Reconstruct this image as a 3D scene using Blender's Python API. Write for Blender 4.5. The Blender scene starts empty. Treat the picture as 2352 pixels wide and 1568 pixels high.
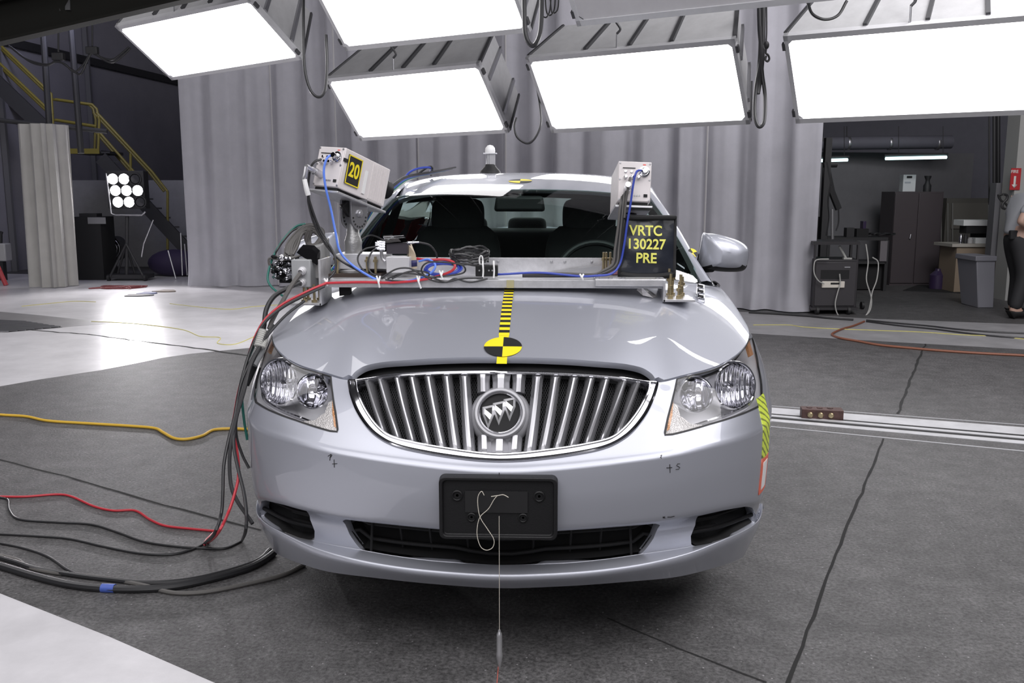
import bpy, bmesh, math, random
import numpy as np
from mathutils import Vector, Matrix
from mathutils.geometry import delaunay_2d_cdt
R = math.radians
random.seed(4)
rng = np.random.default_rng(4)
scene = bpy.context.scene
COL = scene.collection

# ------------------------------------------------------------------ camera
CAM_P = math.atan((784 - 446) / 2100.0)
CAM_YAW = R(2.15)
CAM_C = np.array([0.131, -2.48, 1.36])
FPX = 2100.0
cd = bpy.data.cameras.new('camera'); cam = bpy.data.objects.new('camera', cd); COL.objects.link(cam)
cam.location = CAM_C; cam.rotation_euler = (math.pi / 2 - CAM_P, 0, CAM_YAW)
cd.sensor_width = 36; cd.lens = 36 * FPX / 2352; cd.clip_start = 0.05; cd.clip_end = 200
scene.camera = cam
scene.view_settings.view_transform = 'Standard'
try: scene.view_settings.look = 'None'
except Exception: pass
scene.view_settings.gamma = 1; scene.view_settings.use_curve_mapping = False
scene.view_settings.exposure = 0.0

# ------------------------------------------------------------------ world, the lab's overhead lighting and added fill lamps
w = bpy.data.worlds.new('lab_air'); scene.world = w; w.use_nodes = True
w.node_tree.nodes['Background'].inputs[0].default_value = (0.55, 0.55, 0.65, 1)
w.node_tree.nodes['Background'].inputs[1].default_value = 0.10
def area_light(name, loc, target, sx, sy, power, col=(1, 0.98, 1)):
    l = bpy.data.lights.new(name, 'AREA'); l.shape = 'RECTANGLE'; l.size = sx; l.size_y = sy
    l.energy = power; l.color = col
    o = bpy.data.objects.new(name, l); COL.objects.link(o); o.location = loc
    o.rotation_euler = (Vector(target) - Vector(loc)).to_track_quat('-Z', 'Y').to_euler()
    return o
area_light('overhead_bank', (0.0, -2.6, 6.4), (0.0, 0.6, 0.3), 11.0, 6.5, 720)
area_light('overhead_bank', (-6.0, 3.2, 6.0), (-5.6, 4.6, 0.0), 4.0, 3.0, 150)
area_light('curtain_fill', (3.6, 4.6, 5.6), (2.3, 8.6, 1.2), 2.0, 0.8, 110)  # unseen lamp added to brighten the right part of the curtain
area_light('overhead_bank', (5.0, 1.0, 6.4), (3.2, 5.0, 0.4), 5.0, 4.0, 380)
area_light('front_fill', (-1.0, -7.0, 3.6), (0.0, 0.5, 0.5), 7.0, 2.5, 110)  # unseen bank added behind the camera to fill the bumper front
area_light('left_wall_fill', (-6.5, 11.0, 4.6), (-9.5, 14.5, 2.6), 1.5, 1.0, 45, (.72, .72, 1.0))  # weak bluish lamp, added to lift the dark left wall

# ------------------------------------------------------------------ pixel rays (to take measurements off the photograph)
_fw = np.array([-math.sin(CAM_YAW) * math.cos(CAM_P), math.cos(CAM_YAW) * math.cos(CAM_P), -math.sin(CAM_P)])
_rt = np.array([math.cos(CAM_YAW), math.sin(CAM_YAW), 0.0]); _up = np.cross(_rt, _fw)
def proj(p):
    q = np.asarray(p, float) - CAM_C; d = q @ _fw
    return np.stack([1176 + FPX * (q @ _rt) / d, 784 - FPX * (q @ _up) / d], -1)
def ray(x, y): return _fw + _rt * (x - 1176) / FPX - _up * (y - 784) / FPX
def atY(x, y, Y):
    v = ray(x, y); return CAM_C + v * (Y - CAM_C[1]) / v[1]
def ground(x, y, z=0.0):
    v = ray(x, y); return CAM_C + v * (z - CAM_C[2]) / v[2]
def atD(x, y, d): return CAM_C + ray(x, y) * d

# ------------------------------------------------------------------ materials
MATS = {}
def mat(name, col, rough=0.5, metal=0.0, coat=0.0, noise=0, nscale=8.0, bump=0.0, bscale=60.0, spec=0.5, emit=0, trans=0, alpha=1, coat_rough=0.03):
    if name in MATS: return MATS[name]
    m = bpy.data.materials.new(name); m.use_nodes = True
    nt = m.node_tree; b = nt.nodes['Principled BSDF']
    b.inputs['Base Color'].default_value = (*col, 1); b.inputs['Roughness'].default_value = rough
    b.inputs['Metallic'].default_value = metal; b.inputs['Coat Weight'].default_value = coat
    b.inputs['Coat Roughness'].default_value = coat_rough; b.inputs['Specular IOR Level'].default_value = spec
    b.inputs['Transmission Weight'].default_value = trans; b.inputs['Alpha'].default_value = alpha
    if emit:
        b.inputs['Emission Color'].default_value = (*col, 1); b.inputs['Emission Strength'].default_value = emit
    if noise or bump:
        tc = nt.nodes.new('ShaderNodeTexCoord')
    if noise:
        n = nt.nodes.new('ShaderNodeTexNoise'); n.inputs['Scale'].default_value = nscale; n.inputs['Detail'].default_value = 6
        n.inputs['Roughness'].default_value = 0.65
        r = nt.nodes.new('ShaderNodeMapRange')
        r.inputs['From Min'].default_value = 0.3; r.inputs['From Max'].default_value = 0.7
        r.inputs['To Min'].default_value = 1 - noise; r.inputs['To Max'].default_value = 1 + noise
        mx = nt.nodes.new('ShaderNodeVectorMath'); mx.operation = 'SCALE'; mx.inputs[0].default_value = col
        nt.links.new(tc.outputs['Object'], n.inputs['Vector']); nt.links.new(n.outputs['Fac'], r.inputs['Value'])
        nt.links.new(r.outputs[0], mx.inputs['Scale']); nt.links.new(mx.outputs[0], b.inputs['Base Color'])
    if bump:
        n2 = nt.nodes.new('ShaderNodeTexNoise'); n2.inputs['Scale'].default_value = bscale; n2.inputs['Detail'].default_value = 4
        bp = nt.nodes.new('ShaderNodeBump'); bp.inputs['Strength'].default_value = bump; bp.inputs['Distance'].default_value = 0.01
        nt.links.new(tc.outputs['Object'], n2.inputs['Vector']); nt.links.new(n2.outputs['Fac'], bp.inputs['Height'])
        nt.links.new(bp.outputs['Normal'], b.inputs['Normal'])
    MATS[name] = m; return m
def emit_mat(name, col, strength):
    if name in MATS: return MATS[name]
    m = bpy.data.materials.new(name); m.use_nodes = True; nt = m.node_tree; nt.nodes.clear()
    e = nt.nodes.new('ShaderNodeEmission'); e.inputs[0].default_value = (*col, 1); e.inputs[1].default_value = strength
    o = nt.nodes.new('ShaderNodeOutputMaterial'); nt.links.new(e.outputs[0], o.inputs[0]); MATS[name] = m; return m
def glass_mat(name, tint, gloss=0.5, rough=0.0):
    # a thin pane: tinted see-through mixed with a mirror-like reflection by Fresnel
    if name in MATS: return MATS[name]
    m = bpy.data.materials.new(name); m.use_nodes = True; nt = m.node_tree; nt.nodes.clear()
    t = nt.nodes.new('ShaderNodeBsdfTransparent'); t.inputs[0].default_value = (*tint, 1)
    g = nt.nodes.new('ShaderNodeBsdfGlossy'); g.inputs['Roughness'].default_value = rough
    f = nt.nodes.new('ShaderNodeFresnel'); f.inputs['IOR'].default_value = 1.5
    mu = nt.nodes.new('ShaderNodeMath'); mu.operation = 'MULTIPLY'; mu.inputs[1].default_value = gloss
    x = nt.nodes.new('ShaderNodeMixShader'); o = nt.nodes.new('ShaderNodeOutputMaterial')
    nt.links.new(f.outputs[0], mu.inputs[0]); nt.links.new(mu.outputs[0], x.inputs[0])
    nt.links.new(t.outputs[0], x.inputs[1]); nt.links.new(g.outputs[0], x.inputs[2]); nt.links.new(x.outputs[0], o.inputs[0])
    MATS[name] = m; return m

M_paint = mat('silver_paint', (0.47, 0.485, 0.545), 0.48, 0.58, 0.8, coat_rough=0.02)
M_chrome = mat('chrome', (0.74, 0.74, 0.77), 0.10, 1.0)
M_satin = mat('satin_metal', (0.62, 0.62, 0.64), 0.32, 0.85)
M_alu = mat('brushed_aluminium', (0.62, 0.62, 0.64), 0.42, 0.75, noise=0.12, nscale=30, bump=0.05, bscale=200)
M_aluL = mat('painted_light_alu', (0.66, 0.66, 0.68), 0.5, 0.3, noise=0.05)
M_steel = mat('grey_steel', (0.40, 0.40, 0.42), 0.4, 0.9)
M_zinc = mat('zinc_bolt', (0.55, 0.46, 0.28), 0.35, 0.9)
M_black = mat('black_plastic', (0.009, 0.009, 0.010), 0.5, spec=.35, bump=0.15, bscale=400)
M_blackm = mat('matt_black', (0.010, 0.010, 0.011), 0.8)
M_gloss = mat('gloss_black', (0.008, 0.008, 0.009), 0.12, 0, 0, spec=.25)
M_rubber = mat('black_rubber', (0.02, 0.02, 0.021), 0.6)
M_cable = mat('black_cable', (0.022, 0.022, 0.024), 0.42)
M_cableg = mat('grey_cable', (0.11, 0.105, 0.10), 0.55)
M_cablelg = mat('light_grey_cable', (0.42, 0.42, 0.40), 0.5)
M_red = mat('red_cable', (0.50, 0.03, 0.045), 0.4)
M_blue = mat('blue_cable', (0.12, 0.24, 0.78), 0.4)
M_dblue = mat('dark_blue_cable', (0.04, 0.07, 0.40), 0.4)
M_green = mat('green_cable', (0.01, 0.14, 0.11), 0.4)
M_orange = mat('orange_cable', (0.22, 0.08, 0.045), 0.5)
M_yellow = mat('yellow_cable', (0.72, 0.45, 0.05), 0.5)
M_yel = mat('marker_yellow', (0.86, 0.70, 0.02), 0.5)
M_blk = mat('marker_black', (0.012, 0.012, 0.012), 0.55)
M_camw = mat('camera_off_white', (0.70, 0.66, 0.66), 0.45, noise=0.04)
M_white = mat('white_plastic', (0.80, 0.80, 0.80), 0.45)
M_greybox = mat('grey_box', (0.33, 0.34, 0.35), 0.5)

# ------------------------------------------------------------------ mesh helpers
ORG = {}
def frame(d, up=(0, 0, 1)):
    d = Vector(d).normalized(); u = Vector(up)
    if abs(d.dot(u)) > 0.98: u = Vector((1, 0, 0))
    x = u.cross(d).normalized(); y = d.cross(x)
    return x, y, d
def spline(pts, n=8):
    P = [np.array(p, float) for p in pts]
    if len(P) < 3: return [tuple(P[0] + (P[-1] - P[0]) * i / n) for i in range(n + 1)]
    Q = [2 * P[0] - P[1]] + P + [2 * P[-1] - P[-2]]; out = []
    for i in range(1, len(Q) - 2):
        a, b, c, d = Q[i - 1], Q[i], Q[i + 1], Q[i + 2]
        for k in range(n):
            t = k / n
            out.append(0.5 * ((2 * b) + (c - a) * t + (2 * a - 5 * b + 4 * c - d) * t * t + (3 * b - a - 3 * c + d) * t ** 3))
    out.append(P[-1]); return [tuple(o) for o in out]
class MB:
    def __init__(s): s.v = []; s.f = []; s.mi = []; s.m = 0
    def add(s, vs, fs):
        o = len(s.v); s.v += [tuple(map(float, q)) for q in vs]
        for f in fs: s.f.append(tuple(i + o for i in f)); s.mi.append(s.m)
        return s
    def box(s, c, size, M=None, taper=1.0):
        x, y, z = [q / 2 for q in size]; vs = []
        for k in (-1, 1):
            for a, b in ((-1, -1), (1, -1), (1, 1), (-1, 1)):
                t = taper if k > 0 else 1
                p = Vector((a * x * t, b * y * t, k * z))
                if M is not None: p = M @ p
                vs.append(p + Vector(c))
        return s.add(vs, [(3, 2, 1, 0), (4, 5, 6, 7), (0, 1, 5, 4), (1, 2, 6, 5), (2, 3, 7, 6), (3, 0, 4, 7)])
    def hexa(s, p):   # eight corners: bottom ring then top ring
        return s.add(p, [(3, 2, 1, 0), (4, 5, 6, 7), (0, 1, 5, 4), (1, 2, 6, 5), (2, 3, 7, 6), (3, 0, 4, 7)])
    def bar(s, a, b, wx, wy, up=(0, 0, 1)):
        a, b = Vector(a), Vector(b); x, y, d = frame(b - a, up); vs = []
        for p in (a, b):
            for i, j in ((-1, -1), (1, -1), (1, 1), (-1, 1)): vs.append(p + x * i * wx / 2 + y * j * wy / 2)
        return s.add(vs, [(3, 2, 1, 0), (4, 5, 6, 7), (0, 1, 5, 4), (1, 2, 6, 5), (2, 3, 7, 6), (3, 0, 4, 7)])
    def cyl(s, a, b, r, n=16, r2=None):
        a, b = Vector(a), Vector(b); x, y, d = frame(b - a); r2 = r if r2 is None else r2
        vs = [p + (x * math.cos(2 * math.pi * i / n) + y * math.sin(2 * math.pi * i / n)) * q for p, q in ((a, r), (b, r2)) for i in range(n)]
        fs = [(i, (i + 1) % n, n + (i + 1) % n, n + i) for i in range(n)] + [tuple(range(n))[::-1], tuple(range(n, 2 * n))]
        return s.add(vs, fs)
    def lathe(s, o, d, prof, n=24, up=(0, 0, 1), caps=True):   # prof: (radius, height along d)
        o = Vector(o); x, y, d = frame(d, up); vs = []; fs = []
        for r, h in prof:
            for i in range(n):
                a = 2 * math.pi * i / n; vs.append(o + d * h + (x * math.cos(a) + y * math.sin(a)) * max(r, 1e-5))
        for k in range(len(prof) - 1):
            for i in range(n): fs.append((k * n + i, k * n + (i + 1) % n, (k + 1) * n + (i + 1) % n, (k + 1) * n + i))
        if caps and prof[0][0] > 1e-4: fs.append(tuple(range(n))[::-1])
        if caps and prof[-1][0] > 1e-4: fs.append(tuple(range((len(prof) - 1) * n, len(prof) * n)))
        return s.add(vs, fs)
    def tube(s, pts, r, n=8, sm=0, closed=False):
        P = [Vector(p) for p in (spline(pts, sm) if sm else pts)]
        if len(P) < 2: return s
        m = len(P); vs = []; x = None
        for i, p in enumerate(P):
            if closed: d = P[(i + 1) % m] - P[i - 1]
            else: d = P[min(i + 1, m - 1)] - P[max(i - 1, 0)]
            if d.length < 1e-9: d = Vector((0, 0, 1))
            d.normalize()
            if x is None: x, y, _ = frame(d)
            else:
                x = (x - d * x.dot(d)); x = x.normalized() if x.length > 1e-6 else frame(d)[0]; y = d.cross(x)
            rr = r(i / (m - 1)) if callable(r) else r
            for k in range(n):
                a = 2 * math.pi * k / n; vs.append(p + (x * math.cos(a) + y * math.sin(a)) * rr)
        fs = []
        for i in range(m if closed else m - 1):
            j = (i + 1) % m
            for k in range(n): fs.append((i * n + k, i * n + (k + 1) % n, j * n + (k + 1) % n, j * n + k))
        if not closed: fs += [tuple(range(n))[::-1], tuple(range((m - 1) * n, m * n))]
        return s.add(vs, fs)
    def prism(s, poly, o, x, y, z0, z1):   # 2D polygon (counter-clockwise) in the frame o,x,y extruded along x cross y
        o, x, y = Vector(o), Vector(x), Vector(y); n = x.cross(y).normalized(); k = len(poly)
        vs = [o + x * p[0] + y * p[1] + n * z for z in (z0, z1) for p in poly]
        fs = [tuple(range(k))[::-1], tuple(range(k, 2 * k))] + [(i, (i + 1) % k, k + (i + 1) % k, k + i) for i in range(k)]
        return s.add(vs, fs)
    def sphere(s, c, r, n=16, m=10, sc=(1, 1, 1), M=None):
        vs = []; fs = []
        for j in range(m + 1):
            th = math.pi * j / m
            for i in range(n):
                a = 2 * math.pi * i / n
                p = Vector((r * math.sin(th) * math.cos(a) * sc[0], r * math.sin(th) * math.sin(a) * sc[1], r * math.cos(th) * sc[2]))
                if M is not None: p = M @ p
                vs.append(Vector(c) + p)
        for j in range(m):
            for i in range(n): fs.append((j * n + i, (j + 1) * n + i, (j + 1) * n + (i + 1) % n, j * n + (i + 1) % n))
        return s.add(vs, fs)
    def grid(s, G):    # G: rows x cols x 3
        G = np.asarray(G); a, b = G.shape[:2]
        return s.add(G.reshape(-1, 3), [(i * b + j, i * b + j + 1, (i + 1) * b + j + 1, (i + 1) * b + j) for i in range(a - 1) for j in range(b - 1)])
    def build(s, name, m, parent=None, smooth=35, bevel=0, seg=2, solid=0, sub=0):
        me = bpy.data.meshes.new(name)
        o0 = Vector(ORG.get(parent.name, (0, 0, 0))) if parent else Vector((0, 0, 0))
        me.from_pydata([Vector(q) - o0 for q in s.v], [], s.f); me.update()
        for mm in (m if isinstance(m, (list, tuple)) else [m]): me.materials.append(mm)
        me.polygons.foreach_set('material_index', s.mi)
        bm = bmesh.new(); bm.from_mesh(me); bmesh.ops.remove_doubles(bm, verts=bm.verts, dist=1e-6)
        bmesh.ops.recalc_face_normals(bm, faces=bm.faces); bm.to_mesh(me); bm.free()
        if smooth:
            me.shade_smooth()
            try: me.set_sharp_from_angle(angle=R(smooth))
            except Exception: pass
        o = bpy.data.objects.new(name, me); COL.objects.link(o)
        if parent: o.parent = parent
        ORG[o.name] = tuple(o0)
        if bevel:
            md = o.modifiers.new('bevel', 'BEVEL'); md.width = bevel; md.segments = seg; md.limit_method = 'ANGLE'; md.angle_limit = R(40)
            md.harden_normals = False
        if solid:
            md = o.modifiers.new('solid', 'SOLIDIFY'); md.thickness = solid; md.offset = 0
        if sub:
            md = o.modifiers.new('sub', 'SUBSURF'); md.levels = sub; md.render_levels = sub
        return o
def tag(o, label, cat, group=None, kind=None):
    o['label'] = label; o['category'] = cat
    if group: o['group'] = group
    if kind: o['kind'] = kind
    return o
def thing(name, label, cat, loc=(0, 0, 0), group=None):
    o = bpy.data.objects.new(name, None); COL.objects.link(o); o.location = loc; o.empty_display_size = 0.1
    ORG[o.name] = tuple(map(float, loc)); return tag(o, label, cat, group)
def struct(o):
    o['kind'] = 'structure'; return o
def text_mesh(body, size, font_bold=True, extrude=0.0005, spacing=1.0):
    cu = bpy.data.curves.new('lettering', 'FONT'); cu.body = body; cu.size = size; cu.extrude = extrude
    cu.align_x = 'CENTER'; cu.align_y = 'CENTER'; cu.space_line = spacing; cu.offset = 0.022 * size if font_bold else 0
    o = bpy.data.objects.new('lettering', cu); COL.objects.link(o)
    dg = bpy.context.evaluated_depsgraph_get(); me = bpy.data.meshes.new_from_object(o.evaluated_get(dg))
    bpy.data.objects.remove(o); V = [tuple(q.co) for q in me.vertices]; F = [tuple(p.vertices) for p in me.polygons]
    bpy.data.meshes.remove(me); return V, F
def add_text(mb, body, size, o, x, y, lift=0.001, spacing=1.0, wscale=1.0):
    V, Fc = text_mesh(body, size, spacing=spacing); o, x, y = Vector(o), Vector(x).normalized(), Vector(y).normalized(); n = x.cross(y)
    return mb.add([o + x * p[0] * wscale + y * p[1] + n * (p[2] + lift) for p in V], Fc)
def resample(poly, step, closed=True):
    out = []; n = len(poly)
    for i in range(n if closed else n - 1):
        a = np.array(poly[i], float); b = np.array(poly[(i + 1) % n], float); k = max(1, int(np.ceil(np.linalg.norm(b - a) / step)))
        out += [a + (b - a) * j / k for j in range(k)]
    if not closed: out.append(np.array(poly[-1], float))
    return np.array(out)
# ================================================================== the hall: floor, walls, ceiling, curtains
def concrete_mat():
    m = bpy.data.materials.new('concrete_floor'); m.use_nodes = True; nt = m.node_tree; b = nt.nodes['Principled BSDF']; L = nt.links.new
    tc = nt.nodes.new('ShaderNodeTexCoord')
    def noise(sc, det=5, ro=.6):
        n = nt.nodes.new('ShaderNodeTexNoise'); n.inputs['Scale'].default_value = sc; n.inputs['Detail'].default_value = det; n.inputs['Roughness'].default_value = ro; L(tc.outputs['Object'], n.inputs['Vector']); return n
    big = noise(.9); mid = noise(9); fine = noise(75, 4, .75)
    def mr(n, a, c, lo, hi):
        r = nt.nodes.new('ShaderNodeMapRange'); r.inputs['From Min'].default_value = a; r.inputs['From Max'].default_value = c; r.inputs['To Min'].default_value = lo; r.inputs['To Max'].default_value = hi; L(n.outputs['Fac'], r.inputs['Value']); return r
    a = mr(big, .3, .7, .78, 1.2); c = mr(mid, .3, .7, .72, 1.28); d = mr(fine, .35, .7, .45, 1.75)
    m1 = nt.nodes.new('ShaderNodeMath'); m1.operation = 'MULTIPLY'; L(a.outputs[0], m1.inputs[0]); L(c.outputs[0], m1.inputs[1])
    m2 = nt.nodes.new('ShaderNodeMath'); m2.operation = 'MULTIPLY'; L(m1.outputs[0], m2.inputs[0]); L(d.outputs[0], m2.inputs[1])
    sc = nt.nodes.new('ShaderNodeVectorMath'); sc.operation = 'SCALE'; sc.inputs[0].default_value = (.082, .080, .081); L(m2.outputs[0], sc.inputs['Scale'])
    # pale aggregate specks
    vo = nt.nodes.new('ShaderNodeTexVoronoi'); vo.inputs['Scale'].default_value = 55; L(tc.outputs['Object'], vo.inputs['Vector'])
    lt = nt.nodes.new('ShaderNodeMapRange'); lt.inputs['From Min'].default_value = .10; lt.inputs['From Max'].default_value = .20; lt.inputs['To Min'].default_value = .75; lt.inputs['To Max'].default_value = 0; L(vo.outputs['Distance'], lt.inputs['Value'])
    wn = nt.nodes.new('ShaderNodeMath'); wn.operation = 'GREATER_THAN'; wn.inputs[1].default_value = .78; L(vo.outputs['Color'], wn.inputs[0])
    ml = nt.nodes.new('ShaderNodeMath'); ml.operation = 'MULTIPLY'; L(lt.outputs[0], ml.inputs[0]); L(wn.outputs[0], ml.inputs[1])
    mx = nt.nodes.new('ShaderNodeMix'); mx.data_type = 'RGBA'; L(ml.outputs[0], mx.inputs[0]); L(sc.outputs[0], mx.inputs[6]); mx.inputs[7].default_value = (.36, .35, .36, 1)
    L(mx.outputs[2], b.inputs['Base Color']); b.inputs['Roughness'].default_value = .55
    bp = nt.nodes.new('ShaderNodeBump'); bp.inputs['Strength'].default_value = .6; bp.inputs['Distance'].default_value = .005; L(fine.outputs['Fac'], bp.inputs['Height']); L(bp.outputs[0], b.inputs['Normal'])
    return m
M_conc = concrete_mat()
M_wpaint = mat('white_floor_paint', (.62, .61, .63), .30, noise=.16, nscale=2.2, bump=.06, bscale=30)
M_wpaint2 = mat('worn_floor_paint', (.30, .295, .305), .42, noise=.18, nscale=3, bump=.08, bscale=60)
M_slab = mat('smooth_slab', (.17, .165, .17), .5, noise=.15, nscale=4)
M_joint = mat('joint_filler', (.012, .012, .012), .9)
def slab(name, poly, m, z0=-.02, z1=0.0):
    mb = MB(); mb.prism([(p[0], p[1]) for p in poly], (0, 0, 0), (1, 0, 0), (0, 1, 0), z0, z1); return struct(mb.build(name, m))
slab('floor', [(-30, -8), (30, -8), (30, 40), (-30, 40)], M_conc, -.2, 0)
G2 = lambda x, y: tuple(ground(x, y)[:2])
def ext(a, b, t):  # extend the segment a->b by factor t beyond b
    a, b = np.array(a), np.array(b); return tuple(b + (b - a) * t)
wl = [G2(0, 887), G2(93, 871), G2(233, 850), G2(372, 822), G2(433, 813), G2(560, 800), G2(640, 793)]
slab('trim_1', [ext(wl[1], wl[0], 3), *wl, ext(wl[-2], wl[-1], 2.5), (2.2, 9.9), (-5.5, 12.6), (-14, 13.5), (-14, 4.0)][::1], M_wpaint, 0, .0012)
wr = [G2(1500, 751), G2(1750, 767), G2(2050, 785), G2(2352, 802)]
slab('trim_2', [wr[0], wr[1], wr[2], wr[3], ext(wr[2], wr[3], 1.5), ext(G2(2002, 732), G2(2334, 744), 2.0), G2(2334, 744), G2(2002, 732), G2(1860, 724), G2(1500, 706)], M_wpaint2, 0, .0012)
slab('trim_3', [G2(-130, 1325), G2(0, 1363), G2(250, 1462), G2(492, 1568), G2(600, 1615), (-.6, -1.6), (-2.6, -1.6)][::1], M_wpaint, 0, .0012)
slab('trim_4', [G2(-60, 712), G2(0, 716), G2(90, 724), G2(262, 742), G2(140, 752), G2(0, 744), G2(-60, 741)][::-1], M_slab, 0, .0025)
# joints in the concrete
def joint(name, pts, wdt):
    P = [np.array(ground(*p)) for p in pts]; mb = MB()
    P = [np.array(q) for q in resample([p[:2] for p in P], .12, closed=False)]
    L = []; Rr = []
    for i, p in enumerate(P):
        d = P[min(i + 1, len(P) - 1)] - P[max(i - 1, 0)]; n = np.array([-d[1], d[0]]) / np.linalg.norm(d)
        j = rng.normal(0, wdt * .22); h = wdt / 2 * (1 + rng.uniform(-.25, .35)); L.append((*(p + n * (h + j)), .0022)); Rr.append((*(p - n * (h - j)), .0022))
    mb.grid([L, Rr]); return struct(mb.build(name, M_joint))
joint('trim_5', [(2126, 790), (2095, 862), (2062, 950)], .016)
joint('trim_6', [(2030, 1008), (1930, 1250), (1810, 1568), (1780, 1660)], .011)
joint('trim_7', [(-60, 1040), (0, 1056), (150, 1094), (300, 1138), (460, 1182), (600, 1218)], .009)
joint('trim_8', [(0, 752), (60, 757), (200, 768), (430, 797), (560, 815), (640, 822)], .03)
joint('trim_9', [(1395, 1420), (1560, 1490), (1760, 1568)], .005)
# steel rail channel running across the hall
def strip(name, yl, yr, z, m, h=.001, xl=1700, xr=2352):
    # two pixel lines (left y, right y at xl/xr) bound a long straight strip on the floor
    a0, a1 = ground(xl, yl[0]), ground(xr, yr[0]); b0, b1 = ground(xl, yl[1]), ground(xr, yr[1])
    A0 = a0 + (a0 - a1) * .5; A1 = a1 + (a1 - a0) * 3; B0 = b0 + (b0 - b1) * .5; B1 = b1 + (b1 - b0) * 3
    mb = MB(); mb.hexa([(*q[:2], z) for q in (A0, A1, B1, B0)] + [(*q[:2], z + h) for q in (A0, A1, B1, B0)]); return mb
M_rail = mat('worn_steel_rail', (.62, .62, .64), .38, .3, noise=.15, nscale=5)
rail_t = thing('floor_rail', 'steel rail channel let into the concrete floor', 'rail', tuple(ground(2060, 965)))
strip(0, (931, 944), (982, 999), .0, M_rail, .003).build('flange_plate', M_rail, rail_t)
strip(0, (956, 961.5), (1013, 1020), .0, M_rail, .003).build('flange_plate', M_rail, rail_t)
strip(0, (944, 956), (999, 1013), .0, M_blackm, .002).build('slot', M_blackm, rail_t)
strip(0, (947.5, 951.5), (1004, 1008.5), .0, M_rail, .006).build('running_bar', M_rail, rail_t)
for nm, yl, yr in (('trim_10', (926, 927.2), (975, 976.4)), ('trim_11', (972, 973.4), (1035, 1037))):
    struct(strip(0, yl, yr, .0005, M_slab, .001).build(nm, mat('steel_edge', (.42, .42, .44), .5, .3)))
# rusty stop block bolted across the rail
bl = thing('rail_stop', 'rusty steel stop block with three bolts on the floor rail', 'block', tuple(ground(1888, 966)))
M_rust = mat('rusty_steel', (.09, .05, .045), .6, .3, noise=.35, nscale=25)
p0, p1 = ground(1841, 962), ground(1937, 966); d = (p1 - p0); d /= np.linalg.norm(d); nrm = np.array([-d[1], d[0], 0])
L_ = np.linalg.norm(p1 - p0)
mb = MB(); mb.hexa([p0, p1, p1 + nrm * .09, p0 + nrm * .09] + [q + np.array([0, 0, .062]) for q in (p0, p1, p1 + nrm * .09, p0 + nrm * .09)]); mb.build('block', M_rust, bl, bevel=.004)
for t in (.2, .45, .7):
    c = p0 + d * L_ * t + np.array([0, 0, .030]); mb = MB(); mb.lathe(c, -nrm, [(.017, -.005), (.017, .010), (.012, .016), (0, .017)], 12); mb.build('bolt', M_zinc, bl)
    c = p0 + d * L_ * t + nrm * .05 + np.array([0, 0, .060]); mb = MB(); mb.lathe(c, (0, 0, 1), [(.018, 0), (.018, .006), (0, .007)], 6); mb.build('bolt', M_rust, bl)
# drain grate on the left
gt = thing('floor_grate', 'dark steel drain grate in the floor at far left', 'grate', tuple(ground(60, 752)))
c = [np.array(ground(*p)) for p in ((-80, 733), (60, 739), (145, 752), (20, 763), (-80, 762))]
mb = MB(); mb.add([(q[0], q[1], .004) for q in c], [tuple(range(5))]); mb.build('pit', M_blackm, gt)
for i in range(14):
    a = c[0] + (c[4] - c[0]) * i / 13; b = c[1] * (1 - i / 13) + c[3] * (i / 13) + (c[2] - (c[1] + c[3]) / 2) * (1 - abs(i / 6.5 - 1)) ** 1
    mb = MB(); mb.bar((*a[:2], .008), (*b[:2], .008), .012, .008); mb.build('grate_bar', M_steel, gt)

# ------------------------------------------------------------------ walls and ceiling
M_wallL = mat('dim_grey_wall', (.22, .215, .245), .8, noise=.08, nscale=1.5)
M_block = mat('painted_block_wall', (.36, .36, .37), .7, noise=.06)
M_wallR = mat('grey_panel_wall', (.11, .11, .135), .75, noise=.06)
M_ceil = mat('dark_ceiling', (.055, .055, .06), .85, noise=.1, nscale=2)
M_dark = mat('dark_paint', (.022, .022, .024), .6)
def quadwall(name, a, b, z0, z1, m, th=.1):
    a, b = np.array(a, float), np.array(b, float); d = (b - a) / np.linalg.norm(b - a); n = np.array([-d[1], d[0]]) * th
    mb = MB(); mb.hexa([(*a, z0), (*b, z0), (*(b + n), z0), (*(a + n), z0), (*a, z1), (*b, z1), (*(b + n), z1), (*(a + n), z1)]); return struct(mb.build(name, m))
WLa, WLb = (-10.6, 3.0), (-8.7, 20.0)
quadwall('wall_left', WLa, WLb, 0, 7.2, M_wallL)
quadwall('wall_back', WLb, (4.4, 15.9), 0, 7.2, M_wallL)
quadwall('wall_right', (4.4, 15.9), (16.5, 10.3), 0, 7.2, M_wallR)
quadwall('wall_far', (16.5, 10.3), (13.5, -5.0), 0, 7.2, M_wallR)
mb = MB(); mb.box((0, 8, 7.3), (40, 30, .2)); struct(mb.build('ceiling', M_ceil))
# lower block-work band on the left wall, and wall rails
def onL(t, off=.0): a, b = np.array(WLa), np.array(WLb); d = (b - a) / np.linalg.norm(b - a); n = np.array([d[1], -d[0]]); return a + d * t + n * off
for i, z in enumerate((4.0, 5.2)):
    mb = MB(); mb.bar((*onL(0, .06), z), (*onL(17, .06), z), .10, .14); struct(mb.build('trim_%d' % (13 + i), M_dark))
for i, t in enumerate((7.5, 10.6, 13.2)):
    mb = MB(); mb.bar((*onL(t, .07), 0), (*onL(t, .07), 7.1), .07, .09); struct(mb.build('trim_%d' % (15 + i), mat('wall_post', (.12, .12, .13), .7)))
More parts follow.
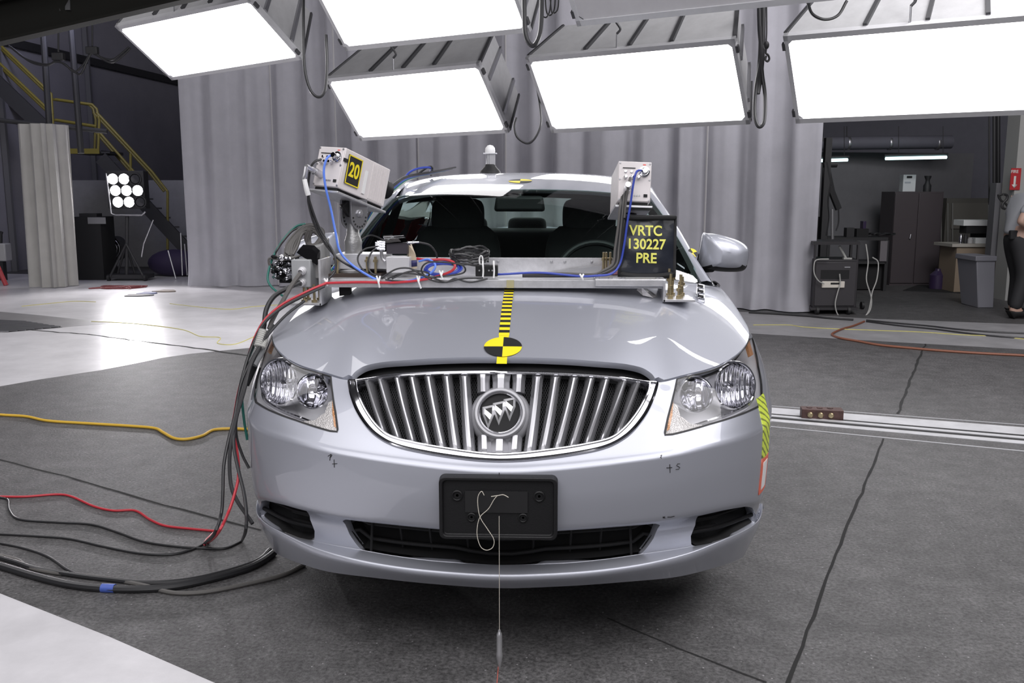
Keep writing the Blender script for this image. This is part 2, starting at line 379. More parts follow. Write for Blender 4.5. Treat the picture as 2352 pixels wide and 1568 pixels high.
# roof girder top left
gb = thing('roof_girder', 'dark steel roof girder crossing the top left corner', 'girder', tuple(atD(150, 60, 8)))
A, B = atD(-260, 110, 8.0), atD(560, -75, 8.6)
for dz, hh, ww in ((0, .34, .02), (.17, .025, .20), (-.17, .025, .20)):
    mb = MB(); mb.bar(A + np.array([0, 0, dz]), B + np.array([0, 0, dz]), ww, hh); mb.build('flange' if ww > .1 else 'web', mat('girder_paint', (.007, .007, .006), .85, spec=.1), gb)
for k, (x0, y0, x1, y1) in enumerate([(85, 40, 84, -60), (140, 28, 118, -60), (158, 25, 158, -60), (105, 36, 110, -60)]):
    mb = MB(); mb.bar(atD(x0, y0, 8.3), atD(x1, y1, 8.3), .045, .045); tag(mb.build('roof_strut', M_dark), ['slim upright strut above the roof girder, leftmost', 'slanted strut above the roof girder', 'rightmost upright strut above the roof girder', 'thick strut above the roof girder'][k], 'strut', 'struts above the roof girder')

# ------------------------------------------------------------------ curtains
def cloth_mat(name, colr):
    m = mat(name, colr, .85, noise=.07, nscale=3, bump=.08, bscale=300); b = m.node_tree.nodes['Principled BSDF']; b.inputs['Sheen Weight'].default_value = .2; return m
M_cloth = cloth_mat('grey_curtain_cloth', (.41, .405, .445))
def curtain(pts, z1, seed, amp=.07, wl=.42, spread=0.0, pool=0.0, zb=.015, nz=40, lean=(0, 0)):
    r = np.random.default_rng(seed); P = np.array(spline([(*p, 0) for p in pts], 60))[:, :2]
    seg = np.concatenate([[0], np.cumsum(np.linalg.norm(np.diff(P, axis=0), axis=1))]); n = int(seg[-1] / .025) + 2
    s = np.linspace(0, seg[-1], n); X = np.interp(s, seg, P[:, 0]); Y = np.interp(s, seg, P[:, 1])
    d = np.stack([np.gradient(X), np.gradient(Y)], 1); d /= np.linalg.norm(d, axis=1, keepdims=True); N = np.stack([d[:, 1], -d[:, 0]], 1)
    ph = np.cumsum(r.uniform(.6, 1.6, n)) * (2 * math.pi * .025 / wl) ; am = np.interp(s, np.linspace(0, s[-1], 24), r.uniform(.25, 1.25, 24))
    rows = []
    for k in range(nz + 1):
        t = k / nz; z = zb + (z1 - zb) * t
        ph2 = ph + .5 * math.sin(2.2 * t + 1) * np.sin(s * 1.3 + seed)
        o = amp * am * (np.sin(ph2) + .18 * np.sin(2.3 * ph2 + 1.7 * t)) * (1.0 - .25 * t) + amp * 1.2 * np.sin(s * 2.1 + seed + .6 * t)
        if t < .1: o = o + pool * (1 - t / .1) ** 2 * (.6 + .4 * np.sin(ph * 1.7)); 
        rows.append(np.stack([X + N[:, 0] * o + lean[0] * t, Y + N[:, 1] * o + lean[1] * t, np.full(n, z)], 1))
    mb = MB(); mb.grid(rows); return mb
cp = [G2(444, 656), G2(560, 657), G2(660, 659), G2(900, 672), G2(1300, 693), G2(1600, 707), G2(1790, 716), G2(1862, 715)]
cur = thing('long_curtain', 'long grey floor length curtain hanging behind the car', 'curtain', (*cp[4], 0))
curtain(cp, 4.7, 7, .10, .50, pool=.08).build('cloth', M_cloth, cur, smooth=60)
c3 = np.array([(*p, 4.72) for p in cp]); mb = MB(); mb.tube([tuple(p) for p in c3], .025, 8, sm=6); mb.build('curtain_rail', M_steel, cur)
# stitched seams between the cloth widths
for x in (640, 782, 966, 1162, 1382, 1612):
    pb = np.array(ground(x, 660 + max(0, (x - 640)) * .048)); v = np.array([pb[1] * 0 + .33, -.94]);
    mb = MB(); q = pb[:2] + (CAM_C[:2] - pb[:2]) / np.linalg.norm(CAM_C[:2] - pb[:2]) * .085
    mb.tube([(*q, .05), (*q, 2.4), (*q, 4.6)], .011, 5); mb.build('seam', mat('seam_thread', (.46, .45, .46), .8), cur)
cs = [G2(70, 660), G2(130, 662), G2(192, 656)]
cu2 = thing('short_curtain', 'narrow grey curtain hanging from a rod on the left', 'curtain', (*cs[1], 0))
curtain(cs, 2.36, 3, .05, .22, nz=30, zb=.01).build('cloth', cloth_mat('pale_curtain_cloth', (.40, .39, .37)), cu2, smooth=60)
rod0, rod1 = np.array(ground(-40, 655)), np.array(ground(262, 660))
A, B = atD(-60, 270, 13.3), atD(246, 302, 13.6)
rd = thing('curtain_rod', 'dark hanging rod that carries the narrow left curtain', 'rod', tuple(A))
mb = MB(); mb.tube([A, B], .035, 10); mb.build('rod', M_dark, rd)
for x0, y0, x1, y1, dd in ((92, -40, 113, 288, 13.4), (162, 50, 186, 352, 13.5)):
    mb = MB(); mb.tube([atD(x0, y0, dd), atD(x1, y1, dd)], .045, 10); mb.build('hanger_pole', M_dark, rd)

# ------------------------------------------------------------------ hanging soft-light boxes
PW_, PH_ = 2.0, .8416
M_diff = emit_mat('lit_diffuser', (1.0, .985, 1.0), 7.0)
M_unlit = mat('unlit_diffuser', (.62, .61, .63), .6, noise=.03)
M_hous = mat('lamp_housing_grey', (.50, .50, .51), .5, .1, noise=.08)
M_housd = mat('lamp_rib_dark', (.07, .07, .075), .5, .3)
def lightbox(t, yaw, tilt, roll, label, lit=True):
    e = np.array([math.cos(yaw), math.sin(yaw), 0]); b = np.array([-math.sin(yaw), math.cos(yaw), 0]); d = b * math.cos(tilt) + np.array([0, 0, -math.sin(tilt)])
    e, d = e * math.cos(roll) + d * math.sin(roll), d * math.cos(roll) - e * math.sin(roll)
    n = np.cross(d, e); n = -n if n[2] > 0 else n        # the lit side faces down and to the viewer
    t = np.array(t); P = lambda u, v, h: t + e * u + d * v - n * h      # h measured up into the housing
    T = thing('light_box', label, 'light', tuple(P(PW_ / 2, PH_ / 2, .3)), 'hanging light boxes')
    g = .035; c = .045
    mb = MB(); o = [(g + c, g), (PW_ - g - c, g), (PW_ - g, g + c), (PW_ - g, PH_ - g - c), (PW_ - g - c, PH_ - g), (g + c, PH_ - g), (g, PH_ - g - c), (g, g + c)]
    mb.add([P(u, v, .012) for u, v in o], [tuple(range(8))[::-1]]); mb.build('diffuser', M_diff if lit else M_unlit, T, smooth=0)
    mb = MB()
    for (u0, v0, u1, v1) in ((0, 0, PW_, g + .012), (0, PH_ - g - .012, PW_, PH_), (0, 0, g, PH_), (PW_ - g, 0, PW_, PH_)):
        mb.hexa([P(u0, v0, 0), P(u1, v0, 0), P(u1, v1, 0), P(u0, v1, 0), P(u0, v0, .05), P(u1, v0, .05), P(u1, v1, .05), P(u0, v1, .05)])
    for (u, v, su, sv) in ((g, g, 1, 1), (PW_ - g, g, -1, 1), (PW_ - g, PH_ - g, -1, -1), (g, PH_ - g, 1, -1)):
        mb.add([P(u, v, .004), P(u + su * c, v, .004), P(u, v + sv * c, .004)], [(0, 1, 2)])
    fr = mb.build('frame', M_aluL, T, smooth=0)
    D_ = .62; i0 = .14; j0 = .04
    ring0 = [P(.01, .01, .05), P(PW_ - .01, .01, .05), P(PW_ - .01, PH_ - .01, .05), P(.01, PH_ - .01, .05)]
    ring1 = [P(i0, j0, D_), P(PW_ - i0, j0, D_), P(PW_ - i0, PH_ - j0, D_), P(i0, PH_ - j0, D_)]
    mb = MB(); mb.add(ring0 + ring1, [(i, (i + 1) % 4, 4 + (i + 1) % 4, 4 + i) for i in range(4)] + [(4, 5, 6, 7)]); mb.build('housing', M_hous, T, smooth=0)
    for k, q in enumerate((.30, .52, .72)):
        a = np.array(ring0[0]) * (1 - q) + np.array(ring0[1]) * q; b2 = np.array(ring1[0]) * (1 - q) + np.array(ring1[1]) * q
        mb = MB(); mb.bar(a - d * .012, b2 - d * .012, .035, .03, up=tuple(e)); mb.build('rib', M_housd, T)
    for (r0, r1) in ((ring0[0], ring1[0]), (ring0[1], ring1[1]), (ring0[2], ring1[2]), (ring0[3], ring1[3])):
        mb = MB(); mb.bar(r0, r1, .03, .03); mb.build('corner_bar', M_housd, T)
    a = np.array(ring0[1]) * .5 + np.array(ring0[2]) * .5; b2 = np.array(ring1[1]) * .5 + np.array(ring1[2]) * .5
    for q in (.25, .75):
        a = np.array(ring0[1]) * (1 - q) + np.array(ring0[2]) * q; b2 = np.array(ring1[1]) * (1 - q) + np.array(ring1[2]) * q
        mb = MB(); mb.bar(a + e * .012, b2 + e * .012, .03, .04, up=tuple(d)); mb.build('rib', M_steel, T)
    for (u, v) in ((-.006, .10), (-.006, PH_ - .10), (PW_ + .006, .10), (PW_ + .006, PH_ - .10)):
        mb = MB(); mb.hexa([P(u - .012, v - .03, -.004), P(u + .012, v - .03, -.004), P(u + .012, v + .03, -.004), P(u - .012, v + .03, -.004)] + [P(u - .012, v - .03, .03), P(u + .012, v - .03, .03), P(u + .012, v + .03, .03), P(u - .012, v + .03, .03)]); mb.build('latch', M_housd, fr)
    # suspension: eye, hook and line at the middle of the near edge, line at the back
    a = P(PW_ * .46, .005, .04); mb = MB(); mb.tube([a, a + np.array([0, 0, .12])], .008, 6); mb.build('eye_rod', M_steel, T)
    mb = MB(); mb.tube([a + np.array([0, 0, .12]), a + np.array([.03, 0, .16]), a + np.array([0, 0, .21]), a + np.array([-.025, 0, .25]), a + np.array([0, 0, .30])], .012, 6, sm=4); mb.build('hook', M_housd, T)
    mb = MB(); mb.tube([a + np.array([0, 0, .3]), (a[0], a[1], 7.2)], .006, 6); mb.build('suspension_line', M_housd, T)
    a = P(PW_ * .5, PH_ * .5, D_); mb = MB(); mb.tube([a, (a[0], a[1], 7.2)], .012, 6); mb.build('suspension_line', M_housd, T)
    return P
LB = {}
LB[1] = lightbox((-4.48, 7.50, 3.12), R(-25), R(35.2), R(-4.2), 'lit light box at far left, over the work lamp side')
LB[3] = lightbox((-2.29, 7.71, 2.60), R(-28.5), R(49), R(-.8), 'lit light box just above the car roof, between the two long cable loops')
LB[4] = lightbox((-.08, 6.41, 2.62), R(-28.3), R(51.5), R(-.4), 'lit light box directly below the unlit box')
LB[5] = lightbox((1.98, 5.08, 2.587), R(-28.3), R(49), 0, 'lit light box at far right, cut by the picture edge')
LB[2] = lightbox((-2.04, 5.94, 3.33), R(-28.3), R(49), 0, 'lit light box at top centre, nearest the top edge')
LB[6] = lightbox((.10, 4.50, 3.29), R(-28.3), R(49), 0, 'unlit grey light box at top right of centre', lit=False)
# hanging supply cables beside the boxes
def hang(pts, d, label, r=.014, m=None, double=False):
    P = [atD(x, y, d) for x, y in pts]; mb = MB(); mb.tube(P, r, 8, sm=10)
    if double: mb.tube([p + np.array([.03, .02, .01 * math.sin(i)]) for i, p in enumerate(P)], r * .8, 8, sm=10)
    return tag(mb.build('hanging_cable', m or M_cable), label, 'cable', 'hanging supply cables')
hang([(697, -80), (697, 60), (699, 150), (712, 205), (732, 223), (747, 205), (751, 150), (749, 80)], 8.6, 'black cable loop hanging left of the lowest centre light box')
hang([(1203, -60), (1204, 20), (1207, 80), (1222, 105), (1236, 90), (1243, 50), (1245, -60)], 7.0, 'black cable loop hanging between the top centre box and the unlit box', .018)
hang([(1232, 195), (1240, 240), (1242, 285), (1228, 318), (1210, 329), (1188, 315), (1181, 290), (1186, 270)], 8.9, 'thin black cable loop hanging right of the lowest centre light box', .011)
hang([(1742, -60), (1744, 60), (1748, 130), (1736, 200), (1733, 260), (1742, 290), (1755, 278), (1757, 220), (1750, 160), (1745, 60)], 7.6, 'twisted black cable loop hanging left of the far right light box', .016)
hang([(1752, -60), (1750, 100), (1745, 170), (1738, 215)], 7.62, 'thick black cable bundle hanging left of the far right light box', .028)
hang([(1855, 5), (1866, 32), (1895, 45), (1925, 35), (1945, 2)], 6.6, 'short black cable bow above the far right light box', .011)
hang([(1760, -60), (1761, 60), (1760, 95)], 7.4, 'thin dark line ending in a snap hook left of the far right box', .006)
hk = thing('snap_hook', 'dark snap hook hanging left of the far right light box', 'hook', tuple(atD(1762, 110, 7.4)))
mb = MB(); mb.sphere(atD(1760, 104, 7.4), .024, 12, 8, (1, 1, 1.4)); mb.build('swivel', M_dark, hk)
mb = MB(); mb.tube([atD(x, y, 7.4) for x, y in ((1760, 110), (1759, 122), (1764, 126), (1767, 135), (1763, 141), (1758, 137), (1760, 128))], .009, 6, sm=4); mb.build('gate', M_dark, hk)
for k, (x0, d) in enumerate(((1252, 7.3), (1262, 7.4), (1270, 7.5))):
    hang([(x0 - 10, -60), (x0 - 12 + k * 4, 20), (x0 + 2, 40 - k * 5), (x0 + 12, 15), (x0 + 14, -60)], d, ['thin dark wire nearest the top centre light box corner', 'thin dark wire in the middle of the gap above the boxes', 'thin dark wire nearest the unlit light box'][k], .006, M_cable)
# festoon cables below the roof girder
for k, L in enumerate(([(20, 105), (60, 135), (105, 148), (130, 142), (150, 148), (170, 165), (190, 150), (210, 118)], [(25, 108), (70, 142), (108, 150), (132, 140), (165, 160), (185, 170), (200, 140), (212, 117)], [(215, 118), (240, 138), (262, 142), (285, 125), (300, 110)], [(212, 122), (238, 134), (260, 136), (280, 122), (296, 108)])):
    if k % 2 == 0: ft = thing('festoon_cable', ['pair of festoon cables sagging across the far left pole', 'pair of festoon cables sagging next to the far left light box'][k // 2], 'cables', tuple(atD(*L[0], 12.5)), 'festoon cables')
    mb = MB(); mb.tube([atD(x, y, 12.5) for x, y in L], .014, 8, sm=10); mb.build('strand', M_cable, ft)
for k, (x, y) in enumerate(((134, 130), (212, 116))):
    t_ = thing('cable_trolley', ['dark cable trolley on the left, below the girder', 'dark cable trolley on the right, nearer the light box'][k], 'trolley', tuple(atD(x, y, 12.5)), 'festoon trolleys')
    mb = MB(); mb.box(atD(x, y, 12.5), (.16, .08, .10)); mb.build('carriage', M_dark, t_, bevel=.01)
    mb = MB(); mb.cyl(atD(x, y - 10, 12.5), atD(x, y - 60, 12.5), .012, 8); mb.build('hanger', M_dark, t_)
# ================================================================== parametric surfaces of the car body
def pchip(x, y, xi):
    x = np.asarray(x, float); y = np.asarray(y, float); xi = np.asarray(xi, float)
    sh = y.shape[1:]; y2 = y.reshape(len(x), -1); h = np.diff(x)[:, None]; d = np.diff(y2, axis=0) / h
    m = np.zeros_like(y2); m[0] = d[0]; m[-1] = d[-1]
    for i in range(1, len(x) - 1):
        w1 = 2 * h[i] + h[i - 1]; w2 = h[i] + 2 * h[i - 1]; ok = d[i - 1] * d[i] > 0
        with np.errstate(all='ignore'): v = (w1 + w2) / (w1 / d[i - 1] + w2 / d[i])
        m[i] = np.where(ok, v, 0)
    k = np.clip(np.searchsorted(x, xi) - 1, 0, len(x) - 2); t = ((xi - x[k]) / (x[k + 1] - x[k]))[:, None]; hk = h[k]
    r = (2*t**3-3*t**2+1)*y2[k] + (t**3-2*t**2+t)*hk*m[k] + (-2*t**3+3*t**2)*y2[k+1] + (t**3-t**2)*hk*m[k+1]
    return r.reshape((len(xi),) + sh)
def smooth1(z, it):
    z = z.copy()
    for _ in range(it):
        q = np.concatenate([[z[1]], z, [2 * z[-1] - z[-2]]]); z = 0.25 * q[:-2] + 0.5 * q[1:-1] + 0.25 * q[2:]
    return z
def pip(pts, poly):
    pts = np.asarray(pts); poly = np.asarray(poly); x, y = pts[:, 0], pts[:, 1]; ins = np.zeros(len(pts), bool); n = len(poly)
    for i in range(n):
        x1, y1 = poly[i]; x2, y2 = poly[(i + 1) % n]
        c = (y1 > y) != (y2 > y)
        with np.errstate(all='ignore'): xx = (x2 - x1) * (y - y1) / (y2 - y1) + x1
        ins ^= c & (x < xx)
    return ins
def round_poly(pts, n=5, closed=True):
    if closed:
        P = [np.array(p, float) for p in pts]; out = []; m = len(P)
        for i in range(m):
            a, b, c, d = P[i - 1], P[i], P[(i + 1) % m], P[(i + 2) % m]
            for k in range(n):
                t = k / n; out.append(0.5 * ((2*b) + (c-a)*t + (2*a-5*b+4*c-d)*t*t + (3*b-a-3*c+d)*t**3))
        return np.array(out)
    return np.array(spline([(p[0], p[1], 0) for p in pts], n))[:, :2]
class Surf:
    # table P[nu, nv, 3]; domain coordinates run over [u0,u1] x [v0,v1] in (roughly) metres
    def __init__(s, P, u, v, flip=False):
        s.P = P; s.u0, s.u1 = u; s.v0, s.v1 = v; s.nu, s.nv = P.shape[:2]
        du = np.gradient(P, axis=0); dv = np.gradient(P, axis=1); n = np.cross(du, dv)
        n /= np.maximum(np.linalg.norm(n, axis=-1, keepdims=True), 1e-12); s.N = -n if flip else n
    def _ix(s, q):
        q = np.atleast_2d(q); a = (q[:, 0] - s.u0) / (s.u1 - s.u0) * (s.nu - 1); b = (q[:, 1] - s.v0) / (s.v1 - s.v0) * (s.nv - 1)
        a = np.clip(a, 0, s.nu - 1.0001); b = np.clip(b, 0, s.nv - 1.0001); i = a.astype(int); j = b.astype(int)
        return i, j, (a - i)[:, None], (b - j)[:, None]
    def _bi(s, T, q):
        i, j, a, b = s._ix(q)
        return T[i, j] * (1-a)*(1-b) + T[i+1, j]*a*(1-b) + T[i, j+1]*(1-a)*b + T[i+1, j+1]*a*b
    def p(s, q, off=0.0): return s._bi(s.P, q) + off * s.n(q)
    def n(s, q):
        n = s._bi(s.N, q); return n / np.maximum(np.linalg.norm(n, axis=-1, keepdims=True), 1e-12)
    def _inv(s, target, f, T, mask=None):
        D = ((T - target) ** 2).sum(-1)
        if mask is not None: D = np.where(mask, D, 1e9)
        i, j = np.unravel_index(np.argmin(D), D.shape)
        q = np.array([s.u0 + (s.u1 - s.u0) * i / (s.nu - 1), s.v0 + (s.v1 - s.v0) * j / (s.nv - 1)])
        best = (D[i, j], q.copy())
        for _ in range(12):
            r = f(s.p(q))[0] - target; e = 1e-4
            J = np.stack([(f(s.p(q + np.array([e, 0])))[0] - f(s.p(q - np.array([e, 0])))[0]) / (2*e), (f(s.p(q + np.array([0, e])))[0] - f(s.p(q - np.array([0, e])))[0]) / (2*e)], 1)
            try: d = np.linalg.solve(J + 1e-9 * np.eye(2), -r)
            except Exception: break
            d = np.clip(d, -0.02, 0.02); q = q + d; q = np.array([np.clip(q[0], s.u0, s.u1), np.clip(q[1], s.v0, s.v1)])
            r2 = ((f(s.p(q))[0] - target) ** 2).sum()
            if r2 < best[0]: best = (r2, q.copy())
        return best[1]
    def px(s, x, y):
        if not hasattr(s, 'T'): s.T = proj(s.P); s.vis = ((s.P - CAM_C) * s.N).sum(-1) < 0.02
        return s._inv(np.array([x, y], float), proj, s.T, s.vis)
    def pxs(s, L): return np.array([s.px(*l) for l in L])
    def side(s, Y, z):
        f = lambda p: p[:, 1:3]
        return s._inv(np.array([Y, z], float), f, s.P[:, :, 1:3], s.P[:, :, 0] > 0.3)
def mirror(q): q = np.array(q)[::-1].copy(); q[:, 0] *= -1; return q
def patch(surf, outer, holes=(), step=0.014, off=0.0, flange=0.0, hole_flange=0.0, name='panel', m=None, parent=None, edge=None, both=False, two=None):
    edge = edge or step * 0.8
    outer = resample(outer, edge); holes = [resample(h, edge) for h in holes]
    lo, hi = outer.min(0), outer.max(0)
    gx = np.arange(lo[0] + step / 2, hi[0], step); gy = np.arange(lo[1] + step / 2, hi[1], step)
    G = np.stack(np.meshgrid(gx, gy, indexing='ij'), -1).reshape(-1, 2) + rng.uniform(-1, 1, (len(gx) * len(gy), 2)) * step * 0.02
    keep = pip(G, outer)
    for h in holes: keep &= ~pip(G, h)
    B = np.concatenate([outer] + list(holes))
    G = G[keep]
    if len(G):
        dmin = np.full(len(G), 1e9)
        for k in range(0, len(B), 400): dmin = np.minimum(dmin, np.sqrt(((G[:, None] - B[None, k:k+400]) ** 2).sum(-1)).min(1))
        G = G[dmin > step * 0.45]
    allp = np.concatenate([B, G]); E = []; o = 0
    for h in [outer] + list(holes):
        n = len(h); E += [(o + i, o + (i + 1) % n) for i in range(n)]; o += n
    V, _, F, *_ = delaunay_2d_cdt([Vector(q) for q in allp.tolist()], E, [], 0, 1e-7)
    V = np.array([[q[0], q[1]] for q in V]); F = np.array([f for f in F if len(f) == 3])
    c = V[F].mean(1); k = pip(c, outer)
    for h in holes: k &= ~pip(c, h)
    F = F[k]; P = surf.p(V, off); N = surf.n(V)
    fn = np.cross(P[F[:, 1]] - P[F[:, 0]], P[F[:, 2]] - P[F[:, 0]]); fl = (fn * N[F].mean(1)).sum(1) < 0
    F[fl] = F[fl][:, ::-1]
    verts = P.tolist(); faces = F.tolist(); norms = N.tolist(); mi = [0] * len(faces)
    def rim(poly, d, hole):
        a = surf.p(poly, off); n = surf.n(poly); b = a - n * d; k = len(poly)
        t = np.roll(a, -1, 0) - np.roll(a, 1, 0); w = np.cross(t, n); w /= np.maximum(np.linalg.norm(w, axis=1, keepdims=True), 1e-12)
        ar = 0.5 * np.sum(poly[:, 0] * np.roll(poly[:, 1], -1) - np.roll(poly[:, 0], -1) * poly[:, 1])
        c2 = surf.p(poly.mean(0)[None])[0]
        s = 1.0 if ((a - a.mean(0)) * w).sum() > 0 else -1.0
        w = w * s * (-1 if hole else 1)
        o2 = len(verts); verts.extend(a.tolist()); verts.extend(b.tolist())
        nn = (w * 0.8 + n * 0.2); nn /= np.linalg.norm(nn, axis=1, keepdims=True)
        norms.extend(nn.tolist()); norms.extend(w.tolist())
        for i in range(k):
            j = (i + 1) % k; f = [o2 + i, o2 + j, o2 + k + j, o2 + k + i]
            q = np.cross(a[j] - a[i], b[i] - a[i])
            faces.append(f if q @ w[i] > 0 else f[::-1]); mi.append(1 if two else 0)
    if flange: rim(outer, flange, False)
    if hole_flange:
        for h in holes: rim(h, hole_flange, True)
    me = bpy.data.meshes.new(name); o0 = np.array(ORG.get(parent.name, (0, 0, 0))) if parent else np.zeros(3)
    me.from_pydata((np.array(verts) - o0).tolist(), [], faces); me.update()
    me.materials.append(m)
    if two: me.materials.append(two); me.polygons.foreach_set('material_index', mi)
    me.shade_smooth(); me.normals_split_custom_set_from_vertices(norms)
    o = bpy.data.objects.new(name, me); COL.objects.link(o)
    if parent: o.parent = parent
    ORG[o.name] = tuple(o0)
    return o

# ------------------------------------------------------------------ front fascia: eight rails read off the right half of the photo
NPHI = 121
PHI = np.linspace(0, math.pi / 2, NPHI); GX = np.sin(PHI) ** (2 / 2.4)
YEND = 0.95
def rail(a, o0, o1, pts, z90, sm=14, pmax=66, e=1.35):
    off = o0 + (o1 - o0) * (PHI / (math.pi / 2)) ** 2
    X = a * GX; Y = off + (YEND - off) * (1 - np.cos(PHI)) ** e; pts = np.array(pts, float); z = np.full(NPHI, 0.6)
    xs = np.linspace(pts[0, 0], pts[-1, 0], 400); ys = pchip(pts[:, 0], pts[:, 1], xs)
    for _ in range(4):
        q = proj(np.stack([X, Y, z], 1)); py = np.interp(q[:, 0], xs, ys)
        z = np.array([atY(q[i, 0], py[i], Y[i])[2] for i in range(NPHI)])
    q = proj(np.stack([X, Y, z], 1)); ok = (q[:, 0] <= pts[-1, 0] + 2) & (PHI < R(pmax)); k = np.where(ok)[0].max()
    sel = list(range(0, k + 1, 4)); xx = np.append(PHI[sel], [R(90)]); zz = np.append(z[sel], [z90])
    z = smooth1(pchip(xx, zz, PHI), sm)
    return np.stack([X, Y, z], 1)
RAILS = [
 (0.000, rail(.872, .05, .05, [(1147,1352),(1313,1345),(1458,1334),(1545,1326),(1631,1306),(1704,1280),(1744,1243)], .19)),
 (0.055, rail(.918, .00, .00, [(1147,1330),(1313,1323),(1444,1308),(1574,1283),(1660,1248),(1718,1222),(1741,1205)], .265)),
 (0.085, rail(.920, .005, .005, [(1147,1320),(1313,1313),(1444,1299),(1574,1271),(1660,1238),(1718,1212),(1741,1196)], .28)),
 (0.150, rail(.912, .075, .02, [(1147,1296),(1256,1295),(1371,1286),(1470,1272),(1591,1254),(1689,1228),(1736,1202)], .32)),
 (0.215, rail(.918, .06, .015, [(1147,1240),(1284,1230),(1429,1218),(1519,1208),(1602,1196),(1715,1172),(1740,1168)], .38)),
 (0.245, rail(.928, .008, .003, [(1147,1222),(1284,1216),(1429,1206),(1519,1197),(1602,1180),(1715,1156),(1745,1150)], .40)),
 (0.270, rail(.930, .003, .000, [(1147,1206),(1284,1202),(1429,1192),(1519,1183),(1602,1166),(1715,1142),(1745,1134)], .42)),
 (0.400, rail(.936, -.006, .0, [(1147,1140),(1300,1132),(1429,1120),(1545,1102),(1660,1072),(1755,1040)], .575)),
 (0.522, rail(.936, -.004, .0, [(1147,1085),(1256,1080),(1371,1069),(1487,1055),(1545,1047),(1637,1026),(1678,1017),(1747,992)], .675)),
 (0.549, rail(.934, .012, .007, [(1147,1071),(1256,1065),(1371,1054),(1487,1040),(1545,1032),(1637,1011),(1678,1002),(1750,976)], .698)),
 (0.620, rail(.926, .042, .020, [(1147,1040),(1313,1026),(1440,1008),(1522,996),(1632,972),(1704,948),(1748,930)], .765, e=1.28)),
 (0.800, rail(.902, .105, .05, [(1147,950),(1300,945),(1440,938),(1545,925),(1640,905),(1720,870),(1744,850)], .835, e=1.22)),
 (1.000, rail(.864, .160, .10, [(1147,850),(1300,855),(1420,865),(1512,880),(1560,867),(1632,849),(1690,818),(1716,788),(1727,762)], .900, e=1.15)),
]
US, VS = 1.25, 0.80
VK = np.array([r[0] for r in RAILS]); NV = 241
_half = np.stack([r[1] for r in RAILS], 0)
_half = pchip(VK, _half, np.linspace(0, 1, NV)).transpose(1, 0, 2)
# ease the crease knots a little along v
for _ in range(3):
    q = _half.copy(); q[:, 1:-1] = 0.25 * _half[:, :-2] + 0.5 * _half[:, 1:-1] + 0.25 * _half[:, 2:]; _half = q
_left = _half[:0:-1] * np.array([-1, 1, 1])
FAS = Surf(np.concatenate([_left, _half], 0), (-US, US), (0, VS))

# ------------------------------------------------------------------ hood
NT = 101
T_ = np.linspace(0, 1, NT)
c7 = _half[:, -1]; cow = np.stack([.872 * GX, 1.18 + .30 * (1 - np.cos(PHI)) ** 1.2, 1.050 - .085 * GX ** 3.0], 1)
tt = T_[None, :, None]; pw = (2.3 - 0.9 * (PHI / (math.pi / 2)) ** 2)[:, None]
gz = 1 - (1 - T_[None, :]) ** pw
Hh = c7[:, None, :] * (1 - tt) + cow[:, None, :] * tt
Hh[:, :, 2] = c7[:, None, 2] * (1 - gz) + cow[:, None, 2] * gz
xk = (.40 + .22 * T_)[None, :]
Hh[:, :, 2] += 0.012 * np.exp(-((Hh[:, :, 0] - xk) / .16) ** 2) * np.sin(np.pi * np.clip(T_, 0, 1))[None, :] ** .7
HOOD = Surf(np.concatenate([Hh[:0:-1] * np.array([-1, 1, 1]), Hh], 0), (-US, US), (0, 1.1))

# ------------------------------------------------------------------ body side (right; the left is its mirror)
SY = [.95, 1.5, 2.2, 3.0, 3.9, 4.5, 4.95]
vs_ = np.linspace(0, 1, NV)
f90 = _half[-1]
def col(base, dx, ztop, zbot, sx=1.0):
    q = f90.copy(); t = (q[:, 2] - q[0, 2]) / (q[-1, 2] - q[0, 2])
    q[:, 2] = zbot + t * (ztop - zbot); q[:, 0] = (q[:, 0] + dx * np.sin(np.pi * np.clip(t, 0, 1)) + base * t) * sx; return q
cols = [f90, col(.012, .018, .965, .22), col(.0, .02, .985, .21), col(.0, .02, 1.00, .21), col(-.01, .02, 1.03, .22), col(-.03, .01, 1.03, .24, .97), col(-.06, 0, .99, .30, .90)]
ny = 161; YY = np.linspace(SY[0], SY[-1], ny)
_side = pchip(SY, np.stack(cols, 0), YY); _side[:, :, 1] = YY[:, None]
SIDE = Surf(_side, (0, 4.0), (0, VS))
# ================================================================== the car
CAR = thing('car', 'silver four door sedan facing the viewer with black and yellow test markers on its hood', 'car', (0, 2.4, 0))
def off2(surf, polyuv, d):   # grow a 2D polygon by d (domain metres)
    p = np.array(polyuv); a = np.roll(p, 1, 0); b = np.roll(p, -1, 0); t = b - a; t /= np.maximum(np.linalg.norm(t, axis=1, keepdims=True), 1e-9)
    n = np.stack([t[:, 1], -t[:, 0]], 1); ar = 0.5 * np.sum(p[:, 0] * b[:, 1] - b[:, 0] * p[:, 1])
    return p + n * d * (1 if ar > 0 else -1)

# --- openings in the fascia, read off the right half
GR_OUT = [(1150,833),(1260,834),(1380,840),(1450,845),(1480,852),(1500,864),(1510,880),(1508,896),(1500,920),(1484,952),(1458,986),(1429,1010),(1386,1030),(1313,1045),(1227,1056),(1150,1060)]
GR_IN = [(1150,846),(1260,848),(1380,855),(1445,861),(1476,866),(1488,877),(1487,898),(1472,929),(1452,960),(1429,986),(1400,1006),(1342,1020),(1256,1033),(1150,1043)]
def sym(pxl):   # right half polyline from the centre round to the centre, closed by its mirror
    q = FAS.pxs(pxl); q[0, 0] = 0; q[-1, 0] = 0
    q = np.array(spline([(a[0], a[1], 0) for a in q], 5))[:, :2]
    return np.concatenate([q, mirror(q)[1:-1]])
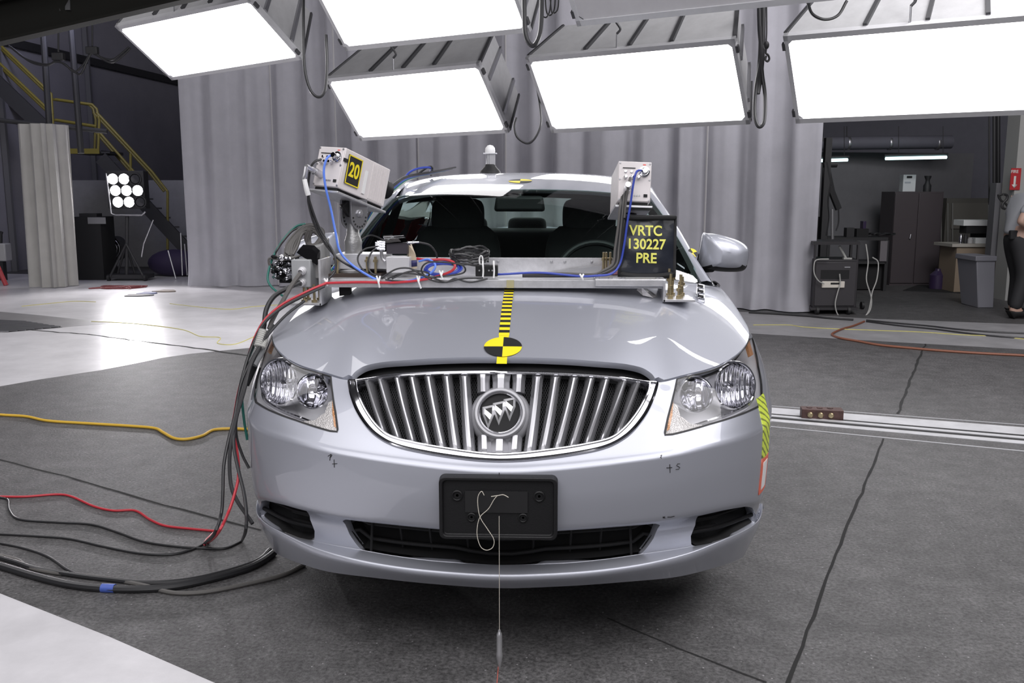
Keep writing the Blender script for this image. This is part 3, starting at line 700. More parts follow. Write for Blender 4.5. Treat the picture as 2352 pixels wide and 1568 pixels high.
# the grille surface continues above the fascia's top rail: keep its outline below v = VS
gr_out = sym(GR_OUT); gr_in = sym(GR_IN)
HL = [(1553.4,870),(1590,860),(1631.5,850),(1660,838),(1689,819),(1710,797),(1719,778),(1727,772),(1736,804),(1743,842),(1750,882),(1751,918),(1744,934),(1704,952),(1631.5,975),(1545,999),(1527,1000),(1525,993),(1533,955),(1545,908)]
hlR = FAS.pxs(HL)
INT = [(1150,1226),(1284.6,1219),(1400,1211),(1505,1202),(1516,1206),(1501,1236),(1484,1260),(1470,1272),(1400,1282),(1255.6,1293),(1150,1297)]
intake = sym([INT[0]] + INT[1:])
q = FAS.pxs(INT); q[0, 0] = 0; q[-1, 0] = 0
intake = np.concatenate([q, mirror(q)[1:-1]])
FOG = [(1603,1185),(1660,1172),(1712,1163),(1728,1166),(1736,1183),(1733,1201),(1689,1227),(1631,1247),(1597,1253),(1588,1250),(1586.7,1231),(1597,1205)]
fogR = FAS.pxs(FOG)
# wheel arch, front axle 1.0 m behind the nose
WC = (1.00, 0.335); WR = 0.375
arch = []
for k in range(0, 40):
    a = math.pi - k * math.pi / 2 / 36
    Y = WC[0] + WR * math.cos(a); z = WC[1] + WR * math.sin(a)
    if Y > 0.945: break
    if z > 0.15: arch.append((Y, z))
arcuv = np.array([FAS.side(Y, z) for Y, z in arch])
arcuv = arcuv[np.argsort(arcuv[:, 1])]
low = arcuv[0]
vtop = FAS.side(0.95, WC[1] + math.sqrt(WR**2 - .05**2))[1]
right = [(low[0] - 0.01, 0.0)] + [tuple(a) for a in arcuv] + [(US, vtop), (US, VS)]
outer = np.array([(-p[0], p[1]) for p in right[::-1]] + [right[0]] + list(right[1:]))
top = [(US * t, VS) for t in np.linspace(1, -1, 60)[1:-1]]
outer = np.concatenate([outer, np.array(top)])
# grille notch: the fascia stops at the grille's outer edge, so clip the outline's top by the grille
gv = gr_out[:, 1].max()
if gv > VS - 0.004: gr_out[:, 1] = np.minimum(gr_out[:, 1], VS - 0.004)
gr_in[:, 1] = np.minimum(gr_in[:, 1], VS - 0.012)
fas = patch(FAS, outer, [gr_out, hlR, mirror(hlR), intake, fogR, mirror(fogR)], step=0.013, flange=0.02, hole_flange=0.03, name='front_bumper', m=M_paint, parent=CAR)

# --- hood
HE = [(1150,822),(1230,823),(1300,826),(1380,832),(1440,838),(1474,846),(1494,858),(1504,870)]
hq = HOOD.pxs(HE); hq[0, 0] = 0
endu = 0.5
notch = np.array([(hq[-1, 0] + 0.012, 0.02), (hq[-1, 0] + .03, 0.006)])
he = np.concatenate([np.array(spline([(a[0], a[1], 0) for a in hq], 5))[:, :2], notch, np.array([(t, 0.006) for t in np.linspace(hq[-1, 0] + .06, US - .012, 30)])])
rightside = np.array([(US - .012, t) for t in np.linspace(0.02, 1.09, 20)])
half = np.concatenate([he, rightside])
hood_poly = np.concatenate([mirror(half)[:-1], half])
hood = patch(HOOD, hood_poly, step=0.016, off=0.003, flange=0.022, name='hood', m=M_paint, parent=CAR)
# black strips paint in the dark void under the hood's leading edge and above the grille
filler = MB(); us = np.linspace(-0.62, .62, 60)
filler.grid([[FAS.p([[u, VS]], -0.030 + 0)[0] + np.array([0, .0, -.02]) for u in us], [HOOD.p([[u, .12]], -0.035)[0] for u in us]])
filler.build('hood_gap_fill', M_blackm, CAR)
us = np.linspace(-US, US, 120); filler = MB()  # second black filler, darkens the gap along the whole hood edge
filler.grid([[FAS.p([[u, VS - .02]], -0.02)[0] for u in us], [HOOD.p([[u, .03]], -0.022)[0] for u in us]])
filler.build('hood_gap_fill', M_rubber, CAR)

# --- grille
GRI = thing_part = None
grim = patch(FAS, gr_out, [gr_in], step=0.012, off=0.004, flange=0.03, hole_flange=0.035, name='grille', m=M_chrome, parent=CAR)
for pl_, rr, of in ((gr_out, .0055, .003), (gr_in, .0045, .004)):
    mb = MB(); mb.tube(FAS.p(resample(off2(FAS, pl_, -.004 if pl_ is gr_out else .003), .012), of), rr, 8, closed=True); mb.build('grille_bead', M_chrome, grim)
grim['label'] = 'chrome surround of the vertical bar grille'
ORG['grille'] = ORG[CAR.name]
def mesh_mat():
    m = mat('grille_mesh', (0.012, 0.012, 0.013), 0.7, spec=.1); nt = m.node_tree; b = nt.nodes['Principled BSDF']
    tc = nt.nodes.new('ShaderNodeTexCoord'); last = None
    for s in (1, -1):
        sp = nt.nodes.new('ShaderNodeSeparateXYZ'); nt.links.new(tc.outputs['Object'], sp.inputs[0])
        a = nt.nodes.new('ShaderNodeMath'); a.operation = 'MULTIPLY_ADD'; a.inputs[1].default_value = 1.9 * s
        nt.links.new(sp.outputs['X'], a.inputs[0]); nt.links.new(sp.outputs['Z'], a.inputs[2])
        p = nt.nodes.new('ShaderNodeMath'); p.operation = 'PINGPONG'; p.inputs[1].default_value = 0.0065
        ad = nt.nodes.new('ShaderNodeMath'); ad.operation = 'ADD'; ad.inputs[1].default_value = 5; nt.links.new(a.outputs[0], ad.inputs[0])
        nt.links.new(ad.outputs[0], p.inputs[0])
        l = nt.nodes.new('ShaderNodeMath'); l.operation = 'LESS_THAN'; l.inputs[1].default_value = 0.0011; nt.links.new(p.outputs[0], l.inputs[0])
        if last is None: last = l
        else:
            mx = nt.nodes.new('ShaderNodeMath'); mx.operation = 'MAXIMUM'; nt.links.new(last.outputs[0], mx.inputs[0]); nt.links.new(l.outputs[0], mx.inputs[1]); last = mx
    mix = nt.nodes.new('ShaderNodeMix'); mix.data_type = 'RGBA'; mix.inputs[6].default_value = (0.004, 0.004, 0.004, 1); mix.inputs[7].default_value = (0.07, 0.07, 0.075, 1)
    nt.links.new(last.outputs[0], mix.inputs[0]); nt.links.new(mix.outputs[2], b.inputs['Base Color']); return m
patch(FAS, off2(FAS, gr_in, .006), step=0.02, off=-0.042, name='grille_mesh', m=mesh_mat(), parent=grim)
SL_T = [1149, 1193.5, 1237, 1279, 1322, 1360, 1397, 1435, 1471]; SL_B = [1147, 1180.5, 1215, 1247, 1279, 1313, 1348, 1383, 1419]
TYT = [846, 847, 848, 849, 851, 853, 856, 860, 868]; TYB = [1046, 1043, 1040, 1036, 1032, 1027, 1021, 1012, 996]
def slat(uv0, uv1, name='grille_slat', segs=()):
    mb = MB(); n = 26; d = uv1 - uv0; wdir = np.array([1.0, 0])
    prof = [(-.0118, -.038), (-.0112, -.012), (-.0066, .000), (-.0040, .0085), (0, .0105), (.0040, .0085), (.0066, .000), (.0112, -.012), (.0118, -.038)]
    rows = []
    for s0, s1 in segs:
        rows = []
        for i in range(n + 1):
            t = s0 + (s1 - s0) * i / n; q = uv0 + d * t; row = []
            fl = 1 + 0.25 * max(0, 1 - t / .12); dp = 1 - 0.75 * max(0, 1 - (t) / .09) ** 1.5
            low = 1 - 0.6 * max(0, 1 - (1 - t) / .05)
            for a, o in prof:
                p = FAS.p([[q[0] + a * fl, q[1]]], o * (dp if o > 0 else 1) * (low if o > 0 else 1) - (0.012 if (o > 0 and dp < .7) else 0))[0]; row.append(p)
            rows.append(row)
        mb.grid(rows)
        for e in (0, -1):
            k = len(mb.v); mb.add(rows[e], [tuple(range(len(prof)))])
    return mb.build(name, M_satin2, grim, smooth=25)
M_satin2 = mat('grille_silver', (0.42, 0.42, 0.44), 0.26, 0.7); M_ring = mat('emblem_ring_grey', (.42, .42, .44), .4, .3)
T9 = FAS.pxs(list(zip(SL_T, TYT))); B9 = FAS.pxs(list(zip(SL_B, TYB)))
for k in range(9):
    for s in ((1,) if k == 0 else (1, -1)):
        a, b = T9[k].copy(), B9[k].copy()
        if k == 0: a[0] = b[0] = 0
        a[0] *= s; b[0] *= s
        for ga in ([(0, .26), (.80, 1)] if k == 0 else ([(0, .26), (.78, 1)] if k == 1 else [(0, 1)])): slat(a, b, segs=[ga])
# emblem in the middle of the grille
ec_uv = FAS.px(1148, 951); ec_uv[0] = 0
ec = FAS.p([ec_uv])[0]; en = FAS.n([ec_uv])[0]; en[0] = 0; en /= np.linalg.norm(en)
ex = np.array([1.0, 0, 0]); ey = np.cross(en, ex); rE = 0.077
mb = MB(); mb.lathe(ec - en * .03, en, [(rE * 1.18, 0), (rE * 1.16, .012), (rE * 1.04, .030), (rE * .98, .034), (0, .034)], 48)
emb = mb.build('emblem', M_ring, grim); emb['label'] = 'round emblem with three slanted chrome shields on black'
mb = MB(); mb.lathe(ec, en, [(rE * 1.0, .0), (rE * .99, .014), (rE * .93, .021), (rE * .86, .021), (rE * .82, .015), (rE * .82, .004)], 48); mb.build('emblem_ring', M_ring, emb)
mb = MB(); mb.lathe(ec, en, [(rE * .82, .006), (rE * .815, .017), (rE * .78, .019), (rE * .75, .017), (rE * .745, .008)], 48); mb.build('emblem_trim', M_chrome, emb)
mb = MB(); mb.lathe(ec, en, [(rE * .75, .0), (rE * .75, .010), (0, .011)], 40); mb.build('emblem_disc', M_blackm, emb)
for k, (cx, cy) in enumerate([(-.034, -.010), (-.004, .002), (.027, .014)]):
    mb = MB(); w, h = .0180, .052
    sh = [(-w, h * .42), (w, h * .58), (w * .95, -h * .02), (w * .35, -h * .55), (w * .05, -h * .85), (-w * .45, -h * .42), (-w * .95, h * .0)]
    sk = [(x + 0.0, y) for x, y in sh]
    o = ec + en * .011 + ex * cx + ey * (cy + .006)
    outr = [o + ex * x + ey * y for x, y in sk]; inr = [o + en * .009 + ex * x * .62 + ey * (y * .68 - .001) for x, y in sk]
    mb.add(outr + inr, [(i, (i + 1) % 7, 7 + (i + 1) % 7, 7 + i) for i in range(7)])
    mb.m = 1; mb.add(inr, [tuple(range(7))]); mb.m = 0
    # diagonal band
    bnd = [o + en * .0105 + ex * (-w * .58) + ey * (h * -.02), o + en * .0105 + ex * (-w * .60) + ey * (h * .27), o + en * .0105 + ex * w * .57 + ey * (-h * .06), o + en * .0105 + ex * w * .28 + ey * (-h * .34)]
    mb.m = 0; mb.add(bnd, [(0, 1, 2, 3)])
    mb.build('emblem_shield', [mat('shield_silver', (.92, .92, .94), .30, .6), M_gloss], emb, smooth=10)

# --- headlamps
def ribbed(name, rough=.12, scale=160, strength=.6, col=(.86, .86, .9)):
    m = mat(name, col, rough, 1.0); nt = m.node_tree; b = nt.nodes['Principled BSDF']
    tc = nt.nodes.new('ShaderNodeTexCoord'); wv = nt.nodes.new('ShaderNodeTexWave'); wv.inputs['Scale'].default_value = scale / 6.28
    bp = nt.nodes.new('ShaderNodeBump'); bp.inputs['Strength'].default_value = strength; bp.inputs['Distance'].default_value = .004
    nt.links.new(tc.outputs['Object'], wv.inputs[0]); nt.links.new(wv.outputs['Fac'], bp.inputs['Height']); nt.links.new(bp.outputs[0], b.inputs['Normal']); return m
M_rib = ribbed('fluted_reflector', .10, 130, .7); M_lensmat = glass_mat('headlamp_lens', (.97, .97, .98), .75)
M_refl = mat('lamp_reflector', (.90, .90, .92), .08, 1.0); M_bez = mat('lamp_housing_silver', (.88, .88, .90), .22, .1)
def pebble(name, col):
    m = mat(name, col, .25, .3); nt = m.node_tree; b = nt.nodes['Principled BSDF']; tc = nt.nodes.new('ShaderNodeTexCoord')
    vo = nt.nodes.new('ShaderNodeTexVoronoi'); vo.inputs['Scale'].default_value = 220; bp = nt.nodes.new('ShaderNodeBump'); bp.inputs['Strength'].default_value = .6; bp.inputs['Distance'].default_value = .003
    nt.links.new(tc.outputs['Object'], vo.inputs[0]); nt.links.new(vo.outputs['Distance'], bp.inputs['Height']); nt.links.new(bp.outputs[0], b.inputs['Normal']); return m
M_peb = pebble('clear_reflex', (.62, .60, .58)); M_amb = pebble('amber_reflex', (.72, .36, .16))
def headlamp(s):
    poly = hlR if s > 0 else mirror(hlR)
    flip = np.array([s, 1, 1.0]); fuv = np.array([s, 1.0])
    lens = patch(FAS, poly, step=.012, off=.001, flange=.006, name='headlamp', m=M_lensmat, parent=CAR)
    lens['label'] = 'clear headlamp on the side of the cables' if s < 0 else 'clear headlamp on the side of the yellow tape'
    # bezel gasket
    patch(FAS, off2(FAS, poly, .0005), [off2(FAS, poly, -.006)], step=.01, off=.0015, hole_flange=.006, name='lamp_gasket', m=M_rubber, parent=lens)
    # housing: follows the outline inwards to a deep back shell
    rp = resample(poly, .01); rows = []
    for d, g in ((-.004, -.001), (-.04, -.004), (-.09, -.008), (-.13, -.015)):
        rows.append(FAS.p(off2(FAS, rp, g), d) + np.array([0, .02 * (-d / .13), 0]))
    rows = [np.concatenate([r, r[:1]]) for r in rows]
    mb = MB(); mb.grid(rows); k = len(mb.v); mb.add(rows[-1][:-1], [tuple(range(len(rp)))]); mb.build('lamp_housing', M_bez, lens, smooth=30)
    def spot(x, y, dY):
        q = FAS.p([FAS.px(x, y)])[0]; v = q - CAM_C; return (q + v / np.linalg.norm(v) * dY) * flip
    def lamp(x, y, r, dY, ax, name, ribs):
        c = spot(x, y, dY); ax = np.array(ax) * flip; ax /= np.linalg.norm(ax)
        mb = MB(); mb.lathe(c, ax, [(r * 1.12, -.055), (r * 1.14, .004), (r * 1.10, .012), (r * 1.03, .012), (r * 1.0, .004)], 40, caps=False); b = mb.build(name, M_refl, lens)
        prof = [(r * 1.0, .006)] + [(r * math.sin(t), -.052 * math.cos(t) + .004) for t in np.linspace(1.45, .16, 12)]
        mb = MB(); mb.lathe(c, ax, prof, 40, caps=False); mb.build('lamp_bowl', ribs, lens)
        mb = MB(); mb.lathe(c - ax * .045, ax, [(.011, 0), (.012, .03), (.008, .036), (0, .037)], 16); mb.build('lamp_bulb', M_chrome, lens)
    lamp(1684, 885, .071, .090, (.42, -1, .16), 'low_beam', M_rib)
    lamp(1596, 905, .050, .048, (.22, -1, .14), 'high_beam', ribbed('star_reflector', .10, 48, .9))
    # corner reflex and amber strip at the inner lower corner
    tri = FAS.pxs([(1546,918),(1559,925),(1566,950),(1590,968),(1625,972),(1570,988),(1530,995),(1536,955)]) * fuv
    if s < 0: tri = tri[::-1]
    patch(FAS, tri, step=.012, off=-.012, flange=.02, name='corner_reflex', m=M_peb, parent=lens)
    tri = FAS.pxs([(1545,915),(1549,919),(1547,950),(1540,982),(1534,986),(1538,958)]) * fuv
    if s < 0: tri = tri[::-1]
    patch(FAS, tri, step=.012, off=-.010, name='amber_reflector', m=M_amb, parent=lens)
    tri = FAS.pxs([(1718,782),(1725,780),(1734,812),(1728,816)]) * fuv
    if s < 0: tri = tri[::-1]
    patch(FAS, tri, step=.012, off=-.006, flange=.01, name='side_marker', m=M_amb, parent=lens)
    # bright trim that runs along the lower edge
    L = FAS.pxs([(1600,972),(1632,962),(1700,940),(1730,925),(1742,905),(1740,870)]) * fuv
    mb = MB(); mb.tube([FAS.p([q], -.022)[0] for q in np.array(spline([(a[0], a[1], 0) for a in L], 6))[:, :2]], .008, 8); mb.build('lamp_trim', M_refl, lens)
headlamp(1); headlamp(-1)

# --- lower intake
def shell(poly, d, name, m, parent, dz=0):
    rp = resample(poly, .012); rows = []
    for k, g in ((-.012, -.003), (d * .5, -.008), (d, -.012)): rows.append(FAS.p(off2(FAS, rp, g), -.004) + np.array([0, -k, 0]))
    rows = [np.concatenate([r, r[:1]]) for r in rows]
    mb = MB(); mb.grid(rows); mb.add(rows[-1][:-1], [tuple(range(len(rp)))]); return mb.build(name, m, parent, smooth=30)
ig = shell(intake, -.10, 'lower_intake', M_blackm, CAR)
iv = lambda x, y: FAS.px(x, y)
for y0, ys in ((0.30, None), (.62, None)):
    mb = MB(); pts = []
    for x in np.linspace(-.62, .62, 40):
        u = x
        vlo = np.interp(abs(u), *zip(*sorted([(abs(p[0]), p[1]) for p in FAS.pxs(INT[6:])]))); vhi = np.interp(abs(u), *zip(*sorted([(abs(p[0]), p[1]) for p in FAS.pxs(INT[:5])])))
        pts.append(FAS.p([[u, vlo + (vhi - vlo) * y0]], -.035)[0])
    mb.tube(pts, .006, 8); mb.build('intake_bar', M_blackm, ig)
for x in (1230, 1318, 1390, 1455):
    for s in (1, -1):
        a = FAS.px(x, 1226 - (x - 1150) * .04); b = FAS.px(x - 6, 1292 - (x - 1150) * .05)
        mb = MB(); mb.tube([FAS.p([[a[0] * s, a[1]]], -.05)[0], FAS.p([[b[0] * s, b[1]]], -.05)[0]], .004, 6); mb.build('intake_bar', M_blackm, ig)
for s in (1, -1):
    po = fogR if s > 0 else mirror(fogR)
    fg = shell(po, -.06, 'fog_grille', M_blackm, CAR)
    a, b, c = [FAS.px(*p) for p in ((1590,1226),(1660,1212),(1734,1184))]
    mb = MB(); mb.tube(spline([FAS.p([[q[0] * s, q[1]]], -.012)[0] for q in (a, b, c)], 8), .007, 8); mb.build('fog_bar', M_black, fg)
    a, b, c = [FAS.px(*p) for p in ((1592,1205),(1660,1193),(1730,1170))]
    mb = MB(); mb.tube(spline([FAS.p([[q[0] * s, q[1]]], -.03)[0] for q in (a, b, c)], 8), .004, 8); mb.build('fog_bar', M_black, fg)
# --- licence plate bracket
pc = [atY(x, y, -.035) for x, y in ((1007, 1240), (1287, 1240), (1287, 1097), (1007, 1097))]
px0, px1 = -.168, .168; pz0, pz1 = pc[0][2], pc[2][2]
def rrect(w, h, r, n=6):
    out = []
    for cx, cy, a0 in ((w - r, h - r, 0), (-w + r, h - r, 90), (-w + r, -h + r, 180), (w - r, -h + r, 270)):
        for k in range(n + 1): a = R(a0 + 90 * k / n); out.append((cx + r * math.cos(a), cy + r * math.sin(a)))
    return out
pcx = (px0 + px1) / 2; pcz = (pz0 + pz1) / 2; PW = (px1 - px0) / 2; PH = (pz1 - pz0) / 2
PO = (pcx, -.038, pcz); X3, Z3 = (1, 0, 0), (0, 0, 1)
mb = MB(); A = rrect(PW, PH, .018); B = rrect(PW - .012, PH - .012, .012); n = len(A)
# rim with a sunken face; x cross z = -y (towards the viewer)
mb.add([(pcx + p[0], .015, pcz + p[1]) for p in A] + [(pcx + p[0] * .985, -.034, pcz + p[1] * .97) for p in A] + [(pcx + p[0], -.034, pcz + p[1]) for p in B] + [(pcx + p[0] * .985, -.024, pcz + p[1] * .97) for p in B],
       [(k * n + i, k * n + (i + 1) % n, (k + 1) * n + (i + 1) % n, (k + 1) * n + i) for k in range(3) for i in range(n)] + [tuple(range(3 * n, 4 * n))])
plate = mb.build('license_plate_bracket', M_black, CAR, smooth=30, bevel=.002)
for dx, dz, r in ((-.115, .035, .013), (.115, .035, .013), (-.075, -.028, .011), (.07, -.028, .011)):
    mb = MB(); mb.lathe((pcx + dx, -.023, pcz + dz), (0, -1, 0), [(r * 1.3, 0), (r * 1.25, .004), (r, .006), (r * .85, .004), (r * .8, -.004), (r * .35, -.004), (r * .3, .001), (0, .001)], 24); mb.build('mounting_boss', M_black, plate)
mb = MB(); mb.box((pcx - .005, -.0265, pcz + .018), (.175, .003, .062)); mb.build('tape_patch', M_blackm, plate)

# --- marks on the bumper
def ink(segs, name='ink_mark'):
    mb = MB()
    for L in segs: mb.tube([FAS.p([FAS.px(*p)], .0005)[0] for p in L], .0011, 5)
    return mb.build(name, M_blk, CAR)
z3 = lambda L: [(560 + .2678 * x, 680 + .2678 * y) for x, y in L]
z4 = lambda L: [(1140 + .2891 * x, 680 + .2891 * y) for x, y in L]
ink([z3([(738,1408),(742,1378),(748,1358)]), z3([(722,1372),(748,1355),(757,1362),(748,1378),(738,1380)])])
ink([z3([(775,1400),(777,1468)]), z3([(760,1438),(802,1436)])])
ink([z4([(1378,1335),(1380,1402)]), z4([(1352,1363),(1396,1360)])])
ink([z4([(1458,1330),(1440,1330),(1432,1345),(1445,1352),(1458,1360),(1450,1372),(1425,1375)])])
ink([z4([(1316,1262),(1306,1266),(1312,1272),(1304,1278),(1312,1286)])])
ink([[(1522,1187),(1527,1186),(1523,1189),(1528,1189)], [(1533,1187),(1541,1187),(1549,1185)]])
ink([[(1146.5,1085),(1146.5,1092)]])
# --- warning tape strip around the front wheel arch edge on the right
def tape_mat():
    m = mat('yellow_ruler_tape', (.62, .74, .08), .5); nt = m.node_tree; b = nt.nodes['Principled BSDF']; tc = nt.nodes.new('ShaderNodeTexCoord')
    mp = nt.nodes.new('ShaderNodeMapping'); mp.inputs['Rotation'].default_value = (R(35), 0, 0); wv = nt.nodes.new('ShaderNodeTexWave'); wv.bands_direction = 'Z'; wv.inputs['Scale'].default_value = 14; wv.inputs['Distortion'].default_value = 3
    cr = nt.nodes.new('ShaderNodeValToRGB'); cr.color_ramp.elements[0].position = .22; cr.color_ramp.elements[0].color = (.20, .24, .05, 1); cr.color_ramp.elements[1].position = .3; cr.color_ramp.elements[1].color = (.62, .74, .08, 1)
    nt.links.new(tc.outputs['Object'], mp.inputs[0]); nt.links.new(mp.outputs[0], wv.inputs[0]); nt.links.new(wv.outputs['Fac'], cr.inputs[0]); nt.links.new(cr.outputs[0], b.inputs['Base Color']); return m
def strip_tape(v0, v1, u0, u1, m, name):
    patch(FAS, np.array([(u0, v0), (u1, v0), (u1, v1), (u0, v1)]), step=.02, off=.002, flange=.002, name=name, m=m, parent=CAR)
# --- tape on the right front corner: find the u where the bumper turns out of sight
def vz(z, u=1.0):
    vv = np.linspace(0, VS, 200); P = FAS.p(np.stack([np.full(200, u), vv], 1)); return vv[np.argmin(abs(P[:, 2] - z))]
tu0 = FAS.px(1752, 1000)[0]
strip_tape(FAS.px(1750, 1052)[1], FAS.px(1750, 905)[1], tu0, tu0 + .09, tape_mat(), 'yellow_tape')
strip_tape(FAS.px(1748, 1130)[1], FAS.px(1750, 1054)[1], tu0, tu0 + .09, mat('red_white_tape', (.75, .16, .10), .5), 'red_tape')
patch(FAS, np.array([(tu0 + .018, FAS.px(1748, 1122)[1]), (tu0 + .07, FAS.px(1748, 1122)[1]), (tu0 + .07, FAS.px(1748, 1064)[1]), (tu0 + .018, FAS.px(1748, 1064)[1])]), step=.02, off=.003, flange=.002, name='tape_panel', m=M_white, parent=CAR)

# --- sides of the body
def sideq(mx, q): return q
holes = []
def arch_hole(Yc, zc, r, lo=-.02):
    pts = []
    for k in range(0, 41):
        a = math.pi * (1 + .12) - k * math.pi * 1.24 / 40
        pts.append((Yc + r * math.cos(a), zc + r * math.sin(a)))
    return pts
S_z = lambda Y, z: SIDE.side(Y, z)
bot = []
rear = [S_z(max(Y, .955), z) for Y, z in arch_hole(3.84, .335, .375) if z > .24]
frt = [S_z(Y, z) for Y, z in arch_hole(1.0, .335, .375) if Y > .955 and z > .24]
rear = rear[::1]
outl = [(0, VS)] + [(0, frt[0][1])] + [tuple(q) for q in frt] + [(frt[-1][0] + .01, 0.0)] + [(rear[0][0] - .01, 0.0)] + [tuple(q) for q in rear] + [(rear[-1][0] + .01, 0.0), (4.0, 0.0), (4.0, VS)]
outl = np.array(outl)
class Mir:   # the same surface seen in the mirror plane x = 0
    def __init__(s, b): s.b = b
    def p(s, q, off=0.0): return s.b.p(q, off) * np.array([-1, 1, 1])
    def n(s, q): return s.b.n(q) * np.array([-1, 1, 1])
if (SIDE.N[50, 100, 0]) < 0: SIDE.N = -SIDE.N
for sf in (SIDE, Mir(SIDE)):
    patch(sf, outl, step=.035, edge=.03, flange=.02, name='body_side', m=M_paint, parent=CAR)
    for Yd in (1.52, 2.62, 3.62):
        mb = MB(); mb.tube([sf.p(SIDE.side(Yd + (.12 * max(0, .55 - z) if Yd > 3 else 0), z)[None], .0008)[0] for z in np.linspace(.30, .955, 14)], .0022, 5); mb.build('door_gap', M_blackm, CAR)
    for Yd in (2.45, 3.42):
        mb = MB(); mb.tube([sf.p(SIDE.side(Yd + t, .80 + (.0))[None], .012 + .016 * math.sin(math.pi * (t + .1) / .2))[0] for t in np.linspace(-.1, .1, 10)], .011, 8); mb.build('door_handle', M_chrome, CAR)
# tail, boot lid, underbody
uu = np.linspace(-1, 1, 31); end = SIDE.P[-1][::8]
G = [[(e[0] * u, e[1] + .10 * (1 - u * u) * math.sin(math.pi * min(1, .15 + k / len(end) * .8)), e[2]) for u in uu] for k, e in enumerate(end)]
mb = MB(); mb.grid(G); mb.build('rear_bumper', M_paint, CAR)
G = []
for k in range(13):
    t = k / 12; Y = 4.20 + (4.97 - 4.20) * t; iY = SIDE.p(SIDE.side(min(Y, 4.94), 1.2)[None])[0]
    q = SIDE.p([[min((Y - .95) / 4 * 4.0, 4.0), VS]])[0]
    G.append([(q[0] * u, Y if Y < 4.95 else Y, q[2] + .06 * (1 - abs(u) ** 3) * (1 - .3 * t)) for u in uu])
mb = MB(); mb.grid(G); mb.build('boot_lid', M_paint, CAR)
for s in (1, -1):
    mb = MB(); mb.box((s * .62, 4.96, .86), (.30, .10, .14)); mb.build('tail_lamp', mat('red_lamp', (.5, .02, .02), .2), CAR, bevel=.02)
mb = MB(); mb.box((0, 2.75, .27), (1.36, 4.0, .14)); mb.build('underbody', M_blackm, CAR)
mb = MB(); mb.box((0, .62, .45), (1.1, .5, .35)); mb.build('engine_block', M_blackm, CAR)
# wheels
def wheel(x, Y, s):
    c = np.array([x, Y, .332]); ax = np.array([s, 0, 0.0])
    mb = MB(); mb.lathe(c - ax * .11, ax, [(.205, 0), (.30, .0), (.325, .015), (.332, .05), (.332, .17), (.325, .205), (.30, .22), (.215, .22), (.205, .21), (.205, 0)], 48); t = mb.build('tire', M_rubber, CAR)
    mb = MB(); mb.lathe(c - ax * .11, ax, [(.205, .0), (.205, .215), (.195, .215), (.19, .12), (.06, .13), (.055, .17), (0, .175)], 48); rm = mb.build('rim', M_aluL, CAR)
    for k in range(10):
        a = 2 * math.pi * k / 10; d = np.array([0, math.cos(a), math.sin(a)])
        mb = MB(); mb.bar(c + ax * .085 + d * .045, c + ax * .10 + d * .195, .03, .02, up=(1, 0, 0)); mb.build('spoke', M_aluL, rm, bevel=.004)
for s in (1, -1):
    wheel(s * .67, 1.02, s); wheel(s * .74, 3.84, s)
    # wheel housings
    for Yc in (1.0, 3.84):
        mb = MB(); A = [(Yc + .372 * math.cos(t), .335 + .38 * math.sin(t)) for t in np.linspace(.0, math.pi, 24)]
        mb.grid([[(s * xx, a, z) for a, z in A] for xx in (.50, .79)]); mb.add([(s * .5, a, z) for a, z in A], [tuple(range(24))]); mb.build('wheel_housing', M_blackm, CAR)

# --- greenhouse
uu = np.linspace(-1, 1, 61); tt_ = np.linspace(0, 1, 31)
WSB = lambda u: np.array([.800 * u, 1.20 + .24 * u * u, 1.035 - .055 * u * u])
WST = lambda u: np.array([.632 * u, 2.07 + .07 * u * u, 1.385 - .035 * abs(u) ** 2.5])
def loft2(A, B, bulge, d):
    return np.array([[A(u) * (1 - t) + B(u) * t + np.array(d) * bulge * 4 * t * (1 - t) for t in tt_] for u in uu])
WS = Surf(loft2(WSB, WST, .035, (0, -.4, .9)), (-.75, .75), (0, 1.0))
if WS.N[30, 15, 2] < 0: WS.N = -WS.N
M_ws = glass_mat('windshield_glass', (.84, .97, .93), .6)
M_side = glass_mat('side_glass', (.30, .36, .36), 1.0)
ws_poly = np.array(rrect(.75, .5, .06)) + np.array([0, .5])
wsh = patch(WS, ws_poly, step=.05, edge=.04, name='windshield', m=M_ws, parent=CAR)
patch(WS, ws_poly, [np.array(rrect(.722, .475, .06)) + np.array([0, .492])], step=.03, edge=.03, off=-.004, name='windshield_border', m=M_blackm, parent=CAR)
# roof
def roofp(u, t):
    Y = 2.07 + 1.60 * t + (.07 * (1 - t) - .05 * t) * u * u
    z = 1.385 + .098 * (1 - ((t - .55) / .55) ** 2) * (1 if t < .55 else 1) if t < .55 else 1.483 - .085 * ((t - .55) / .45) ** 2
    X = (.615 + .035 * math.sin(math.pi * min(1, t * 1.1))) * u
    return (X, Y, z - .035 * abs(u) ** 2.5 - .02 * abs(u) ** 8)
ROOF = Surf(np.array([[roofp(u, t) for t in tt_] for u in uu]), (-.65, .65), (0, 1.6))
if ROOF.N[30, 15, 2] < 0: ROOF.N = -ROOF.N
roof = patch(ROOF, np.array([(-.65, 0), (.65, 0), (.65, 1.6), (-.65, 1.6)]), step=.04, edge=.03, flange=.02, name='roof', m=M_paint, parent=CAR)
# rear window
RWT = lambda u: np.array([.60 * u, 3.68 - .05 * u * u, 1.392 - .05 * abs(u) ** 2.5])
RWB = lambda u: np.array([.70 * u, 4.25 - .10 * u * u, 1.085 - .03 * u * u])
RW = Surf(loft2(RWT, RWB, .03, (0, .4, .9)), (-.7, .7), (0, .7))
if RW.N[30, 15, 2] < 0: RW.N = -RW.N
patch(RW, np.array([(-.7, 0), (.7, 0), (.7, .7), (-.7, .7)]), step=.05, edge=.05, name='rear_window', m=glass_mat('rear_glass', (.88, .98, .95), .4), parent=CAR)
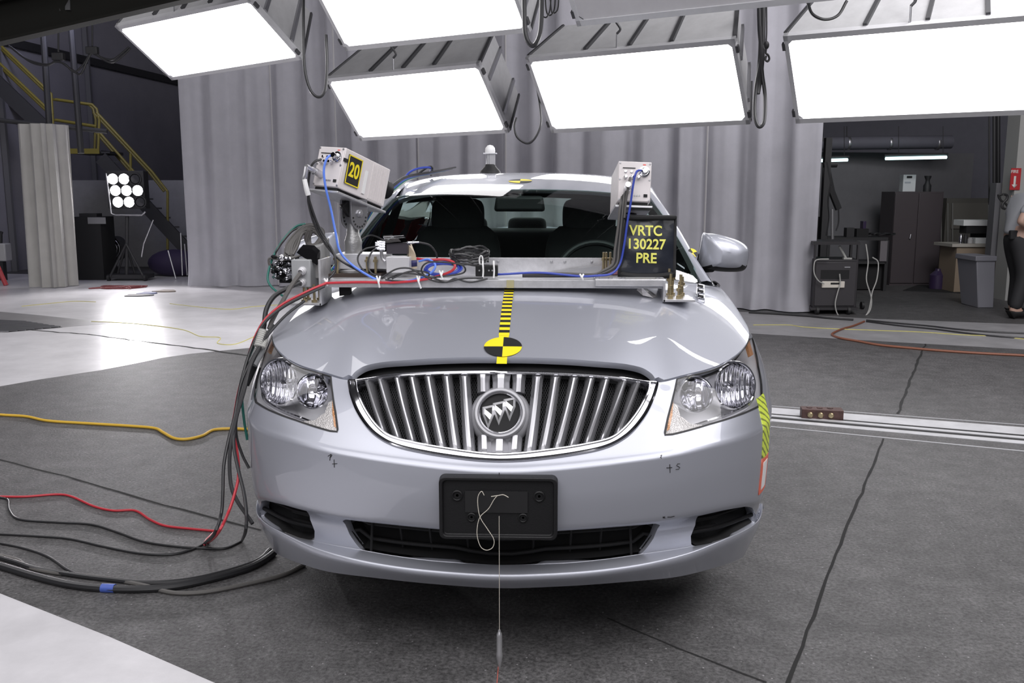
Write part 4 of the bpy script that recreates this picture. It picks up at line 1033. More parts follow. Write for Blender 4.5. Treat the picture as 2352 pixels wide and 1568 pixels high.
# pillars and roof rails: band between an inner (glass side) and an outer (door side) curve
INN = [(.788, 1.43, .985), (.742, 1.66, 1.100), (.690, 1.88, 1.228), (.632, 2.13, 1.352), (.634, 2.45, 1.405), (.648, 2.9, 1.428), (.632, 3.3, 1.40), (.592, 3.62, 1.338), (.66, 3.98, 1.20), (.70, 4.15, 1.06)]
OUT = [(.835, 1.43, .962), (.790, 1.66, 1.06), (.738, 1.90, 1.190), (.688, 2.15, 1.300), (.684, 2.45, 1.362), (.690, 2.9, 1.385), (.675, 3.3, 1.355), (.645, 3.66, 1.28), (.72, 4.05, 1.12), (.80, 4.30, 1.02)]
BELT = lambda Y: SIDE.p([[np.clip(Y - .95, 0, 4.0), VS]])[0]
for s in (1, -1):
    I = np.array(spline(INN, 5)) * np.array([s, 1, 1]); O = np.array(spline(OUT, 5)) * np.array([s, 1, 1])
    mid = (I + O) / 2 + np.array([s * .022, -.004, .018]); q1 = I * .75 + O * .25 + np.array([s * .014, -.004, .018]); q3 = I * .2 + O * .8 + np.array([s * .016, 0, .008])
    mb = MB(); mb.grid([I + np.array([0, .0, -.01]), I + np.array([s * .002, -.002, .008]), q1, mid, q3, O, O - np.array([s * .03, 0, 0])]); mb.build('roof_pillar', M_paint, CAR, smooth=50)
    # black seal line along the pillar on the door side
    mb = MB(); mb.tube(O * np.array([1, 1, 1]) + np.array([s * .004, 0, -.006]), .007, 6); mb.build('door_seal', M_rubber, CAR)
    # side glass
    Og = O[2:-4]; Bl = np.array([BELT(o[1]) * np.array([s, 1, 1]) - np.array([s * .02, 0, 0]) for o in Og])
    mb = MB(); mb.grid([Og - np.array([s * .012, 0, 0]), (Og + Bl) / 2 + np.array([s * .012, 0, .01]), Bl]); mb.build('side_window', M_side, CAR)
    mb = MB(); mb.hexa([(s * .80, 2.60, .97), (s * .86, 2.60, .97), (s * .86, 2.70, .97), (s * .80, 2.70, .97), (s * .655, 2.62, 1.38), (s * .685, 2.62, 1.37), (s * .685, 2.72, 1.37), (s * .655, 2.72, 1.38)]); mb.build('door_pillar', M_blackm, CAR)
    mb = MB(); b = np.array([BELT(Y) * np.array([s, 1, 1]) for Y in np.linspace(1.5, 4.2, 30)]); mb.tube(b + np.array([0, 0, .004]), .009, 6); mb.build('belt_trim', M_chrome, CAR)
    # quarter trim closing the corner behind the hood
    mb = MB(); mb.grid([[BELT(Y) * np.array([s, 1, 1]) for Y in (.98, 1.2, 1.45, 1.52)], [HOOD.p([[s * (US - .02), t]])[0] for t in (.05, .5, 1.0, 1.1)]]); mb.build('fender_cap', M_paint, CAR)
# cowl
G = [[HOOD.p([[u * US * .98, 1.085]], -.012)[0] for u in uu], [WSB(u * 1.0) + np.array([0, -.005, -.004]) for u in uu]]
mb = MB(); mb.grid(G); mb.build('cowl', M_black, CAR)
# fender vent (three chrome slots) on the right fender top
def vent(s):
    b = HOOD.p([HOOD.px(1602, 692)])[0]; F = np.array([s, 1, 1])
    a1 = np.array([.012, .105, .052]); a0 = np.array([.026, -.004, -.006])
    P = [b, b + a0, b + a0 + a1 + np.array([.004, 0, 0]), b + a1]; P = [p + np.array([0, 0, .006]) for p in P]; P = [p * F for p in P]
    D = [p - np.array([0, 0, .07]) for p in P]
    mb = MB(); mb.hexa(D + P); v = mb.build('fender_vent', M_paint, CAR, bevel=.004)
    N_ = np.cross(P[1] - P[0], P[3] - P[0]); N_ /= np.linalg.norm(N_); N_ = N_ if N_[1] < 0 else -N_
    q = lambda u, w: P[0] + (P[1] - P[0]) * u + (P[3] - P[0]) * w + N_ * .003
    for k in range(3):
        w0, w1 = .08 + .30 * k, .30 + .30 * k
        mb = MB(); mb.tube([q(.12, w0), q(.88, w0 + .03), q(.92, w1), q(.16, w1 - .02)], .0035, 6, closed=True); mb.build('vent_ring', M_chrome, v)
        mb = MB(); mb.add([q(.12, w0), q(.88, w0 + .03), q(.92, w1), q(.16, w1 - .02)], [(0, 1, 2, 3)]); mb.build('vent_slot', M_blackm, v)
# mirrors
def mirror_housing(s):
    c = np.array([.945, 1.72, 1.075])
    def at(x, y, z): return np.array([(c[0] + x) * s, c[1] + y, c[2] + z])
    # front silhouette of the cap (x outwards), lofted back in y
    sil = [(-.105, .095), (-.08, .108), (-.02, .100), (.06, .076), (.102, .048), (.112, .015), (.108, -.03), (.095, -.058), (.06, -.068), (-.02, -.066), (-.085, -.058), (-.118, -.045)]
    S = round_poly(sil, 4); rows = []
    for k, y in ((.30, -.085), (.62, -.072), (.86, -.045), (.97, -.01), (1.0, .03), (.96, .075)):
        rows.append([at(p[0] * k + .0 * (1 - k), y + .25 * abs(p[0] * k) * (p[0] > 0), p[1] * k + .002) for p in S])
    rows = [r + [r[0]] for r in rows]
    mb = MB(); mb.grid(rows); mb.add(rows[0][:-1], [tuple(range(len(S)))]); mb.add(rows[-1][:-1], [tuple(range(len(S)))])
    # the lower strip of the housing is black plastic
    for i, f in enumerate(mb.f):
        zc = np.mean([mb.v[j][2] for j in f]) - c[2]; xc = np.mean([mb.v[j][0] for j in f]) * s - c[0]
        if len(f) < 8 and zc < -.030 + .06 * 0: mb.mi[i] = 1
    m = mb.build('side_mirror', [M_paint, M_black], CAR, smooth=50)
    mb = MB(); mb.hexa([at(-.17, .02, -.075), at(-.05, -.03, -.064), at(-.05, .05, -.064), at(-.17, .10, -.075), at(-.17, .02, -.04), at(-.05, -.03, -.035), at(-.05, .05, -.035), at(-.17, .10, -.04)]); mb.build('mirror_arm', M_black, m, bevel=.01)
    mb = MB(); mb.tube([at(-.125, -.03, .02), at(-.13, 0, -.05)], .004); mb.build('mirror_edge', M_chrome, m)
mirror_housing(1); mirror_housing(-1)
vent(1)
# --- markers
def checker(surf, c, r, name, ang=0, sx=1.0, off=.0015):
    mb = MB()
    for k in range(4):
        mb.m = k % 2; a0 = ang + k * math.pi / 2
        pts = [surf.p([c], off)[0]]
        for rr in (.33, .66, 1.0): pass
        n = 12; rows = []
        for rr in (0.001, .25, .5, .75, 1.0): rows.append([surf.p([[c[0] + r * rr * math.cos(a0 + math.pi / 2 * i / n) * sx, c[1] + r * rr * math.sin(a0 + math.pi / 2 * i / n)]], off)[0] for i in range(n + 1)])
        mb.grid(rows)
    return mb.build(name, [M_yel, M_blk], CAR, smooth=60)
hc = HOOD.px(1155, 799); hs = HOOD.p([[hc[0], hc[1] + .05]])[0] - HOOD.p([[hc[0], hc[1] - .05]])[0]
lenv = np.linalg.norm(hs) / .1
def hoodx(X, v, off):   # hood point at a given lateral x
    t = v / 1.1; A = .864 * (1 - t) + .872 * t; u = US * 2 / math.pi * math.asin(min(1, (abs(X) / A)) ** 1.2); return HOOD.p([[math.copysign(u, X), v]], off)[0]
xa = 0.0
def hood_tape():
    u0 = HOOD.px(1155, 799); u1 = HOOD.px(1172, 662); L = u1 - u0; mb = MB(); n = 24
    for k in range(n + 1):
        t0, t1 = .13 + .87 * k / (n + 1), .13 + .87 * (k + 1) / (n + 1); mb.m = k % 2
        q = [u0 + L * t for t in (t0, t1)]
        mb.grid([[hoodx(xa + d, a[1], .0045) for d in np.array((-.0175, 0, .0175))] for a in q])
    mb.m = 0; q = [u0 + L * t for t in (-.17, .13)]
    mb.grid([[hoodx(xa + d, a[1], .0042) for d in (-.0165, 0, .0165)] for a in (q[0], u0, q[1])])
    mb.build('marker_tape', [M_yel, M_blk], CAR)
hood_tape()
# round target: 0.10 m across; domain metres are stretched, so scale per axis
du = np.linalg.norm(HOOD.p([[hc[0] + .02, hc[1]]])[0] - HOOD.p([[hc[0] - .02, hc[1]]])[0]) / .04
mb = MB(); r_ = .058
for k in range(4):
    mb.m = (k + 1) % 2; a0 = k * math.pi / 2
    mb.grid([[hoodx(xa + r_ * rr * math.cos(a0 + math.pi / 24 * i), hc[1] + r_ / lenv * rr * math.sin(a0 + math.pi / 24 * i), .006) for i in range(13)] for rr in (.001, .25, .5, .75, 1)])
mb.build('target_disc', [M_yel, M_blk], CAR, smooth=60)
rc = ROOF.px(1195, 416); checker(ROOF, rc, .062, 'roof_target', sx=1.0, off=.002)
pq = WS
# target on the right pillar
mb = MB(); o = np.array([.788, 1.655, 1.102]); X_ = np.array([-.012, .010, .018]); Y_ = np.array([.018, .006, .004])
for k in range(4):
    mb.m = k % 2; a0 = k * math.pi / 2
    mb.add([o] + [o + np.array([.012, -.012, .006]) * 0 + X_ * math.cos(a0 + math.pi / 8 * i) + Y_ * math.sin(a0 + math.pi / 8 * i) for i in range(5)], [(0, i, i + 1) for i in range(1, 5)])
mb.build('pillar_target', [M_yel, M_blk], CAR)

# --- cabin
M_seat = mat('dark_seat_cloth', (.075, .075, .077), .9, bump=.2, bscale=200); M_dash = mat('dark_dashboard', (.02, .02, .021), .7); M_trimc = mat('cabin_trim', (.16, .16, .155), .8)
def loftsec(secs, n, name, m, parent):
    mb = MB(); rows = [list(map(tuple, s)) + [tuple(s[0])] for s in secs]; mb.grid(rows); mb.add(secs[0], [tuple(range(len(secs[0])))]); mb.add(secs[-1], [tuple(range(len(secs[-1])))]); return mb.build(name, m, parent, smooth=60)
def cushion(c, w, d, h, name, parent, tilt=0, p=3.2, m=None):
    secs = []; nt = 14
    for k in range(nt + 1):
        t = -1 + 2 * k / nt; s = max(0.02, (1 - abs(t) ** p)) ** (1 / p); ring = []
        for i in range(24):
            a = 2 * math.pi * i / 24; ca, sa = math.cos(a), math.sin(a)
            x = math.copysign(abs(ca) ** .6, ca) * w / 2 * (.55 + .45 * s); y = math.copysign(abs(sa) ** .6, sa) * d / 2 * s
            z = t * h / 2; ring.append((c[0] + x, c[1] + y * math.cos(tilt) + z * math.sin(tilt), c[2] + z * math.cos(tilt) - y * math.sin(tilt)))
        secs.append(ring)
    return loftsec(secs, 24, name, m or M_seat, parent)
for s in (1, -1):
    st = cushion((s * .37, 2.62, .88), .50, .16, .62, 'front_seat', CAR, R(14))
    cushion((s * .37, 2.72, 1.235), .30, .12, .20, 'headrest', st, R(10))
    cushion((s * .37, 2.35, .55), .50, .50, .16, 'seat_cushion', st)
    mb = MB()
    for q in (-.06, .06): mb.cyl((s * .37 + q, 2.69, 1.10), (s * .37 + q, 2.71, 1.18), .007, 8)
    mb.build('headrest_post', M_steel, st)
rs = cushion((0, 3.62, .85), 1.34, .16, .58, 'rear_seat', CAR, R(18), p=5)
for x in (-.40, 0, .40): cushion((x, 3.76, 1.14), .26, .09, .13, 'headrest', rs, R(5))
mb = MB(); mb.box((0, 4.02, 1.055), (1.25, .50, .03)); mb.build('rear_shelf', M_trimc, CAR)
G = [[(x, 1.30 + .20 * (x / .75) ** 2, 1.0 - .03 * (x / .7) ** 2) for x in np.linspace(-.76, .76, 21)], [(x, 1.62, 1.0 - .02 * (x / .7) ** 2 + .02 * math.exp(-((x - .37) / .2) ** 2)) for x in np.linspace(-.78, .78, 21)], [(x, 1.74, .93) for x in np.linspace(-.78, .78, 21)], [(x, 1.72, .6) for x in np.linspace(-.78, .78, 21)]]
mb = MB(); mb.grid(G); mb.build('dashboard', M_dash, CAR)
wc = np.array([.37, 1.92, .955]); wx, wy, wd = frame((0, -.42, 1) if 0 else (0, .9, -.42)); wx, wy = np.array(wx), np.array(wy)
mb = MB(); mb.tube([wc + wx * .19 * math.cos(a) + wy * .19 * math.sin(a) for a in np.linspace(0, 2 * math.pi, 40)[:-1]], .016, 10, closed=True); sw = mb.build('steering_wheel', M_black, CAR)
mb = MB(); mb.lathe(wc + np.array([0, -.02, .0]), (0, .9, -.42), [(.09, 0), (.085, .03), (.04, .045), (0, .046)], 24); mb.build('steering_hub', M_black, sw)
for a in (0, math.pi, -math.pi / 2): 
    mb = MB(); mb.bar(wc + (wx * math.cos(a) + wy * math.sin(a)) * .07, wc + (wx * math.cos(a) + wy * math.sin(a)) * .185, .04, .015); mb.build('steering_spoke', M_steel, sw)
mb = MB(); mb.tube([(0, 2.02, 1.36), (0, 2.0, 1.33), (0, 1.985, 1.325)], .010); rv = mb.build('mirror_stem', M_black, CAR)
mb = MB(); mb.box((.0, 1.98, 1.315), (.25, .035, .075), taper=.9); mb.build('rear_view_mirror', M_black, CAR, bevel=.015)
mb = MB(); mb.grid([[(.58 * u, 2.16 + 1.45 * t, 1.345 + .055 * math.sin(math.pi * min(1, t * 1.05)) - .03 * u * u) for u in np.linspace(-1, 1, 9)] for t in np.linspace(0, 1, 9)]); mb.build('headliner', M_trimc, CAR)
for s in (1, -1):   # door inners and rear pillars seen through the glass
    mb = MB(); mb.grid([[(s * .78, Y, z) for Y in np.linspace(1.5, 4.2, 8)] for z in (.35, .97)]); mb.build('door_lining', M_dash, CAR)
# ================================================================== camera rig across the hood
def PL(pts, Y): return [ground(p[0], p[1], .006) if (len(p) > 2 and p[2] == 'g') else atY(p[0], p[1], p[2] if len(p) > 2 else Y) for p in pts]
def hexpx(mb, x0, y0, x1, y1, Y, dep, shift=(0, 0)):   # upright box whose front face covers a pixel rectangle at depth plane Y
    a = atY(x0, y1, Y); b = atY(x1, y1, Y); c = atY(x1, y0, Y); d = atY(x0, y0, Y); s = np.array([shift[0], dep, shift[1]])
    X0, X1 = (a[0] + d[0]) / 2, (b[0] + c[0]) / 2; Z0, Z1 = (a[2] + b[2]) / 2, (c[2] + d[2]) / 2
    F_ = [np.array(q) for q in ((X0, Y, Z0), (X1, Y, Z0), (X1, Y, Z1), (X0, Y, Z1))]
    mb.hexa([F_[0], F_[1], F_[1] + s, F_[0] + s, F_[3], F_[2], F_[2] + s, F_[3] + s]); return X0, X1, Z0, Z1
BY = .72
beam = thing('camera_beam', 'bare aluminium beam bolted across the hood carrying both cameras', 'beam', (-.05, .82, 1.04))
bz0, bz1 = 1.035, 1.063
mb = MB(); mb.box((-.066, BY + .003, (bz0 + bz1) / 2), (1.205, .006, bz1 - bz0)); mb.build('front_flange', M_alu, beam, bevel=.001)
mb = MB(); mb.box((-.066, BY + .12, 1.058), (1.205, .228, .008)); mb.build('top_plate', M_alu, beam, bevel=.001)
mb = MB(); mb.box((-.03, .945, 1.093), (1.05, .006, .066)); mb.build('back_plate', M_alu, beam, bevel=.001)
mb = MB(); mb.hexa([(.33, .90, 1.062), (.33, .906, 1.062), (.11, .945, 1.062), (.11, .935, 1.062), (.335, .90, 1.10), (.335, .906, 1.10), (.11, .945, 1.07), (.11, .935, 1.07)]); mb.build('gusset', M_steel, beam)
for x in (-.25, -.05, .15, .20, .30): 
    mb = MB(); mb.lathe((x, .941, 1.112), (0, -1, 0), [(.005, 0), (.005, .004), (0, .005)], 10); mb.build('bolt', M_steel, beam)
# left end: bracket leg, foot and bolts
zh = lambda X, Y: max(HOOD.P[np.unravel_index(np.argmin((HOOD.P[:, :, 0] - X) ** 2 + (HOOD.P[:, :, 1] - Y) ** 2), HOOD.P.shape[:2])][2] + .003, .8)
lx = -.665
zl = zh(lx, .78)
mb = MB(); mb.box((lx, .78, (zl + 1.13) / 2 + .004), (.008, .16, 1.13 - zl)); mb.build('left_bracket', M_alu, beam, bevel=.001)
mb = MB(); mb.box((lx - .052, .78, zl + .008), (.11, .16, .008)); mb.build('bracket_foot', M_alu, beam, bevel=.001)
for dx, dy in ((-.03, -.045), (-.07, -.03), (-.03, .03), (-.075, .04)):
    mb = MB(); mb.cyl((lx + dx, .78 + dy, zl + .01), (lx + dx, .78 + dy, zl + .075), .005, 8); mb.lathe((lx + dx, .78 + dy, zl + .01), (0, 0, 1), [(.011, 0), (.011, .010), (.006, .011)], 6); mb.build('foot_bolt', M_zinc, beam)
mb = MB(); mb.hexa([(-.62, .80, zh(-.6, .8)), (-.58, .80, zh(-.58, .8)), (-.58, .83, zh(-.58, .83)), (-.62, .83, zh(-.6, .83)), (-.62, .80, 1.05), (-.58, .80, 1.05), (-.58, .83, 1.05), (-.62, .83, 1.05)]); mb.build('clamp_block', M_black, beam)
# right end
rx_ = .540; zr = zh(rx_ + .05, .76)
mb = MB(); mb.box((rx_, .77, (zr + 1.063) / 2 + .003), (.008, .16, 1.063 - zr)); mb.build('right_bracket', M_alu, beam, bevel=.001)
mb = MB(); mb.box((rx_ + .052, .77, zr + .007), (.11, .16, .008)); mb.build('bracket_foot', M_alu, beam, bevel=.001)
for k, (dx, dy) in enumerate(((.025, -.05), (.055, -.045), (.03, -.01), (.065, -.015), (.03, .03), (.07, .02), (.045, .05), (.08, .05))):
    h = (.07, .05, .085, .06, .10, .08, .11, .07)[k]
    mb = MB(); mb.cyl((rx_ + dx, .77 + dy, zr + .01), (rx_ + dx, .77 + dy, zr + .01 + h), .005, 8); mb.lathe((rx_ + dx, .77 + dy, zr + .01), (0, 0, 1), [(.010, 0), (.010, .012), (.006, .013)], 6); mb.lathe((rx_ + dx, .77 + dy, zr + .01 + h * .55), (0, 0, 1), [(.010, 0), (.010, .010), (.006, .011)], 6); mb.build('foot_bolt', M_zinc, beam)
mb = MB(); a = atY(1367, 640, .71); mb.box(((a[0] + .545) / 2, .775, 1.066), (.545 - a[0], .15, .007)); rp_ = mb.build('right_plate', M_alu, beam, bevel=.001)
mb = MB(); mb.box(((a[0] + .545) / 2, .702, 1.056), (.545 - a[0], .006, .024)); mb.build('plate_lip', M_alu, beam, bevel=.002)
for x in (.31, .355, .40, .52):
    mb = MB(); mb.lathe((x, .73, 1.069), (0, 0, 1), [(.009, 0), (.009, .003), (0, .0035)], 12); mb.build('bolt', M_steel, beam)
# torn foil pad under the right bracket
mb = MB(); P_ = [(.470, .73, zh(.47, .73) + .005), (.505, .72, zh(.5, .72) + .004), (.525, .75, zh(.52, .75) + .004), (.49, .78, zh(.49, .78) + .006)]
mb.add([P_[0], P_[1], P_[2], P_[3]] + [(.447, .72, 1.03), (.464, .73, 1.040), (.48, .76, 1.035), (.46, .78, 1.03)], [(0, 1, 2, 3), (4, 5, 6, 7), (0, 1, 5, 4), (1, 2, 6, 5), (2, 3, 7, 6), (3, 0, 4, 7)])
tag(mb.build('foil_tape', mat('crumpled_foil', (.72, .70, .70), .3, .7, bump=.5, bscale=60), None, smooth=20), 'crumpled strip of shiny foil tape under the right bracket', 'tape')
# faded tape over the beam at the centre line
mb = MB(); a = atY(1172, 650, .718); mb.box((a[0], .7185, 1.049), (.026, .002, .028)); mb.build('beam_tape', mat('faded_tape', (.40, .37, .22), .6), beam)

def hs_camera(c, Rm, w, h, l, label, number):
    Rm = np.array(Rm); ax, ay, az = Rm[:, 0], Rm[:, 1], Rm[:, 2]; c = np.array(c)
    T = thing('high_speed_camera', label, 'camera', tuple(c + ay * l / 2 - az * h / 2)); M3 = Matrix(Rm.tolist())
    P = lambda x, y, z: c + ax * x + ay * y + az * z
    mb = MB(); mb.box(P(0, l / 2, 0), (w, l, h), M3); body = mb.build('body', M_camw, T, bevel=.003)
    mb = MB(); mb.box(P(0, -.002, 0), (w * .97, .006, h * .97), M3); pn = mb.build('rear_panel', M_camw, T, bevel=.002)
    for x, z in ((-.45, .45), (.45, .45), (-.45, -.45), (.45, -.45), (-.45, .05), (.45, .05)):
        mb = MB(); mb.lathe(P(x * w, -.005, z * h), -ay, [(.0035, 0), (.0035, .002), (0, .0022)], 10); mb.build('screw', M_steel, pn)
    for x, z, r, L_ in ((.28, .25, .019, .012), (.28, .25, .012, .030), (-.28, .10, .0065, .022), (-.08, .10, .0065, .022), (.10, .10, .0065, .022), (-.28, .24, .005, .006), (-.10, .24, .005, .006)):
        mb = MB(); mb.lathe(P(x * w, -.004, z * h), -ay, [(r, 0), (r, L_ * .6), (r * .8, L_ * .65), (r * .75, L_), (0, L_)], 18); mb.build('connector', M_chrome, pn)
    mb = MB(); mb.cyl(P(-.22 * w, -.004, -.22 * h), P(-.22 * w, -.045, -.20 * h), .013, 16); mb.cyl(P(-.22 * w, -.045, -.20 * h), P(-.26 * w, -.085, -.18 * h), .010, 14); mb.build('power_plug', M_satin, pn)
    mb = MB(); mb.box(P(.34 * w, -.005, -.34 * h), (.013, .006, .010), M3); mb.build('data_port', M_blackm, pn)
    for x in (.02, .09, .16):
        mb = MB(); mb.lathe(P(x * w, -.004, -.34 * h), -ay, [(.003, 0), (.003, .003), (0, .003)], 8); mb.build('button', M_steel, pn)
    mb = MB(); mb.box(P(.28 * w, -.0055, .42 * h), (.010, .001, .004), M3); mb.build('red_mark', mat('red_dot', (.8, .15, .12), .5), pn)
    mb = MB(); mb.box(P(-.18 * w, -.006, .33 * h), (.045, .004, .002), M3); mb.build('slot', M_blackm, pn)
    # ribs on the right-hand side
    for k in range(7):
        mb = MB(); mb.box(P(w / 2 + .001, l * (.62 + .05 * k), 0), (.003, .005, h * .9), M3); mb.build('cooling_rib', M_camw, body)
    mb = MB(); mb.lathe(P(0, l, .01), ay, [(.045, 0), (.045, .03), (.036, .035), (.036, .075), (.030, .08), (0, .07)], 28); mb.build('lens', M_black, T)
    # foam pad and tilting plate below
    mb = MB(); mb.box(P(0, l * .5, -h / 2 - .007), (w * .85, l * .98, .012), M3); mb.build('foam_pad', M_blackm, T)
    mb = MB(); mb.box(P(0, l * .5, -h / 2 - .017), (w * 1.12, l * 1.08, .008), M3); mb.build('mounting_plate', M_alu, T, bevel=.0015)
    if number:
        o = P(w / 2 + .0028, l * .22, .004); X = ay; Y = az
        mb = MB(); mb.box(o, (.003, .080, .104), M3); pl = mb.build('number_plate', M_blk, T); pl['label'] = 'black plate with a yellow border and the number 20'
        mb = MB(); o2 = o + ax * .0018
        for (u, v, su, sv) in ((0, .050, .080, .004), (0, -.050, .080, .004), (-.038, 0, .004, .104), (.038, 0, .004, .104)): mb.box(o2 + X * u + Y * v, (.001, su, sv), M3)
        mb.build('plate_border', M_yel, pl, smooth=0)
        mb = MB(); add_text(mb, number, .072, o2, tuple(X), tuple(Y), .0004, wscale=.82); mb.build('number', M_yel, pl, smooth=0)
        mb = MB(); mb.box(P(w / 2 + .002, l * .49, -.015), (.003, .016, .085), M3); mb.build('white_strip', M_white, T)
        mb = MB(); mb.box(P(w / 2 - .004, l * .03, .03), (.016, .018, .012), M3); mb.build('tape_tab', M_blackm, T)
    return P, ax, ay, az
RL = [[.8941, .414, .1708], [-.4427, .8746, .1977], [-.0675, -.2524, .9653]]
PLc, *_ = hs_camera((-.6414, .8006, 1.4559), RL, .1164, .1455, .277, 'off white camera with the number 20 plate on the left mount', '20')
RR_ = [[.9992, -.0223, .0336], [.0159, .9837, .179], [-.0371, -.1783, .9833]]
PRc, *_ = hs_camera((.4421, .8328, 1.4036), RR_, .1179, .1446, .2755, 'off white camera without a number, above the black text bag', None)
# --- tilting pedestal under the left camera
ped = thing('camera_mount', 'cast metal tilting pedestal under the camera numbered 20', 'camera mount', (-.56, .90, 1.062))
pb = PLc(0, .12, -.0728 - .0225)
pc_ = atY(812, 575, .90); px_, pz_ = pc_[0], pc_[2]
pvt = pb + np.array([0, 0, -.075])
zc_ = atY(812, 532, .90)[2]
mb = MB(); mb.lathe((px_, .90, 1.075), (0, 0, 1), [(.060, 0), (.060, .008), (.034, .014), (.031, zc_ - 1.075 - .055), (.033, zc_ - 1.075 - .035), (.024, zc_ - 1.075 - .01), (.022, zc_ - 1.075 + .03)], 28); mb.build('column', mat('cast_alloy', (.42, .42, .42), .4, .8, bump=.2, bscale=60), ped)
oc = atY(813, 497, .90); pvt = oc + np.array([0, 0, .03])
for s in (-1, 1):
    n = np.array([.76, -.62, .0]); n /= np.linalg.norm(n); t = np.cross([0, 0, 1.0], n); A = []
    o = oc + n * s * .027
    for k in range(13): a = math.pi + math.pi * k / 12; A.append((.038 * math.cos(a), -.004 + .044 * math.sin(a)))
    A += [(.038, .062), (-.038, .062)]
    mb = MB(); mb.prism(A, o, t, (0, 0, 1), -.005, .005); f = mb.build('fork_plate', M_steel, ped, bevel=.001)
    for k in range(9):
        a = math.pi * (1.0 + 1.0 * k / 8); q = o + t * .029 * math.cos(a) + np.array([0, 0, -.004 + .034 * math.sin(a)])
        mb = MB(); mb.cyl(q - n * .0056, q + n * .0056, .0038, 8); mb.build('index_hole', M_blackm, f)
    mb = MB(); q = o + np.array([0, 0, .012]); mb.lathe(q, n * s, [(.014, .004), (.014, .010), (.007, .011), (.007, .016), (0, .016)], 6); mb.build('pivot_bolt', M_satin, f)
mb = MB(); mb.bar(pb, pvt + np.array([0, 0, -.02]), .05, .05); mb.build('tilt_head', M_black, ped, bevel=.006)
mb = MB(); hexpx(mb, 772, 583, 888, 618, .86, .13); mb.build('base_plate', M_alu, ped, bevel=.002)
mb = MB(); mb.box((px_ + .01, .90, 1.068), (.21, .17, .012)); mb.build('spacer', mat('dark_wood', (.045, .03, .022), .7), ped)
for dx, dy in ((-.085, -.05), (-.05, -.055), (.06, -.055), (.09, -.05), (-.08, .05), (.08, .05)):
    mb = MB(); mb.cyl((px_ + dx, .90 + dy, 1.07), (px_ + dx, .90 + dy, 1.135), .0045, 8); mb.lathe((px_ + dx, .90 + dy, 1.115), (0, 0, 1), [(.009, 0), (.009, .009), (.005, .010)], 6); mb.build('brass_bolt', M_zinc, ped)
# --- right camera mount, mostly behind the bag
pr = thing('camera_mount', 'short dark mount under the unnumbered camera, behind the black text bag', 'camera mount', (.47, .93, 1.07))
q = PRc(0, .13, -.0723 - .0225)
mb = MB(); mb.cyl((q[0], q[1], 1.07), q, .028, 20); mb.build('column', M_steel, pr)
mb = MB(); mb.box((q[0] - .02, q[1], 1.074), (.17, .11, .010)); mb.build('base_plate', mat('magenta_stained_plate', (.45, .20, .27), .5), pr)
for dx in (-.095, -.085, -.07):
    mb = MB(); mb.cyl((q[0] + dx, q[1] - .02 + dx * .3, 1.075), (q[0] + dx, q[1] - .02 + dx * .3, 1.15), .0045, 8); mb.lathe((q[0] + dx, q[1] - .02 + dx * .3, 1.12), (0, 0, 1), [(.009, 0), (.009, .009), (.005, .010)], 6); mb.build('brass_bolt', M_zinc, pr)
# --- black bag with the test lettering
SBY = .80
bag = thing('text_bag', 'black padded bag with yellow lettering standing on the right of the beam', 'bag', tuple(atY(1490, 640, SBY)))
cn = [atY(x, y, SBY) for x, y in ((1421, 632), (1549, 634), (1549, 502), (1440, 500))]
BX0, BX1, BZ0, BZ1 = cn[0][0], cn[1][0], 1.071, cn[2][2]
def bagpt(u, v, d): # u,v in 0..1 over the front, d depth 0..1
    bulge = .012 * math.sin(math.pi * u) * math.sin(math.pi * v); x0 = cn[0][0] * (1 - v) + cn[3][0] * v; x1 = cn[1][0]
    wr = .0022 * math.sin(9 * u + 5 * v) * math.sin(11 * v - 3 * u + 1)
    x = x0 + (x1 - x0) * u; z = BZ0 + (BZ1 - BZ0) * v
    return (x, SBY - (bulge + wr) * (1 - d) + .075 * d + .015 * v, z)
us = np.linspace(0, 1, 25)
mb = MB(); mb.grid([[bagpt(u, v, 0) for u in us] for v in us]); mb.grid([[bagpt(u, v, 1) for u in us] for v in us])
for u in (0, 1): mb.grid([[bagpt(u, v, d) for d in (0, .5, 1)] for v in us])
for v in (0, 1): mb.grid([[bagpt(u, v, d) for d in (0, .5, 1)] for u in us])
mb.build('pouch', mat('dark_blue_vinyl', (.016, .019, .028), .32, 0, .3, bump=.25, bscale=16), bag, smooth=50)
mb = MB(); ed = [bagpt(u, 0, 0) for u in us] + [bagpt(1, v, 0) for v in us[1:]] + [bagpt(u, 1, 0) for u in us[::-1][1:]] + [bagpt(0, v, 0) for v in us[::-1][1:-1]]
mb.tube(ed, .0055, 6, closed=True); mb.build('binding', M_rubber, bag)
mb = MB(); mb.box(((BX0 + BX1) / 2 + .008, SBY + .035, BZ1 + .004), (BX1 - BX0 - .01, .08, .014)); mb.build('top_flap', M_blackm, bag, bevel=.004)
mb = MB(); mb.tube([((BX0 + BX1) / 2 + (BX1 - BX0) * .48 * math.cos(a), SBY - .008 + .0 * a, BZ0 + .012 - .012 * abs(math.sin(a))) for a in np.linspace(math.pi, 2 * math.pi, 16)], .010, 8); mb.build('bottom_roll', M_blackm, bag)
M_ylet = mat('yellow_lettering', (.80, .78, .16), .5)
bt0 = np.array(bagpt(.5, .5, 0)); 
